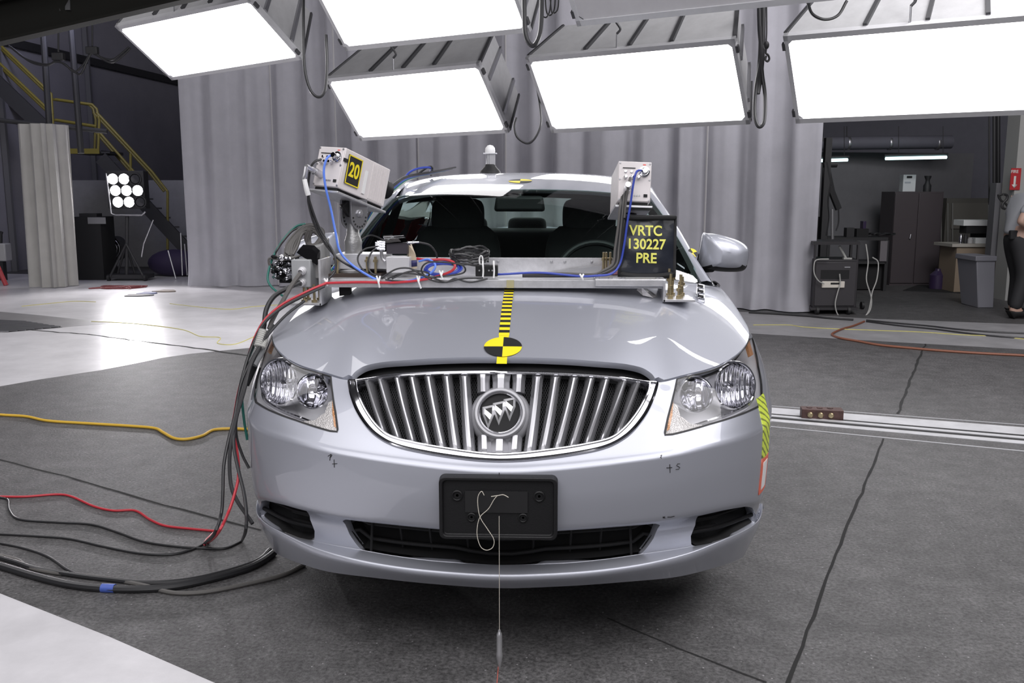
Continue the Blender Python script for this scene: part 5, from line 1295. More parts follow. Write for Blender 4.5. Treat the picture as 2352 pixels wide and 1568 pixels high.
for txt, (x, y), sz in (('VRTC', (1485, 531), .050), ('130227', (1485, 562), .050), ('PRE', (1485, 594), .050)):
    q = atY(x, y, SBY - .016); v_ = (q[2] - BZ0) / (BZ1 - BZ0)
    V, Fc = text_mesh(txt, sz); mb = MB(); VV = []
    for p in V:
        X_, Z_ = q[0] + p[0] * .92, q[2] + p[1] - p[0] * .02; v1 = (Z_ - BZ0) / (BZ1 - BZ0); x0 = cn[0][0] * (1 - v1) + cn[3][0] * v1; u1 = (X_ - x0) / (cn[1][0] - x0)
        VV.append((X_, bagpt(np.clip(u1, 0, 1), np.clip(v1, 0, 1), 0)[1] - .0022 + p[2], Z_))
    mb.add(VV, Fc); mb.build('lettering', M_ylet, bag, smooth=0)
# --- left end electrical gear
jb = thing('junction_box', 'light grey electrical box with two cable glands at the left bracket', 'electrical box', tuple(atY(690, 655, .74)))
mb = MB(); hexpx(mb, 669, 596, 713, 660, .74, .10, (.02, 0)); mb.build('box', M_greybox, jb, bevel=.004)
for y, sc in ((622, 1), (648, .95)):
    g = atY(694, y, .738); mb = MB(); mb.lathe(g, (-.15, -1, -.2), [(.015 * sc, -.01), (.015 * sc, .006), (.012, .008), (.012, .016), (.009, .018), (.009, .008)], 20); mb.build('gland', M_aluL, jb)
en = thing('cable_trunking', 'long grey metal trunking box behind the left bracket', 'electrical box', tuple(atY(740, 640, .85)))
mb = MB(); f0 = [atY(x, y, .80) for x, y in ((727, 641), (742, 610), (742, 575), (712, 563))]
P8 = [atY(712, 640, .78), atY(742, 640, .78), atY(760, 616, 1.05), atY(735, 616, 1.05), atY(706, 570, .78), atY(738, 562, .78), atY(756, 545, 1.05), atY(728, 550, 1.05)]
mb.hexa(P8); mb.build('box', mat('trunking_grey', (.30, .30, .30), .55, .2, noise=.15, nscale=14), en, bevel=.004)
fl = thing('tape_flap', 'shiny black taped flap on top of the left electrical gear', 'flap', tuple(atY(705, 590, .76)))
mb = MB(); p = PL([(681, 580), (690, 570), (716, 572), (729, 584), (728, 609), (712, 598), (700, 593)], .755); mb.add([tuple(q) for q in p] + [tuple(q + np.array([.005, .02, .012])) for q in p], [tuple(range(7)), tuple(range(7, 14))] + [(i, (i + 1) % 7, 7 + (i + 1) % 7, 7 + i) for i in range(7)]); mb.build('flap', M_gloss, fl, smooth=20)
cpn = thing('connector_block', 'black connector block bristling with shiny cable plugs at far left of the rig', 'connector block', tuple(atY(652, 640, .80)))
mb = MB(); hexpx(mb, 640, 592, 672, 650, .80, .10); mb.build('block', M_blackm, cpn, bevel=.004)
for k in range(30):
    i, j = k % 6, k // 6; q = atY(637 + i * 7 + rng.uniform(-2, 2), 594 + j * 11 + rng.uniform(-3, 3), .80 - rng.uniform(0, .02)); d = np.array([-.5 + rng.uniform(-.4, .4), -1, rng.uniform(-.3, .3)])
    mb = MB(); mb.lathe(q, d, [(.0055, -.01), (.0055, .014), (.007, .015), (.007, .022), (.004, .023), (.004, .028), (0, .028)], 10); mb.build('plug', M_chrome if rng.uniform() < .7 else M_black, cpn)
# bundle of grey leads rising from the block and looping over
bd = thing('cable_bundle', 'coiled bundle of grey leads at the left end of the rig', 'cables', tuple(atY(700, 600, .86)))
for k in range(9):
    o = rng.uniform(-5, 5, 2); j = lambda: rng.uniform(-5, 5)
    L = [(655 + k * 2.2, 585 + j(), .80), (663 + k * 2 + j(), 562 + j(), .82), (678 + k * 2, 540 + j(), .84), (700 + k * 1.5, 520 + j() + k * 1.5, .86), (722 + j(), 517 + k * 2, .87), (738 + j(), 530 + k * 2, .87), (735 + j(), 552 + j(), .86), (718 + j(), 566 + j(), .85), (706 + j(), 552 + j(), .85), (712 + j(), 530 + j(), .84)]
    mb = MB(); mb.tube(PL(L, .84), .0062, 7, sm=6); mb.build('lead', M_cableg, bd)
for k in range(3):
    L = [(672 + k * 10, 590 - k * 2, .79), (655, 591 + k * 3, .78), (632, 590 + k * 2, .78), (618, 594, .78), (620, 606 + k * 2, .78), (634, 614, .79)]
    mb = MB(); mb.tube(PL(L, .78), .0042, 6, sm=6); mb.build('lead', M_cableg, bd)
mb = MB(); mb.tube([atY(647 + 3.5 * math.cos(a), 592 + 6 * math.sin(a), .775) for a in np.linspace(0, 6.28, 12)], .004, 6); mb.build('cable_tie', M_white, bd)
# --- small electronics in the middle of the beam
eb = thing('signal_box', 'small aluminium box with a clear smoked lid beside the camera pedestal', 'electronics box', tuple(atY(915, 625, .80)))
mb = MB(); hexpx(mb, 887, 590, 940, 626, .80, .07, (.01, 0)); mb.build('box', mat('bright_alu', (.74, .74, .76), .35, .5), eb, bevel=.0015)
mb = MB(); hexpx(mb, 887, 557, 935, 583, .805, .055, (.005, 0)); mb.build('display', mat('dark_plum', (.035, .03, .04), .5), eb, bevel=.001)
mb = MB(); a = PL([(886, 560, .80), (935, 556, .80), (926, 540, .86), (880, 543, .86)], .8); mb.add([tuple(q) for q in a] + [tuple(q + np.array([0, 0, .004])) for q in a], [(0, 1, 2, 3), (7, 6, 5, 4), (0, 1, 5, 4), (1, 2, 6, 5), (2, 3, 7, 6), (3, 0, 4, 7)]); mb.build('lid', glass_mat('smoked_acrylic', (.42, .42, .43), 1), eb, smooth=0)
mb = MB(); mb.tube(PL([(876, 566, .80), (877, 590, .80), (884, 600, .80)], .8), .006, 8, sm=4); mb.build('bracket', M_satin, eb)
for k in range(7):
    q = atY(884 - (k % 2) * 4, 556 + k * 2.8, .80); mb = MB(); mb.lathe(q, (-1, -.3, .1), [(.005, 0), (.005, .012), (.0065, .013), (.0065, .020), (.004, .021), (.004, .028), (0, .028)], 10); mb.build('plug', M_chrome, eb)
mb = MB(); mb.lathe(atY(936, 557, .81), (1, -.2, .05), [(.006, 0), (.006, .02), (.0045, .021), (.0045, .045), (0, .045)], 10); mb.build('plug', M_chrome, eb)
wb = thing('wooden_block', 'pale wooden block with a dark blue label beside the signal box', 'block', tuple(atY(950, 625, .84)))
mb = MB(); mb.hexa([atY(940, 618, .83), atY(958, 616, .83), atY(956, 605, .93), atY(936, 605, .93), atY(937, 560, .83), atY(955, 585, .83), atY(945, 560, .93), atY(934, 558, .93)]); mb.build('block', mat('pale_wood', (.55, .46, .33), .7, noise=.15, nscale=20), wb)
mb = MB(); a = PL([(939, 598), (958, 597), (958, 611), (940, 613)], .828); mb.add([tuple(q) for q in a], [(0, 1, 2, 3)]); mb.build('label', mat('navy_label', (.02, .02, .10), .5), wb, solid=.001)
cb = thing('connector_pod', 'small black relay pod strapped to the beam with white ties', 'electronics box', tuple(atY(1116, 634, .76)))
mb = MB(); hexpx(mb, 1092, 609, 1143, 635, .755, .04); mb.build('pod', M_black, cb, bevel=.003)
for x in (1109, 1134):
    mb = MB(); mb.tube(PL([(x, 638, .752), (x + 1, 622, .752), (x, 606, .754), (x, 600, .78)], .75), .0035, 6, sm=3); mb.build('cable_tie', M_white, cb)
for x in (1101, 1123, 1131):
    mb = MB(); mb.lathe(atY(x, 621, .755), (0, -1, 0), [(.003, 0), (.003, .003), (0, .003)], 8); mb.build('screw', M_satin, cb)
co = thing('cable_coil', 'coil of black cable lying on the beam in front of the windshield', 'cable', tuple(atY(1078, 600, .88)))
mb = MB(); P_ = []
cc = atY(1078, 588, .86)
for i in range(230):
    a = i / 230 * 2 * math.pi * 7.3; P_.append(cc + np.array([.068 * math.cos(a) * (1 + .06 * math.sin(i * .37)), .055 * math.sin(a), .012 * math.sin(a) + .0055 * (i / 230 * 7.3 - 3.6) + .004 * math.sin(i * .9)]))
mb.tube(P_, .0042, 6); mb.build('windings', M_cable, co)
mb = MB(); mb.tube([atY(1105 + 4 * math.cos(a), 598 + 11 * math.sin(a), .80) for a in np.linspace(0, 6.28, 12)], .003, 6); mb.build('cable_tie', M_white, co)
bc = thing('blue_cable_coil', 'loose coil of dark blue cable on the beam beside the red loop', 'cable', tuple(atY(1015, 628, .79)))
mb = MB(); P_ = []; cc = atY(1018, 620, .80)
for i in range(120):
    a = i / 120 * 2 * math.pi * 3.6; P_.append(cc + np.array([.062 * math.cos(a) * (1 + .1 * math.sin(i * .11)), .040 * math.sin(a), .018 * math.sin(a) + .003 * (i / 40)]))
mb.tube(P_, .0038, 6); mb.build('windings', M_dblue, bc)
# --- sensor dome on the roof
dm = thing('roof_sensor', 'small round sensor on a magnetic base on the car roof', 'sensor', tuple(atY(1125, 398, 3.0)))
base = np.array(atY(1126, 392, 2.95)); zr_ = ROOF.p([[-.05, .9]])[0][2]
base[2] = min(base[2], zr_ + .02)
mb = MB(); mb.lathe((base[0], 2.95, zr_), (0, 0, 1), [(.062, 0), (.058, .012), (.035, .035), (.028, .05), (0, .05)], 24); mb.build('magnet_base', M_black, dm)
zt = zr_ + .05
mb = MB(); mb.box((base[0] + .012, 2.95, zt + .028), (.034, .034, .062)); mb.build('stem', M_steel, dm)
mb = MB(); mb.box((base[0], 2.95, zt + .062), (.078, .06, .006)); mb.build('shelf', M_aluL, dm)
mb = MB(); mb.lathe((base[0], 2.95, zt + .064), (0, 0, 1), [(.028, 0), (.030, .012), (.027, .030), (.016, .043), (0, .047)], 24); mb.build('dome', M_white, dm)
mb = MB(); mb.lathe((base[0] - .012, 2.945, zt + .02), (0, 0, 1), [(.012, -.02), (.012, .04), (0, .04)], 12); mb.build('collar', M_satin, dm)
# ================================================================== cables on the rig, the floor and the plumb bob
def cable(pts, Y, r, m, label, name='cable', group=None, n=8, sm=8):
    mb = MB(); mb.tube(PL(pts, Y), r, n, sm=sm); return tag(mb.build(name, m, None), label, 'cable', group)
def fcable(pts, r, m, label, name='floor_cable', sm=8, zs=None):
    P = [ground(x, y, r) for x, y, *_ in pts]; mb = MB(); mb.tube(P, r, 8, sm=sm); return tag(mb.build(name, m, None), label, 'cable')
# from the cameras
cable([(768, 356, .79), (752, 362, .76), (744, 390, .75), (748, 430, .75), (760, 480, .76), (770, 530, .76), (780, 575, .76), (805, 605, .76), (845, 632, .745), (875, 645, .735), (905, 648, .715), (940, 645, .712), (985, 630, .73), (1000, 610, .75), (985, 596, .77), (962, 600, .78)], .75, .0042, M_blue, 'light blue cable from the camera numbered 20 down to the beam')
cable([(738, 366, .79), (722, 372, .77), (712, 392, .77), (708, 440, .77), (716, 480, .76), (735, 530, .755), (762, 572, .75), (771, 600, .74), (768, 625, .73), (752, 643, .71), (745, 655, .70)], .75, .0042, M_cable, 'black cable hanging from the camera numbered 20 to the left bracket', )
sw_ = thing('power_lead', 'black twin lead with a white sleeve plugged into the camera numbered 20', 'cable', tuple(atY(706, 430, .75)))
a = PLc(-.26 * .1164, -.085, -.18 * .1455)
mb = MB(); mb.tube([a] + PL([(700, 402, .73), (697, 412, .73), (703, 432, .73)], .73), .008, 10, sm=6); mb.build('boot', M_satin, sw_)
mb = MB(); mb.tube(PL([(699, 412, .73), (703, 430, .73), (708, 448, .735)], .73), .009, 10, sm=5); mb.build('sleeve', M_white, sw_)
for k in (-1, 1):
    mb = MB(); mb.tube(PL([(708, 448, .735), (711 + k * 2, 468, .74), (725 + k * 4, 512, .75), (748 + k * 4, 555, .755), (768, 585, .75), (790, 603, .76), (830, 625, .77)], .75), .0042, 7, sm=6); mb.build('lead', M_cable, sw_)
cable([(1472, 391, .81), (1462, 395, .77), (1455, 420, .765), (1448, 470, .765), (1441, 510, .765), (1434, 560, .765), (1424, 605, .765), (1405, 628, .75), (1370, 633, .74), (1330, 634, .735), (1240, 626, .74), (1165, 629, .75), (1143, 630, .765)], .75, .0040, M_dblue, 'dark blue cable from the unnumbered camera along the beam')
for k in range(4):
    cable([(1438 - k * 3, 440 + k * 4, .80), (1434 - k * 3, 470, .775), (1429 - k * 3, 520, .772), (1425 - k * 4, 570, .772), (1420 - k * 4, 605, .768), (1398 - k * 4, 624 - k, .76), (1360, 633 - k, .75), (1290, 634 - k * 2, .75), (1200, 634 - k, .76)], .77, .0050, M_cable if k % 2 == 0 else M_cableg, ['black lead nearest the bag beside the dark blue camera cable', 'grey lead second from the bag beside the dark blue camera cable', 'black lead third from the bag beside the dark blue camera cable', 'grey lead farthest from the bag on the way down the mount'][k], group='leads of the unnumbered camera')
cable([(1447, 408, .80), (1443, 430, .76), (1438, 460, .765), (1434, 500, .768)], .76, .004, M_cableg, 'thin grey lead plugged into the unnumbered camera', )
# red power cable across the beam and down to the floor
cable([(958, 594, .80), (980, 597, .78), (1020, 596, .765), (1043, 604, .75), (1040, 620, .735), (1010, 633, .715), (960, 644, .705), (900, 649, .705), (830, 648, .705), (755, 650, .70), (745, 652, .69), (700, 672, .66), (650, 698, .64), (612, 730, .62), (590, 765, .60), (573, 810, .57), (560, 855, .53), (548, 900, .50), (540, 945, .47), (535, 985, .43), (545, 1040, .38), (548, 1090, .34), (540, 1130, .31), (525, 1175, .27), (500, 1225, .2), (478, 1246, 'g'), (470, 1250, 'g'), (474, 1240, 'g'), (495, 1219, 'g')], .7, .0048, M_red, 'red cable running along the beam and down past the left headlamp', sm=8)
# black cables in the same hanging bunch on the left
def bunch(label, pts, r, m): return cable(pts, .6, r, m, label, 'hanging_lead', group='leads hanging beside the left headlamp')
bunch('thick grey lead from the upper gland bending down beside the headlamp', [(690, 628, .72), (670, 655, .70), (650, 690, .68), (628, 730, .66), (618, 755, .64)], .0085, M_cableg)
bunch('thick dark lead from the lower gland arching down beside the headlamp', [(690, 648, .72), (660, 662, .70), (630, 680, .69), (612, 710, .67), (607, 745, .65), (605, 758, .64)], .0085, M_cable)
bunch('black lead beside the red cable down to the floor', [(745, 657, .69), (700, 678, .65), (650, 705, .63), (610, 738, .61), (588, 775, .59), (570, 820, .56), (557, 865, .52), (547, 910, .49), (538, 960, .45), (525, 1010, .40), (514, 1070, .35), (512, 1130, .31), (508, 1180, .28), (492, 1225, .22), (470, 1247, 'g')], .0055, M_cable)
bunch('black lead that swings widest towards the fog lamp', [(620, 760, .60), (596, 800, .56), (572, 850, .52), (556, 900, .48), (543, 960, .44), (537, 1020, .38), (548, 1080, .33), (560, 1130, .29), (566, 1180, .25), (564, 1220, .22), (556, 1241, 'g')], .0055, M_cable)
bunch('black lead looping in front of the left fog lamp', [(628, 745, .61), (600, 790, .57), (575, 840, .52), (560, 900, .47), (540, 970, .42), (528, 1040, .37), (530, 1110, .33), (545, 1150, .30), (565, 1180, .27), (580, 1202, .25)], .0060, M_cable)
bunch('thin dark green lead in the hanging bunch', [(650, 700, .66), (608, 738, .63), (585, 790, .60), (565, 840, .56), (556, 900, .52), (560, 960, .50), (568, 1010, .49)], .0045, M_green)
bunch('black lead crossing over the headlamp plug', [(700, 690, .64), (650, 730, .615), (600, 790, .575), (566, 850, .53), (548, 905, .49), (542, 990, .45), (555, 1040, .43), (572, 1075, .42)], .0048, M_cable)
pg = thing('inline_plug', 'grey ribbed plug with a black taped end beside the left headlamp', 'plug', tuple(atY(590, 800, .60)))
for k, (x0, y0, x1, y1, r0, r1, m, nm) in enumerate([(604, 758, 592, 798, .014, .015, M_cablelg, 'ribbed_sleeve'), (612, 768, 602, 800, .010, .012, M_cablelg, 'ribbed_sleeve'), (602, 800, 578, 838, .016, .019, M_greybox, 'plug_body'), (578, 838, 560, 885, .021, .017, M_rubber, 'taped_end'), (560, 885, 552, 910, .012, .008, M_rubber, 'tail')]):
    A, B = atY(x0, y0, .60), atY(x1, y1, .565); mb = MB(); n = 9; d = B - A
    prof = []
    for i in range(n): prof += [((r0 + (r1 - r0) * i / n) * (1.0 if nm != 'ribbed_sleeve' else 1.08), i / n * np.linalg.norm(d)), ((r0 + (r1 - r0) * i / n) * (1.0 if nm != 'ribbed_sleeve' else .92), (i + .5) / n * np.linalg.norm(d))]
    mb.lathe(A, d, [(0, -.0005)] + prof + [(0, np.linalg.norm(d))], 16); mb.build(nm, m, pg)
cable([(702, 514, .86), (680, 520, .86), (655, 545, .84), (632, 580, .80), (620, 610, .78), (615, 640, .76), (625, 660, .75), (650, 680, .75)], .8, .0042, M_green, 'green cable bowing out at the far left of the rig')
cable([(694, 520, .86), (672, 530, .85), (652, 552, .83), (638, 572, .80), (628, 590, .80)], .8, .0035, M_cable, 'thin black cable inside the green bow')
# leads on the beam around the signal box
cable([(884, 560, .80), (865, 566, .79), (838, 572, .78), (822, 590, .77), (828, 612, .76), (850, 632, .75), (880, 640, .74)], .78, .0032, M_cable, 'thin black lead curving from the signal box plugs')
cable([(884, 568, .80), (860, 573, .79), (848, 590, .775), (845, 610, .765), (855, 628, .755), (885, 638, .745)], .78, .0032, M_cable, 'thin black lead in the inner curve beside the signal box')
cable([(960, 556, .81), (985, 562, .83), (1000, 578, .85), (1004, 592, .86)], .83, .0035, M_cable, 'thin black lead on the windshield side of the signal box')
cable([(826, 552, .95), (850, 540, .97), (875, 548, .95), (885, 560, .90)], .95, .0032, M_cable, 'thin black lead behind the camera pedestal')
for k, L in enumerate(([(880, 635), (910, 618), (940, 616), (965, 628), (990, 636), (1060, 628), (1066, 612), (1040, 604), (985, 602), (968, 620), (985, 640), (1020, 648), (1060, 640), (1110, 638)], [(890, 640), (920, 628), (960, 630), (1000, 640), (1025, 648), (1045, 640), (1080, 648), (1120, 640)], [(885, 642), (930, 646), (975, 640), (985, 628), (960, 622), (930, 626), (900, 640)])):
    cable([(x, y, .705 + .0 * k + .001 * (i % 3)) for i, (x, y) in enumerate(L)], .72, .0030, M_cable, ['tangled black lead looping widest on the beam', 'tangled black lead lying lowest on the beam edge', 'tangled black lead in a flat oval on the beam'][k], group='tangled leads on the beam')
for k, (x, y0, y1) in enumerate(((869, 634, 660), (961, 630, 662), (749, 640, 656), (1013, 622, 640), (1336, 630, 642))):
    mb = MB(); mb.tube(PL([(x - 4, y0, .712), (x, (y0 + y1) / 2, .700), (x + (3 if k != 1 else 6), y1, .702)], .70), .0035, 6, sm=4); mb.tube(PL([(x + 4, y0, .712), (x + 1, (y0 + y1) / 2, .701)], .7), .0035, 6, sm=4)
    tag(mb.build('cable_tie', M_white), ['white cable tie on the beam below the camera pedestal', 'white cable tie with a long tail below the wooden block', 'white cable tie at the left corner of the beam', 'small white cable tie on the blue coil', 'small white cable tie near the right plate of the beam'][k], 'cable tie', 'cable ties')
# wires along the left windshield pillar up to the roof
for k, (m, r) in enumerate(((M_cablelg, .005), (M_green, .0045), (M_dblue, .0045), (M_cable, .005), (M_cable, .0045))):
    j = k * 5
    P = [np.array((-.80 + .01 * k, 1.36 + .02 * k, 1.02 + .012 * k)), np.array((-.735 + .006 * k, 1.70, 1.17 + .012 * k)), np.array((-.685, 1.95, 1.30 + .010 * k)), np.array((-.635, 2.15, 1.375 + .009 * k)), np.array((-.59, 2.32, 1.43 + .006 * k)), np.array((-.54 + .02 * k, 2.55, 1.462 + .006 * k)), np.array((-.46 + .02 * k, 2.72, 1.485 + .006 * k))]
    mb = MB(); mb.tube(P, r, 7, sm=8); tag(mb.build('pillar_wire', m), ['pale grey wire along the left pillar to the roof', 'green wire along the left pillar to the roof', 'blue wire along the left pillar to the roof', 'lower black wire along the left pillar to the roof', 'upper black wire along the left pillar to the roof'][k], 'wire', 'wires on the left pillar')
cable([(925, 418, 2.5), (940, 396, 2.5), (965, 386, 2.55), (990, 386, 2.6), (985, 400, 2.7)], 2.5, .006, M_dblue, 'blue wire bowing above the left roof edge')
cable([(958, 403, 2.6), (970, 392, 2.6), (985, 383, 2.6), (993, 386, 2.6), (990, 402, 2.7)], 2.5, .006, M_cable, 'black wire loop standing above the left roof edge')
# ---- plumb bob on its string in front of the plate
NB = -.050
pbm = thing('plumb_bob', 'steel plumb bob hanging on a thin string from the plate bracket', 'plumb bob', tuple(atY(1147, 1515, NB)))
xt = atY(1147, 1185, NB); xb = atY(1147, 1448, NB); xtip = atY(1147, 1512, NB); x0 = xb[0]
mb = MB(); mb.tube([(x0, NB, xt[2]), (x0, NB, xb[2])], .0009, 5); mb.build('string', mat('pale_string', (.62, .58, .50), .8), pbm)
Lh = xb[2] - .012
mb = MB(); mb.lathe((x0, NB, xb[2] + .004), (0, 0, -1), [(0, 0), (.0035, .001), (.0045, .008), (.0075, .012), (.0082, .02), (.0082, Lh * .55), (.0095, Lh * .58), (.0095, Lh * .66), (.006, Lh * .82), (.0012, Lh * .99), (0, Lh)], 18); mb.build('bob', M_satin, pbm)
mb = MB(); mb.tube(PL([(1112, 1137), (1106, 1128), (1098, 1140), (1098, 1165), (1104, 1190), (1120, 1215), (1134, 1238), (1132, 1256), (1118, 1263), (1104, 1255), (1096, 1230), (1097, 1205), (1104, 1185), (1122, 1168), (1134, 1148), (1142, 1138)], -.045), .0011, 5, sm=8); mb.build('string_loop', mat('pale_string', (.62, .58, .50), .8), pbm)
mb = MB(); mb.tube(PL([(1128, 1140), (1142, 1138), (1156, 1136), (1168, 1142)], -.045), .0011, 5, sm=5); mb.build('string_knot', mat('pale_string', (.62, .58, .50), .8), pbm)
mb = MB(); a, b = ground(1145, 1524, .0015), ground(1141, 1575, .0015); mb.bar(a, b, .0022, .001); tag(mb.build('laser_line', mat('red_laser_paint', (.5, .12, .09), .8)), 'thin red laser line painted as a strip on the floor below the plumb bob', 'mark')  # laser light on the floor, put in as a coloured strip
# ---- cables on the floor
fcable([(-60, 944), (0, 952), (60, 956), (110, 966), (200, 972), (300, 978), (355, 983), (375, 993), (400, 1006), (430, 1008), (465, 1000), (490, 987), (530, 984), (560, 985), (600, 987)], .0085, M_yellow, 'yellow cable snaking across the concrete to the left of the car')
fcable([(-60, 1140), (0, 1140), (60, 1140), (130, 1135), (165, 1140), (215, 1162), (260, 1172), (310, 1172), (345, 1193), (380, 1207), (440, 1214), (495, 1219)], .0052, M_red, 'red cable lying on the floor at left')
fcable([(0, 1142), (18, 1148), (22, 1172), (45, 1192), (130, 1199), (210, 1204), (270, 1222), (330, 1243), (410, 1255), (480, 1259), (520, 1258), (555, 1242)], .005, M_cable, 'black cable on the floor just below the red one')
fcable([(-60, 1224), (0, 1226), (90, 1231), (160, 1237), (240, 1255), (320, 1270), (390, 1273), (440, 1262), (470, 1247)], .005, M_cable, 'black cable on the floor, second below the red one')
fcable([(-60, 1240), (0, 1247), (60, 1260), (110, 1278), (150, 1305), (175, 1318)], .005, M_cable, 'black cable slanting down to join the thick bunch on the floor')
fcable([(-60, 1288), (0, 1299), (70, 1320), (150, 1340), (230, 1350), (320, 1352), (400, 1346), (480, 1330), (560, 1308), (600, 1290), (630, 1268)], .0135, M_cable, 'thickest black cable in the floor bunch at lower left')
fcable([(-60, 1262), (0, 1280), (40, 1292), (80, 1305), (170, 1320), (250, 1330), (340, 1338), (430, 1332), (520, 1312), (590, 1288), (620, 1262)], .009, M_cable, 'upper black cable of the floor bunch at lower left')
fcable([(-60, 1270), (0, 1276), (40, 1286), (65, 1302), (120, 1314), (200, 1322), (260, 1330), (330, 1344), (400, 1361), (480, 1358), (580, 1338), (650, 1320), (700, 1296)], .008, M_cableg, 'grey cable leaving the floor bunch under the bumper')
bt = thing('blue_tape_wrap', 'short wrap of blue tape around the floor cable bunch', 'tape', tuple(ground(248, 1348)))
A, B = ground(234, 1350, .0135), ground(264, 1351, .0135); mb = MB(); mb.cyl(A, B, .0155, 16); mb.build('wrap', mat('blue_tape', (.06, .11, .42), .4), bt)
# thin yellow strings
for pts, lab in (([(50, 703), (110, 697), (165, 692), (220, 693)], 'thin yellow string on the white floor at far left'), ([(210, 738), (280, 741), (340, 746), (420, 757), (460, 772), (505, 775), (500, 788), (540, 790), (590, 770)], 'thin yellow string wandering across the bright floor patch'), ([(390, 697), (470, 706), (530, 710), (580, 704), (640, 700)], 'thin yellow string on the floor behind the cable bunch'), ([(1730, 746), (1810, 746), (1840, 750), (1900, 754), (2000, 758), (2110, 762), (2200, 768), (2280, 772), (2370, 780)], 'thin yellow string along the pale floor strip at right')):
    fcable(pts, .004, mat('yellow_string', (.55, .50, .14), .6), lab, 'floor_string')
fcable([(1985, 738), (1960, 748), (1935, 755), (1915, 764), (1912, 769), (1930, 776), (1970, 783), (2020, 792), (2090, 799), (2160, 805), (2250, 811), (2370, 817), (2460, 822)], .011, M_orange, 'brown orange cable looping out from the cart across the floor')
fcable([(1990, 735), (2060, 742), (2130, 748), (2200, 756), (2280, 762), (2370, 766)], .009, M_cable, 'upper black cable on the floor in front of the dark room')
fcable([(1990, 738), (2060, 747), (2140, 755), (2220, 765), (2300, 773), (2370, 777)], .009, M_cable, 'lower black cable on the floor in front of the dark room')
fcable([(1720, 717), (1790, 721), (1860, 726), (1900, 730), (1960, 734)], .012, M_cable, 'black cable along the foot of the long curtain')
# ================================================================== things in the back of the hall
FWH = np.array([_fw[0], _fw[1], 0.0]); FWH /= np.linalg.norm(FWH)
def atV(x, y, c):   # where the sight line meets the upright plane through c that faces the viewer
    v = ray(x, y); return CAM_C + v * (((np.asarray(c) - CAM_C) @ FWH) / (v @ FWH))
def bgbox(mb, x0, y0, x1, y1, c, th, side=0.0):
    f = [atV(x0, y1, c), atV(x1, y1, c), atV(x1, y0, c), atV(x0, y0, c)]
    X0 = f[0]; X1 = f[1]; z0 = max((f[0][2] + f[1][2]) / 2, 0.0); z1 = (f[2][2] + f[3][2]) / 2; s = FWH * th + _rt * side
    q = [np.array([*X0[:2], z0]), np.array([*X1[:2], z0])]
    return mb.hexa([q[0], q[1], q[1] + s, q[0] + s] + [p + np.array([0, 0, z1 - z0]) for p in (q[0], q[1], q[1] + s, q[0] + s)])
def bthing(name, label, cat, x, y, group=None): return thing(name, label, cat, tuple(ground(x, y)), group)
def part_box(name, parent, m, x0, y0, x1, y1, c, th, bevel=0, side=0.0):
    mb = MB(); bgbox(mb, x0, y0, x1, y1, c, th, side); return mb.build(name, m, parent, bevel=bevel)
def vt(pts, c, r, dz=0, sm=0): return [atV(x, y, np.asarray(c) + FWH * dz) for x, y in pts]
def part_tube(name, parent, m, pts, c, r, dz=0, sm=0, n=8):
    mb = MB(); mb.tube(vt(pts, c, r, dz), r, n, sm=sm); return mb.build(name, m, parent)
M_yrail = mat('yellow_handrail', (.17, .14, .022), .5); M_dkst = mat('dark_stair_steel', (.03, .03, .033), .6)
# partition of painted blocks at the back left
pa, pbq = (ground(-160, 641) + FWH * 2.6)[:2], (ground(480, 641) + FWH * 2.6)[:2]
quadwall('wall_partition', pa, pbq, 0, 1.62, mat('partition_paint', (.25, .25, .26), .7, noise=.08), .12)
# --- staircase
cS = ground(260, 642) + FWH * 1.0
st = thing('staircase', 'dark steel staircase with yellow handrails behind the work lamp', 'stairs', tuple(cS))
def slopebar(x0, y0, x1, y1, wpx, dz, name, m, th=.05):
    mb = MB(); a, b = vt([(x0, y0), (x1, y1)], cS, 0, dz); mb.bar(a, b, th, wpx * .0064, up=(0, 0, 1)); return mb.build(name, m, st)
for dz in (.0, .85): slopebar(232, 362, 440, 585, 34, dz, 'stringer', M_dkst)
for k in range(11):
    t = k / 10; x, y = 236 + 200 * t, 352 + 214 * t; a, b = vt([(x, y)], cS, 0, .0)[0], vt([(x, y)], cS, 0, .85)[0]
    mb = MB(); d = _rt * .12; mb.hexa([a - d, a + d, b + d, b - d] + [q + np.array([0, 0, .03]) for q in (a - d, a + d, b + d, b - d)]); mb.build('tread', M_dkst, st)
a = vt([(150, 352), (232, 352)], cS, 0); b = vt([(150, 352), (232, 352)], cS, 0, .9)
mb = MB(); mb.hexa([a[0], a[1], a[1] + FWH * .9, a[0] + FWH * .9] + [q + np.array([0, 0, .05]) for q in (a[0], a[1], a[1] + FWH * .9, a[0] + FWH * .9)]); mb.build('landing', M_dkst, st)
part_box('toe_board', st, M_yrail, 152, 341, 228, 353, cS - FWH * .03, .02)
for dz, dx in ((0.0, 0), (.85, -8)):
    for L in ([(128, 228), (212, 240), (222, 250), (228, 275), (225, 352)], [(128, 275), (222, 290)], [(222, 258), (350, 395), (385, 440)], [(225, 300), (330, 420)], [(385, 440), (385, 585)], [(300, 352), (300, 435)], [(122, 290), (118, 216), (0, 103), (-60, 46)], [(122, 262), (0, 146), (-60, 90)]):
        if dz and L[0][0] > 250: continue
        part_tube('handrail', st, M_yrail, [(x + dx, y) for x, y in L], cS, .022, dz)
mb = MB(); a = vt([(-60, 150), (118, 320)], cS, 0, 0); 
for dz in (0, .9): slopebar(-60, 140, 120, 312, 40, dz, 'stringer', M_dkst)
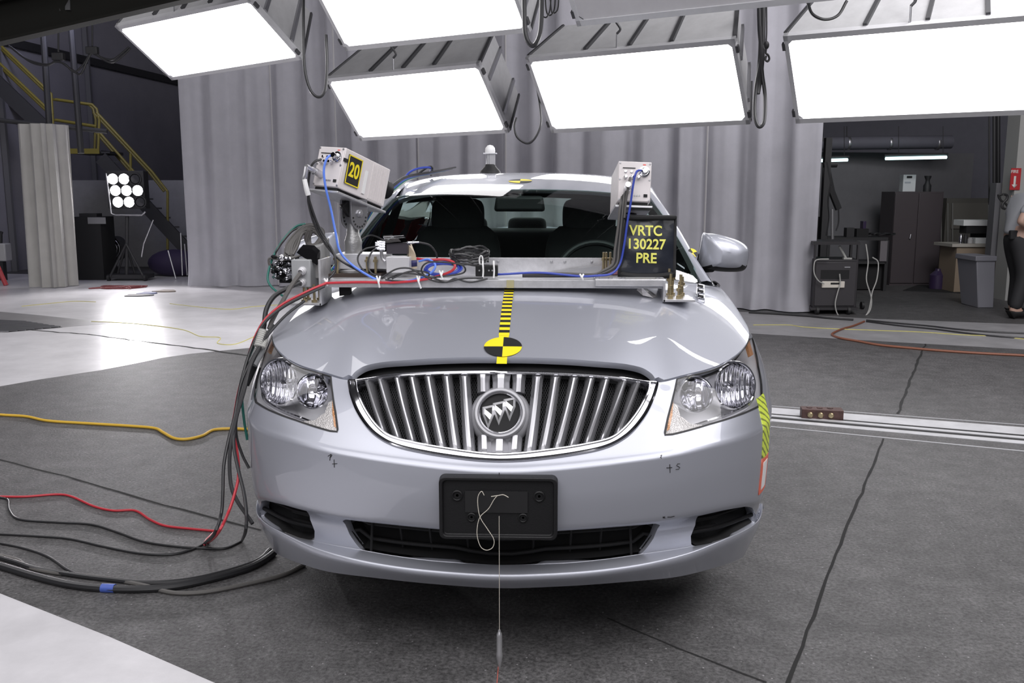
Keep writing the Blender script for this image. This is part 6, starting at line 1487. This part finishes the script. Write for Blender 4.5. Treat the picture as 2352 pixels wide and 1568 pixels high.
# --- multi-lamp work light on a stand
cW = ground(292, 645)
wlamp = thing('work_light', 'lit nine lamp work light on a wheeled stand at back left', 'work light', tuple(cW))
part_box('back_box', wlamp, M_dkst, 249, 392, 334, 479, cW + FWH * .02, .20, bevel=.01)
M_lamp = emit_mat('work_lamp_glow', (1, .97, 1), 40.0); M_lampoff = mat('unlit_lamp_glass', (.10, .10, .11), .15, .6)
for j in range(3):
    for i in range(3):
        x, y = 259 + i * 25.5 + j * 6, 411 + j * 26.5; off = (i == 2 and j in (0, 2)); q = atV(x, y, cW)
        mb = MB(); mb.lathe(q + FWH * .02, -FWH, [(.098, -.03), (.098, .025), (.082, .025), (.082, -.02)], 20, caps=False); mb.build('lamp_ring', M_dkst, wlamp)
        mb = MB(); mb.lathe(q + FWH * .02, -FWH, [(.080, 0), (.066, .022), (0, .030)], 20); mb.build('lamp_lens' , M_lampoff if off else M_lamp, wlamp)
part_tube('yoke', wlamp, M_steel, [(244, 398), (256, 490), (266, 494), (326, 494), (334, 486)], cW, .016)
part_tube('pole', wlamp, M_dkst, [(292, 492), (291, 630)], cW, .030, .06)
for x in (252, 268, 312, 330): part_tube('leg', wlamp, M_dkst, [(290, 560), (x, 636)], cW, .018, .0 if x in (252, 330) else .3)
part_box('base_frame', wlamp, M_dkst, 246, 631, 338, 640, cW, .3)
for x in (250, 334):
    mb = MB(); q = atV(x, 641, cW); q[2] = .05; mb.lathe(q - _rt * .02, _rt, [(.05, 0), (.05, .04)], 16); mb.build('wheel', M_rubber, wlamp)
def spot(name, loc, target, power, size, ang, col=(1, .97, 1)):
    l = bpy.data.lights.new(name, 'SPOT'); l.energy = power; l.spot_size = R(ang); l.spot_blend = .6; l.shadow_soft_size = size; l.color = col
    o = bpy.data.objects.new(name, l); COL.objects.link(o); o.location = loc; o.rotation_euler = (Vector(target) - Vector(loc)).to_track_quat('-Z', 'Y').to_euler(); return o
qL = atV(290, 437, cW) - FWH * .14
spot('work_light_beam', qL, (-2.4, 3.0, .2), 300, .12, 110)
# --- drum fan
cF = ground(268, 642) + FWH * .55
fan = thing('drum_fan', 'dark round drum fan on a stand below the work light', 'fan', tuple(cF))
q = atV(262, 570, cF); ax = -FWH * .95 - _rt * .3
mb = MB(); mb.lathe(q, ax, [(.17, -.12), (.20, -.10), (.20, .06), (.185, .06), (.17, -.10)], 32); mb.build('drum', M_dark, fan)
for rr in (.06, .11, .16):
    mb = MB(); e1, e2, _ = frame(ax); mb.tube([Vector(q) + Vector(ax).normalized() * .06 + e1 * rr * math.cos(a) + e2 * rr * math.sin(a) for a in np.linspace(0, 6.283, 28)[:-1]], .004, 5, closed=True); mb.build('guard_ring', M_steel, fan)
for k in range(4):
    a = k * math.pi / 2 + .4; mb = MB(); mb.bar(Vector(q) + (e1 * math.cos(a) + e2 * math.sin(a)) * .03, Vector(q) + (e1 * math.cos(a) + e2 * math.sin(a)) * .165, .09, .012); mb.build('blade', M_steel, fan)
for x in (246, 278): part_tube('leg', fan, M_dark, [(262, 595), (x, 640)], cF, .014, .02)
# --- dark equipment cabinet with a pale sign, and other dim kit
cC = ground(212, 646) + FWH * .2
kc = thing('equipment_cabinet', 'black equipment cabinet with a pale label behind the narrow curtain', 'cabinet', tuple(cC))
part_box('body', kc, M_blackm, 178, 498, 240, 645, cC, .5); part_box('label_plate', kc, mat('dim_label', (.20, .20, .21), .6), 202, 499, 243, 514, cC - FWH * .01, .012)
part_box('top_clutter', kc, M_dark, 182, 490, 222, 498, cC + FWH * .1, .2)
cT = ground(8, 642) - FWH * .2
wt = thing('wall_tank', 'small white tank on the partition at the far left edge', 'tank', tuple(cT)); part_box('tank', wt, mat('dull_white', (.42, .42, .42), .5), -16, 559, 14, 600, cT, .2, bevel=.02); part_tube('valve', wt, M_dark, [(2, 559), (2, 538), (4, 532)], cT, .025, .1); part_box('stand', wt, M_dark, -14, 600, 10, 645, cT + FWH * .04, .1)
cX = ground(8, 656)
ex_ = thing('red_cone', 'red slanting stand foot at the far left edge', 'stand', tuple(cX)); part_tube('foot', ex_, mat('red_paint', (.40, .04, .05), .5), [(-6, 610), (14, 655)], cX, .035)
cTr = ground(352, 642)
tr = thing('light_stand', 'folded light stand leaning at the foot of the stairs', 'stand', tuple(cTr))
for L in ([(386, 575), (404, 640)], [(415, 535), (419, 632)], [(424, 560), (430, 632)], [(352, 505), (330, 560), (325, 590)]): part_tube('strut', tr, M_satin if L[0][0] != 424 else M_steel, L, cTr, .012, .05)
cB = ground(395, 646) + FWH * .75
bg_ = thing('dark_bin', 'dark bundle of covered kit beside the long curtain', 'bundle', tuple(cB)); mb = MB(); q = atV(392, 620, cB); mb.sphere((q[0], q[1] + .2, .22), .42, 18, 10, (1.1, .6, .55)); mb.build('cover', mat('dark_purple_cover', (.03, .02, .06), .7), bg_)
for k, (x, y, col_, lab, sx) in enumerate(((275, 661, (.20, .04, .045), 'tangle of red cable on the floor under the work light', 45), (316, 679, (.012, .012, .014), 'flat black cloth lying on the white floor', 30), (338, 674, (.04, .05, .16), 'flat dark blue cloth lying on the white floor', 20), (380, 669, (.10, .07, .05), 'flat brown mat lying on the floor near the curtain', 25))):
    c = ground(x, y); mb = MB()
    if k == 0:
        mb.tube([c + np.array([.30 * math.cos(a * 2.3) * (1 + .2 * math.sin(a)), .22 * math.sin(a * 3.1), .012]) for a in np.linspace(0, 9, 120)], .008, 5)
    else:
        pts = [(c[0] + sx * .0058 * math.cos(a) * (1 + .25 * math.sin(3 * a + k)), c[1] + .16 * math.sin(a) * (1 + .2 * math.cos(2 * a))) for a in np.linspace(0, 2 * math.pi, 22)[:-1]]
        mb.prism(pts, (0, 0, 0), (1, 0, 0), (0, 1, 0), .0012, .012)
    tag(mb.build(('red_cable_tangle', 'black_cloth', 'blue_cloth', 'brown_mat')[k], mat('floor_item_%d' % k, col_, .7)), lab, ('cable', 'cloth', 'cloth', 'mat')[k])

# ================================================================== dim workroom on the right
cBW = ground(2050, 640)
# white lower wall panel and posts
wp0, wp1 = ground(1700, 648) + FWH * .3, ground(2236, 640) + FWH * .3
quadwall('trim_30', wp0[:2], wp1[:2], 0, 2.02, mat('workroom_wall', (.135, .135, .145), .7, noise=.05), .1)
cD = ground(2050, 645) - FWH * .05
du_ = thing('air_duct', 'round grey air duct along the back wall of the workroom', 'duct', tuple(atV(2020, 325, cD)))
mb = MB(); mb.tube(vt([(1780, 332), (2000, 328), (2185, 326)], cD, 0), .10, 16); mb.build('pipe', M_wallR, du_)
for x in (1945, 2040, 2150): 
    mb = MB(); a, b = vt([(x, 329), (x + 2, 329)], cD, 0); mb.lathe(a, b - a, [(.103, 0), (.106, .01), (.106, .03), (.103, .04)], 18); mb.build('joint_band', M_steel, du_)
part_tube('hanger', du_, M_dark, [(1945, 330), (1945, 290)], cD, .008)
M_tube = emit_mat('fluorescent_tube_glow', (.62, .95, .97), 3.2)
for k, (x0, x1, y0, y1) in enumerate(((1800, 1947, 371, 367), (2034, 2174, 364, 361))):
    c = ground(2050, 660); t = thing('fluorescent_lamp', ['lit fluorescent lamp cut by the dark hoist', 'lit fluorescent lamp above the dark cabinet'][k], 'lamp', tuple(atV((x0 + x1) / 2, y0, c)), 'workroom lamps')
    part_tube('tube', t, M_tube, [(x0, y0), (x1, y1)], c, .022)
    part_tube('reflector', t, M_dark, [(x0 - 3, y0 - 7), (x1 + 3, y1 - 7)], c, .020, .02)
    for x in (x0 + 30, x1 - 8): part_tube('chain', t, M_dark, [(x, y0 - 8), (x, 290)], c, .005, .02)
# tall dark cabinet
cK = ground(2096, 655)
cab = thing('storage_cabinet', 'tall dark two door storage cabinet in the workroom', 'cabinet', tuple(cK))
M_cab = mat('dark_cabinet_paint', (.055, .045, .050), .5)
part_box('body', cab, M_cab, 2042, 440, 2152, 655, cK, .5)
part_box('door', cab, M_cab, 2044, 444, 2096, 650, cK - FWH * .02, .02, .004); part_box('door', cab, M_cab, 2098, 444, 2150, 650, cK - FWH * .02, .02, .004)
part_tube('handle', cab, M_chrome, [(2092, 538), (2090, 548)], cK, .012, -.04)
cKu = cK + FWH * .15
wbx = thing('white_box', 'white carton with a dark slot on top of the tall cabinet', 'box', tuple(atV(2088, 440, cKu))); part_box('carton', wbx, mat('carton_white', (.55, .57, .58), .6), 2073, 401, 2102, 440, cKu, .14, .004); part_box('slot', wbx, M_blackm, 2083, 404, 2095, 409, cKu - FWH * .004, .01); part_box('print', wbx, mat('pale_print', (.32, .35, .38), .6), 2078, 417, 2092, 421, cKu - FWH * .003, .008)
spb = thing('dark_bottle', 'dark flared bottle on top of the tall cabinet', 'bottle', tuple(atV(2129, 440, cKu))); q = atV(2129, 440, cKu + FWH * .05); mb = MB(); mb.lathe(q, (0, 0, 1), [(.055, 0), (.058, .09), (.035, .13), (.03, .17), (.05, .22), (.05, .235), (0, .235)], 18); mb.build('bottle', M_dark, spb)
# olive framed locker / glazed case behind the counter
cL = ground(2220, 660) + FWH * .6
lk = thing('glazed_locker', 'dull olive locker with pale edges behind the coffee counter', 'locker', tuple(cL))
M_ol = mat('olive_panel', (.085, .082, .072), .6)
part_box('body', lk, M_ol, 2160, 455, 2272, 655, cL, .4); part_box('upper_panel', lk, mat('olive_panel_light', (.11, .105, .092), .6), 2184, 466, 2268, 525, cL - FWH * .02, .02)
for x in (2162, 2177, 2188, 2270): part_tube('edge_strip', lk, mat('pale_edge', (.17, .17, .16), .5), [(x, 466), (x, 660)], cL, .010, -.02)
# coffee counter
cQ = ground(2230, 672)
ct = thing('counter', 'small beige counter with a pale top in the workroom', 'counter', tuple(cQ))
part_box('body', ct, mat('beige_laminate', (.26, .205, .15), .5), 2190, 566, 2282, 672, cQ, .5); part_box('worktop', ct, mat('pale_worktop', (.40, .38, .34), .5), 2187, 560, 2286, 567, cQ - FWH * .03, .56)
cQ2 = cQ + FWH * .12
cm = thing('coffee_machine', 'black coffee machine with a white top on the beige counter', 'coffee machine', tuple(atV(2246, 560, cQ2)))
part_box('body', cm, M_blackm, 2240, 518, 2283, 560, cQ2 + FWH * .14, .16); part_box('head', cm, mat('machine_white', (.72, .74, .74), .5), 2213, 505, 2281, 518.5, cQ2, .30, .004); part_box('brew_unit', cm, M_blackm, 2219, 519, 2281, 536, cQ2 + FWH * .02, .2); part_box('base', cm, mat('machine_white', (.72, .74, .74), .5), 2240, 546, 2276, 560, cQ2, .14, .004)
for k, (x, w_, h0) in enumerate(((2206, .018, 537), (2217, .02, 538), (2228, .03, 545))):
    t = thing(('steel_flask', 'dark_jar', 'pale_cup')[k], ('slim shiny flask on the beige counter', 'dark jar between the flask and the cup', 'pale cup beside the coffee machine')[k], ('flask', 'jar', 'cup')[k], tuple(atV(x, 560, cQ2))); q = atV(x, 560, cQ2); h = atV(x, h0, cQ2)[2] - q[2]
    mb = MB(); mb.lathe(q, (0, 0, 1), [(w_ * 1.3, 0), (w_ * 1.35, h * .7), (w_, h * .8), (w_, h), (0, h)], 14); mb.build('vessel', (M_chrome, M_dark, mat('dull_white', (.42, .42, .42), .5))[k], t)
# grey waste bin
cN = ground(2262, 707)
bn = thing('waste_bin', 'tall grey plastic waste bin in front of the beige counter', 'bin', tuple(cN)); mb = MB()
f = [atV(x, y, cN) for x, y in ((2246, 707), (2282, 707), (2287, 592), (2243, 592))]
mb.hexa([f[0], f[1], f[1] + FWH * .42, f[0] + FWH * .42, f[3], f[2], f[2] + FWH * .5, f[3] + FWH * .5]); mb.build('body', mat('bin_grey', (.23, .23, .26), .5), bn, bevel=.01); part_box('rim', bn, mat('bin_grey', (.23, .23, .26), .5), 2241, 588, 2290, 600, cN - FWH * .015, .52, .008)
# floor mat, purple bottles
cm0 = [G2(2074, 668), G2(2290, 677), G2(2290, 662), G2(2110, 655)]
mb = MB(); mb.prism(cm0, (0, 0, 0), (1, 0, 0), (0, 1, 0), .0, .012); tag(mb.build('floor_mat', M_blackm), 'black rubber mat on the floor before the beige counter', 'mat')
for k, x in enumerate((2150, 2170)):
    c = ground(x, 664) - FWH * (.02 + .30 * k); t = thing('water_bottle', ['large dark purple bottle on the floor beside the tall cabinet', 'smaller dark purple bottle on the floor beside the counter'][k], 'bottle', tuple(c)); hh, rr = ((.30, .11), (.26, .07))[k]
    mb = MB(); mb.lathe(c, (0, 0, 1), [(rr, .013), (rr, hh * .7), (rr * .4, hh * .9), (rr * .35, hh), (0, hh)], 18); mb.build('bottle', mat('dark_purple', (.035, .022, .06), .35), t)
# dark workbench with clutter
cE = ground(1970, 668)
wbn = thing('workbench', 'dark cluttered workbench between the cart and the tall cabinet', 'workbench', tuple(cE))
part_box('top', wbn, M_dark, 1890, 545, 2040, 552, cE, .5); 
for x in (1894, 2028): part_box('leg', wbn, M_dark, x, 552, x + 7, 668, cE, .06)
part_box('shelf', wbn, M_dark, 1892, 600, 2036, 606, cE, .45); part_box('back_box', wbn, M_blackm, 1896, 606, 2030, 664, cE + FWH * .1, .35)
for k, (x0, y0, x1, lab, nm) in enumerate(((1944, 523, 1962, 'dark carton on the left of the workbench', 'carton'), (1967, 525, 1995, 'low black tray on the workbench', 'tray'), (1981, 508, 1988, 'slim dark purple bottle standing in the bench tray', 'bottle'), (2002, 533, 2044, 'heap of black leads on the right end of the workbench', 'heap'))):
    c = cE + FWH * (.12 + .05 * k); t = thing({'carton': 'carton', 'tray': 'tray', 'bottle': 'slim_bottle', 'heap': 'lead_heap'}[nm], lab, nm, tuple(atV((x0 + x1) / 2, 545, c)))
    if nm == 'heap':
        mb = MB(); q = atV(2024, 541, c); mb.tube([q + _rt * .16 * math.cos(a * 1.7) + FWH * .1 * math.sin(a * 2.1) + np.array([0, 0, .015 + .02 * math.sin(a * 3.3) ** 2]) for a in np.linspace(0, 12, 120)], .010, 5); mb.build('lead', M_cable, t)
    else: part_box('body', t, (M_dark, M_blackm, mat('dark_purple', (.035, .022, .06), .35))[k], x0, y0, x1, 545, c, .12, .004)
bch = thing('bench_board', 'pale panel board leaning under the workbench', 'board', tuple(ground(2030, 664))); part_box('panel', bch, mat('dim_board', (.15, .14, .15), .6), 2020, 553, 2036, 600, cE - FWH * .02, .015)
# shop crane
cH = ground(1890, 690)
hc_ = thing('shop_crane', 'tall black shop crane behind the equipment cart', 'crane', tuple(cH))
part_box('mast', hc_, M_dark, 1878, 316, 1892, 690, cH, .09); part_box('boom', hc_, M_dark, 1850, 314, 1892, 325, cH, .09)
for L, r in (([(1896, 372), (1910, 440), (1926, 480)], .045), ([(1893, 385), (1893, 520)], .022), ([(1912, 480), (1912, 552)], .020), ([(1900, 378), (1922, 378)], .035)): part_tube('ram' if r == .020 else 'jib', hc_, M_satin if r == .020 else M_dark, L, cH, r, .04)
part_tube('hose', hc_, M_cable, [(1908, 420), (1902, 460), (1904, 500), (1898, 540)], cH, .009, 0, sm=6); part_tube('hose', hc_, M_cable, [(1926, 480), (1926, 510), (1920, 530)], cH, .009, 0, sm=6)
part_box('foot', hc_, M_dark, 1862, 682, 1905, 692, cH, .8); part_box('tool_rack', hc_, M_blackm, 1862, 498, 1900, 560, cH + FWH * .12, .12)
# equipment cart with monitor shelf
cG = ground(1918, 722)
cart = thing('equipment_cart', 'black wheeled equipment cart with a white power strip at the curtain end', 'cart', tuple(cG))
M_cart = mat('cart_black', (.030, .028, .031), .5)
part_box('body', cart, M_cart, 1866, 596, 1966, 706, cG, .5, .008, side=.10); part_box('front_panel', cart, mat('cart_face', (.045, .042, .046), .45), 1870, 602, 1962, 702, cG - FWH * .012, .012, .004)
part_box('recess', cart, M_blackm, 1885, 620, 1950, 640, cG - FWH * .016, .01)
part_box('top_shelf', cart, M_cart, 1868, 555, 1976, 562, cG, .6, side=.12)
for x in (1870, 1968): part_box('post', cart, M_cart, x, 562, x + 4, 598, cG, .03)
for dxx in (0, 1):
    mb = MB(); a = atV(1972, 562, cG) + FWH * .55 + _rt * (.12); b = np.array([a[0], a[1], .12]); mb.bar(a, b, .03, .03); mb.build('post', M_cart, cart) if dxx == 0 else None
part_box('bottom_rail', cart, M_cart, 1863, 706, 1970, 712, cG - FWH * .02, .6, side=.12)
for x, dz in ((1876, 0), (1948, 0), (1960, .5)):
    q = atV(x, 718, cG + FWH * dz); q = np.array([q[0] + (.1 if dz else 0), q[1], .045]); mb = MB(); mb.lathe(q - _rt * .015, _rt, [(.045, 0), (.045, .03)], 16); mb.build('caster', M_rubber, cart)
ps = part_box('power_strip', cart, mat('strip_white', (.66, .62, .55), .5), 1888, 646, 1940, 661, cG - FWH * .03, .03, .006); part_box('sockets', ps, M_blackm, 1908, 649, 1931, 653, cG - FWH * .033, .006)
part_box('badge', cart, M_satin, 1940, 612, 1953, 615, cG - FWH * .018, .006)
for lab, L in (('white lead looping from the cart top to its power strip', [(1900, 594), (1872, 596), (1866, 612), (1868, 630), (1878, 645), (1890, 650)]), ('pale lead hanging from the power strip to the floor', [(1925, 628), (1926, 650), (1920, 672), (1915, 695), (1918, 715), (1928, 731), (1938, 736)]), ('pale lead hanging inside the right side of the cart', [(1985, 560), (1990, 600), (1986, 640), (1994, 670), (1998, 690), (1994, 712), (1980, 728)]), ('pale lead hanging outside the right side of the cart', [(2000, 590), (2013, 602), (2010, 640), (2000, 668), (1996, 690), (1990, 715), (1976, 732)])):
    mb = MB(); mb.tube([p - FWH * .05 for p in vt(L, cG, 0)], .007, 6, sm=6); tag(mb.build('cart_lead', M_cablelg), lab, 'cable', 'leads on the cart')
tb = thing('grey_tube', 'slanting pale metal tube on the cart shelf', 'tube', tuple(atV(1935, 594, cG))); part_tube('tube', tb, M_cablelg, [(1928, 565), (1943, 593)], cG, .014, .1); part_box('foot', tb, M_cablelg, 1938, 592, 1957, 596, cG + FWH * .05, .05)
for k in range(2): pass
# white post with the fire sign
cP = ground(2335, 690)
po = thing('wall_post', 'white boxed post at the right edge carrying the red sign', 'post', tuple(cP)); part_box('post', po, mat('post_white', (.34, .34, .33), .6), 2308, 120, 2372, 690, cP, .3)
sg = thing('fire_sign', 'red sign with white lettering and a down arrow on the white post', 'sign', tuple(atV(2330, 436, cP)))
part_box('panel', sg, mat('sign_red', (.42, .025, .03), .5), 2319, 386, 2342, 436, cP - FWH * .012, .010)
q0 = atV(2330.5, 394, cP - FWH * .0125)
mb = MB(); add_text(mb, 'FIRE', .052, q0, tuple(_rt), (0, 0, 1), .001); mb.build('lettering', mat('sign_white', (.62, .60, .58), .6), sg, smooth=0)
qa = atV(2330.5, 418, cP - FWH * .0125); mb = MB(); Z_ = np.array([0, 0, 1.0])
mb.add([qa + _rt * x + Z_ * z - FWH * .002 for x, z in ((-.014, .075), (.014, .075), (.014, -.03), (.036, -.03), (0, -.08), (-.036, -.03), (-.014, -.03))], [tuple(range(7))]); mb.build('arrow', mat('sign_white', (.62, .60, .58), .6), sg, solid=.002)
hb = thing('strap_loop', 'black strap loop hanging beside the person', 'strap', tuple(atV(2305, 470, cP - FWH * .2)))
mb = MB(); mb.tube(vt([(2292, 449), (2304, 446), (2313, 449), (2312, 458), (2304, 466), (2302, 476), (2309, 480)], cP - FWH * .2, 0), .016, 6, sm=6); mb.tube(vt([(2293, 450), (2299, 460), (2308, 466), (2315, 474)], cP - FWH * .2, 0), .014, 6, sm=5); mb.build('strap', M_rubber, hb)
mb = MB(); a = vt([(2303, 447)], cP - FWH * .2, 0)[0]; mb.bar(a - FWH * .02, a + FWH * .24 + _rt * .14, .012, .012); mb.build('peg', M_dark, hb)
pq = thing('conduit', 'dark vertical conduits on the wall left of the white post', 'pipes', tuple(atV(2290, 400, cP + FWH * .5)))
for x, y1 in ((2272, 470), (2284, 420), (2293, 420)): part_tube('pipe', pq, M_dark, [(x, -900), (x, y1)], cP + FWH * .6, .025 if x > 2275 else .012)
gp = thing('wall_cabinet', 'grey flat wall cabinet between the locker and the white post', 'cabinet', tuple(atV(2295, 560, cP + FWH * .45))); part_box('body', gp, mat('dim_grey_cab', (.13, .13, .14), .6), 2274, 420, 2318, 600, cP + FWH * .35, .15)

# ================================================================== the person at the right edge
def skin(name, nodes, edges, m, parent, sub=2, root=0):
    me = bpy.data.meshes.new(name); names = list(nodes); ix = {n: i for i, n in enumerate(names)}; o0 = np.array(ORG[parent.name])
    me.from_pydata([tuple(np.array(nodes[n][0]) - o0) for n in names], [(ix[a], ix[b]) for a, b in edges], [])
    o = bpy.data.objects.new(name, me); COL.objects.link(o); 
    md = o.modifiers.new('skin', 'SKIN'); md.use_smooth_shade = True
    if not me.skin_vertices:
        bm = bmesh.new(); bm.from_mesh(me); bm.verts.layers.skin.verify(); bm.to_mesh(me); bm.free()
    sv = me.skin_vertices[0].data
    for i, n in enumerate(names):
        r = nodes[n][1]; sv[i].radius = r if isinstance(r, tuple) else (r, r); sv[i].use_root = (i == root)
    o.modifiers.new('sub', 'SUBSURF').levels = sub; o.modifiers['sub'].render_levels = sub
    me.materials.append(m)
    dg = bpy.context.evaluated_depsgraph_get(); m2 = bpy.data.meshes.new_from_object(o.evaluated_get(dg)); bpy.data.objects.remove(o)
    o = bpy.data.objects.new(name, m2); m2.name = name; COL.objects.link(o); o.parent = parent; m2.shade_smooth(); ORG[o.name] = tuple(o0)
    if not m2.materials: m2.materials.append(m)
    return o
c0 = ground(2318, 728); FX = _rt; LY = FWH     # he faces image right; his left side is away from the viewer
PE = thing('person', 'person in a grey short sleeved shirt and dark trousers facing right', 'person', tuple(c0))
def B(f, l, z): return c0 + FX * (f + .02) + LY * l + np.array([0, 0, z * .93])
sk = mat('skin', (.42, .27, .21), .55); shirt = mat('grey_shirt', (.30, .31, .33), .85, bump=.2, bscale=30); trou = mat('dark_trousers', (.018, .018, .020), .8); shoe = mat('black_shoe', (.012, .012, .012), .4); hairm = mat('dark_hair', (.04, .03, .025), .7)
body = {'pel': (B(0, 0, .95), .13), 'wai': (B(.0, 0, 1.10), .125), 'che': (B(.05, 0, 1.30), (.15, .115)), 'nec0': (B(.11, 0, 1.45), .065), 'nec': (B(.155, 0, 1.51), .052), 'jaw': (B(.205, 0, 1.57), .070), 'hea': (B(.215, 0, 1.65), .088), 'top': (B(.21, 0, 1.72), .066)}
E_ = [('pel', 'wai'), ('wai', 'che'), ('che', 'nec0'), ('nec0', 'nec'), ('nec', 'jaw'), ('jaw', 'hea'), ('hea', 'top')]
body['nose'] = (B(.315, 0, 1.605), .012); E_.append(('jaw', 'nose'))
for s, sfx in ((-1, 'r'), (1, 'l')):
    body.update({'sh' + sfx: (B(.05, s * .18, 1.39), .058), 'el' + sfx: (B(-.13 if s < 0 else .02, s * .235, 1.14), .044), 'wr' + sfx: (B(.16 if s < 0 else .22, s * .17, 1.06 if s < 0 else 1.10), .030), 'pa' + sfx: (B(.23 if s < 0 else .29, s * .15, 1.055 if s < 0 else 1.09), (.040, .020)),
        'hi' + sfx: (B(.0, s * .09, .88), .105), 'kn' + sfx: (B(.05 if s < 0 else .10, s * .11, .50), .062), 'an' + sfx: (B(-.04 if s < 0 else .08, s * .12, .09), .042), 'he' + sfx: (B(-.08 if s < 0 else .04, s * .12, .045), .036), 'to' + sfx: (B(.14 if s < 0 else .26, s * .13, .035), (.040, .026))})
    E_ += [('che', 'sh' + sfx), ('sh' + sfx, 'el' + sfx), ('el' + sfx, 'wr' + sfx), ('wr' + sfx, 'pa' + sfx), ('pel', 'hi' + sfx), ('hi' + sfx, 'kn' + sfx), ('kn' + sfx, 'an' + sfx), ('an' + sfx, 'he' + sfx), ('an' + sfx, 'to' + sfx)]
    pw0 = body['pa' + sfx][0]
    for k in range(4):
        a = 'f%d%s' % (k, sfx); z = .030 - .020 * k; Lf = (.034, .040, .038, .028)[k]
        body[a] = (pw0 + FX * .035 + np.array([0, 0, z]), .0095); body[a + 'm'] = (pw0 + FX * (.035 + Lf) + np.array([0, 0, z - .004]) - LY * s * .008, .0088); body[a + 't'] = (pw0 + FX * (.035 + Lf + .022) + np.array([0, 0, z - .014]) - LY * s * .026, .0078)
        E_ += [('pa' + sfx, a), (a, a + 'm'), (a + 'm', a + 't')]
    body['th' + sfx] = (pw0 + FX * .005 + np.array([0, 0, .045]) - LY * s * .02, .011); body['tt' + sfx] = (pw0 + FX * .045 + np.array([0, 0, .052]) - LY * s * .035, .009); E_ += [('pa' + sfx, 'th' + sfx), ('th' + sfx, 'tt' + sfx)]
skin('body', body, E_, sk, PE)
hd = body['hea'][0]
hair = MB(); hair.sphere(hd + np.array([0, 0, .03]) - FX * .012, .103, 20, 14, (1.0, .93, .95)); hair.v = [v for v in hair.v]; 
hair.f = [f for f in hair.f if np.mean([(np.array(hair.v[i]) - hd) @ FX * .9 - (np.array(hair.v[i])[2] - hd[2]) * .8 for i in f]) < .045]; hair.mi = [0] * len(hair.f); hair.build('hair', hairm, PE, solid=.012)
for s in (-1, 1):
    mb = MB(); mb.sphere(hd + LY * s * .088 - np.array([0, 0, .02]), .026, 10, 8, (.7, .35, 1.15)); mb.build('ear', sk, PE)
    mb = MB(); mb.sphere(hd + FX * .082 + LY * s * .032 - np.array([0, 0, .006]), .012, 10, 8); mb.build('eye', M_dark, PE)
mb = MB(); mb.tube([hd + FX * .078 + LY * q - np.array([0, 0, .085 + q * q * 4]) for q in (-.022, 0, .022)], .006, 6); mb.build('mouth', mat('lips', (.35, .16, .14), .5), PE)
sh = {'pel': (B(0, 0, .98), (.168, .148)), 'mid': (B(0, 0, 1.04), (.160, .142)), 'wai': (B(.0, 0, 1.14), (.150, .135)), 'che': (B(.04, 0, 1.30), (.165, .135)), 'nec': (B(.10, 0, 1.45), .082)}
SE = [('pel', 'mid'), ('mid', 'wai'), ('wai', 'che'), ('che', 'nec')]
for s, sfx in ((-1, 'r'), (1, 'l')):
    a, b = body['sh' + sfx][0], body['el' + sfx][0]; sh['s' + sfx] = (a, .078); sh['m' + sfx] = (a + (b - a) * .45, .072); sh['e' + sfx] = (a + (b - a) * .72, .070); SE += [('che', 's' + sfx), ('s' + sfx, 'm' + sfx), ('m' + sfx, 'e' + sfx)]
skin('shirt', sh, SE, shirt, PE)
tr_ = {'pel': (B(0, 0, .95), (.148, .138)), 'wst': (B(0, 0, 1.04), (.140, .130))}
TE = [('pel', 'wst')]
for s, sfx in ((-1, 'r'), (1, 'l')):
    tr_['h' + sfx] = (body['hi' + sfx][0], .118); tr_['k' + sfx] = (body['kn' + sfx][0], .085); tr_['a' + sfx] = (body['an' + sfx][0] + np.array([0, 0, .0]), .070); TE += [('pel', 'h' + sfx), ('h' + sfx, 'k' + sfx), ('k' + sfx, 'a' + sfx)]
skin('trousers', tr_, TE, trou, PE)
for sfx in 'rl': skin('shoe', {'an': (body['an' + sfx][0] - np.array([0, 0, .01]), .052), 'he': (body['he' + sfx][0] + np.array([0, 0, .004]), .046), 'to': (body['to' + sfx][0] + np.array([0, 0, .006]), (.052, .036))}, [('an', 'he'), ('an', 'to')], shoe, PE)
mb = MB(); q = B(-.11, -.10, .99); mb.box(q, (.08, .06, .10)); mb.build('belt_pouch', M_blackm, PE, bevel=.012)
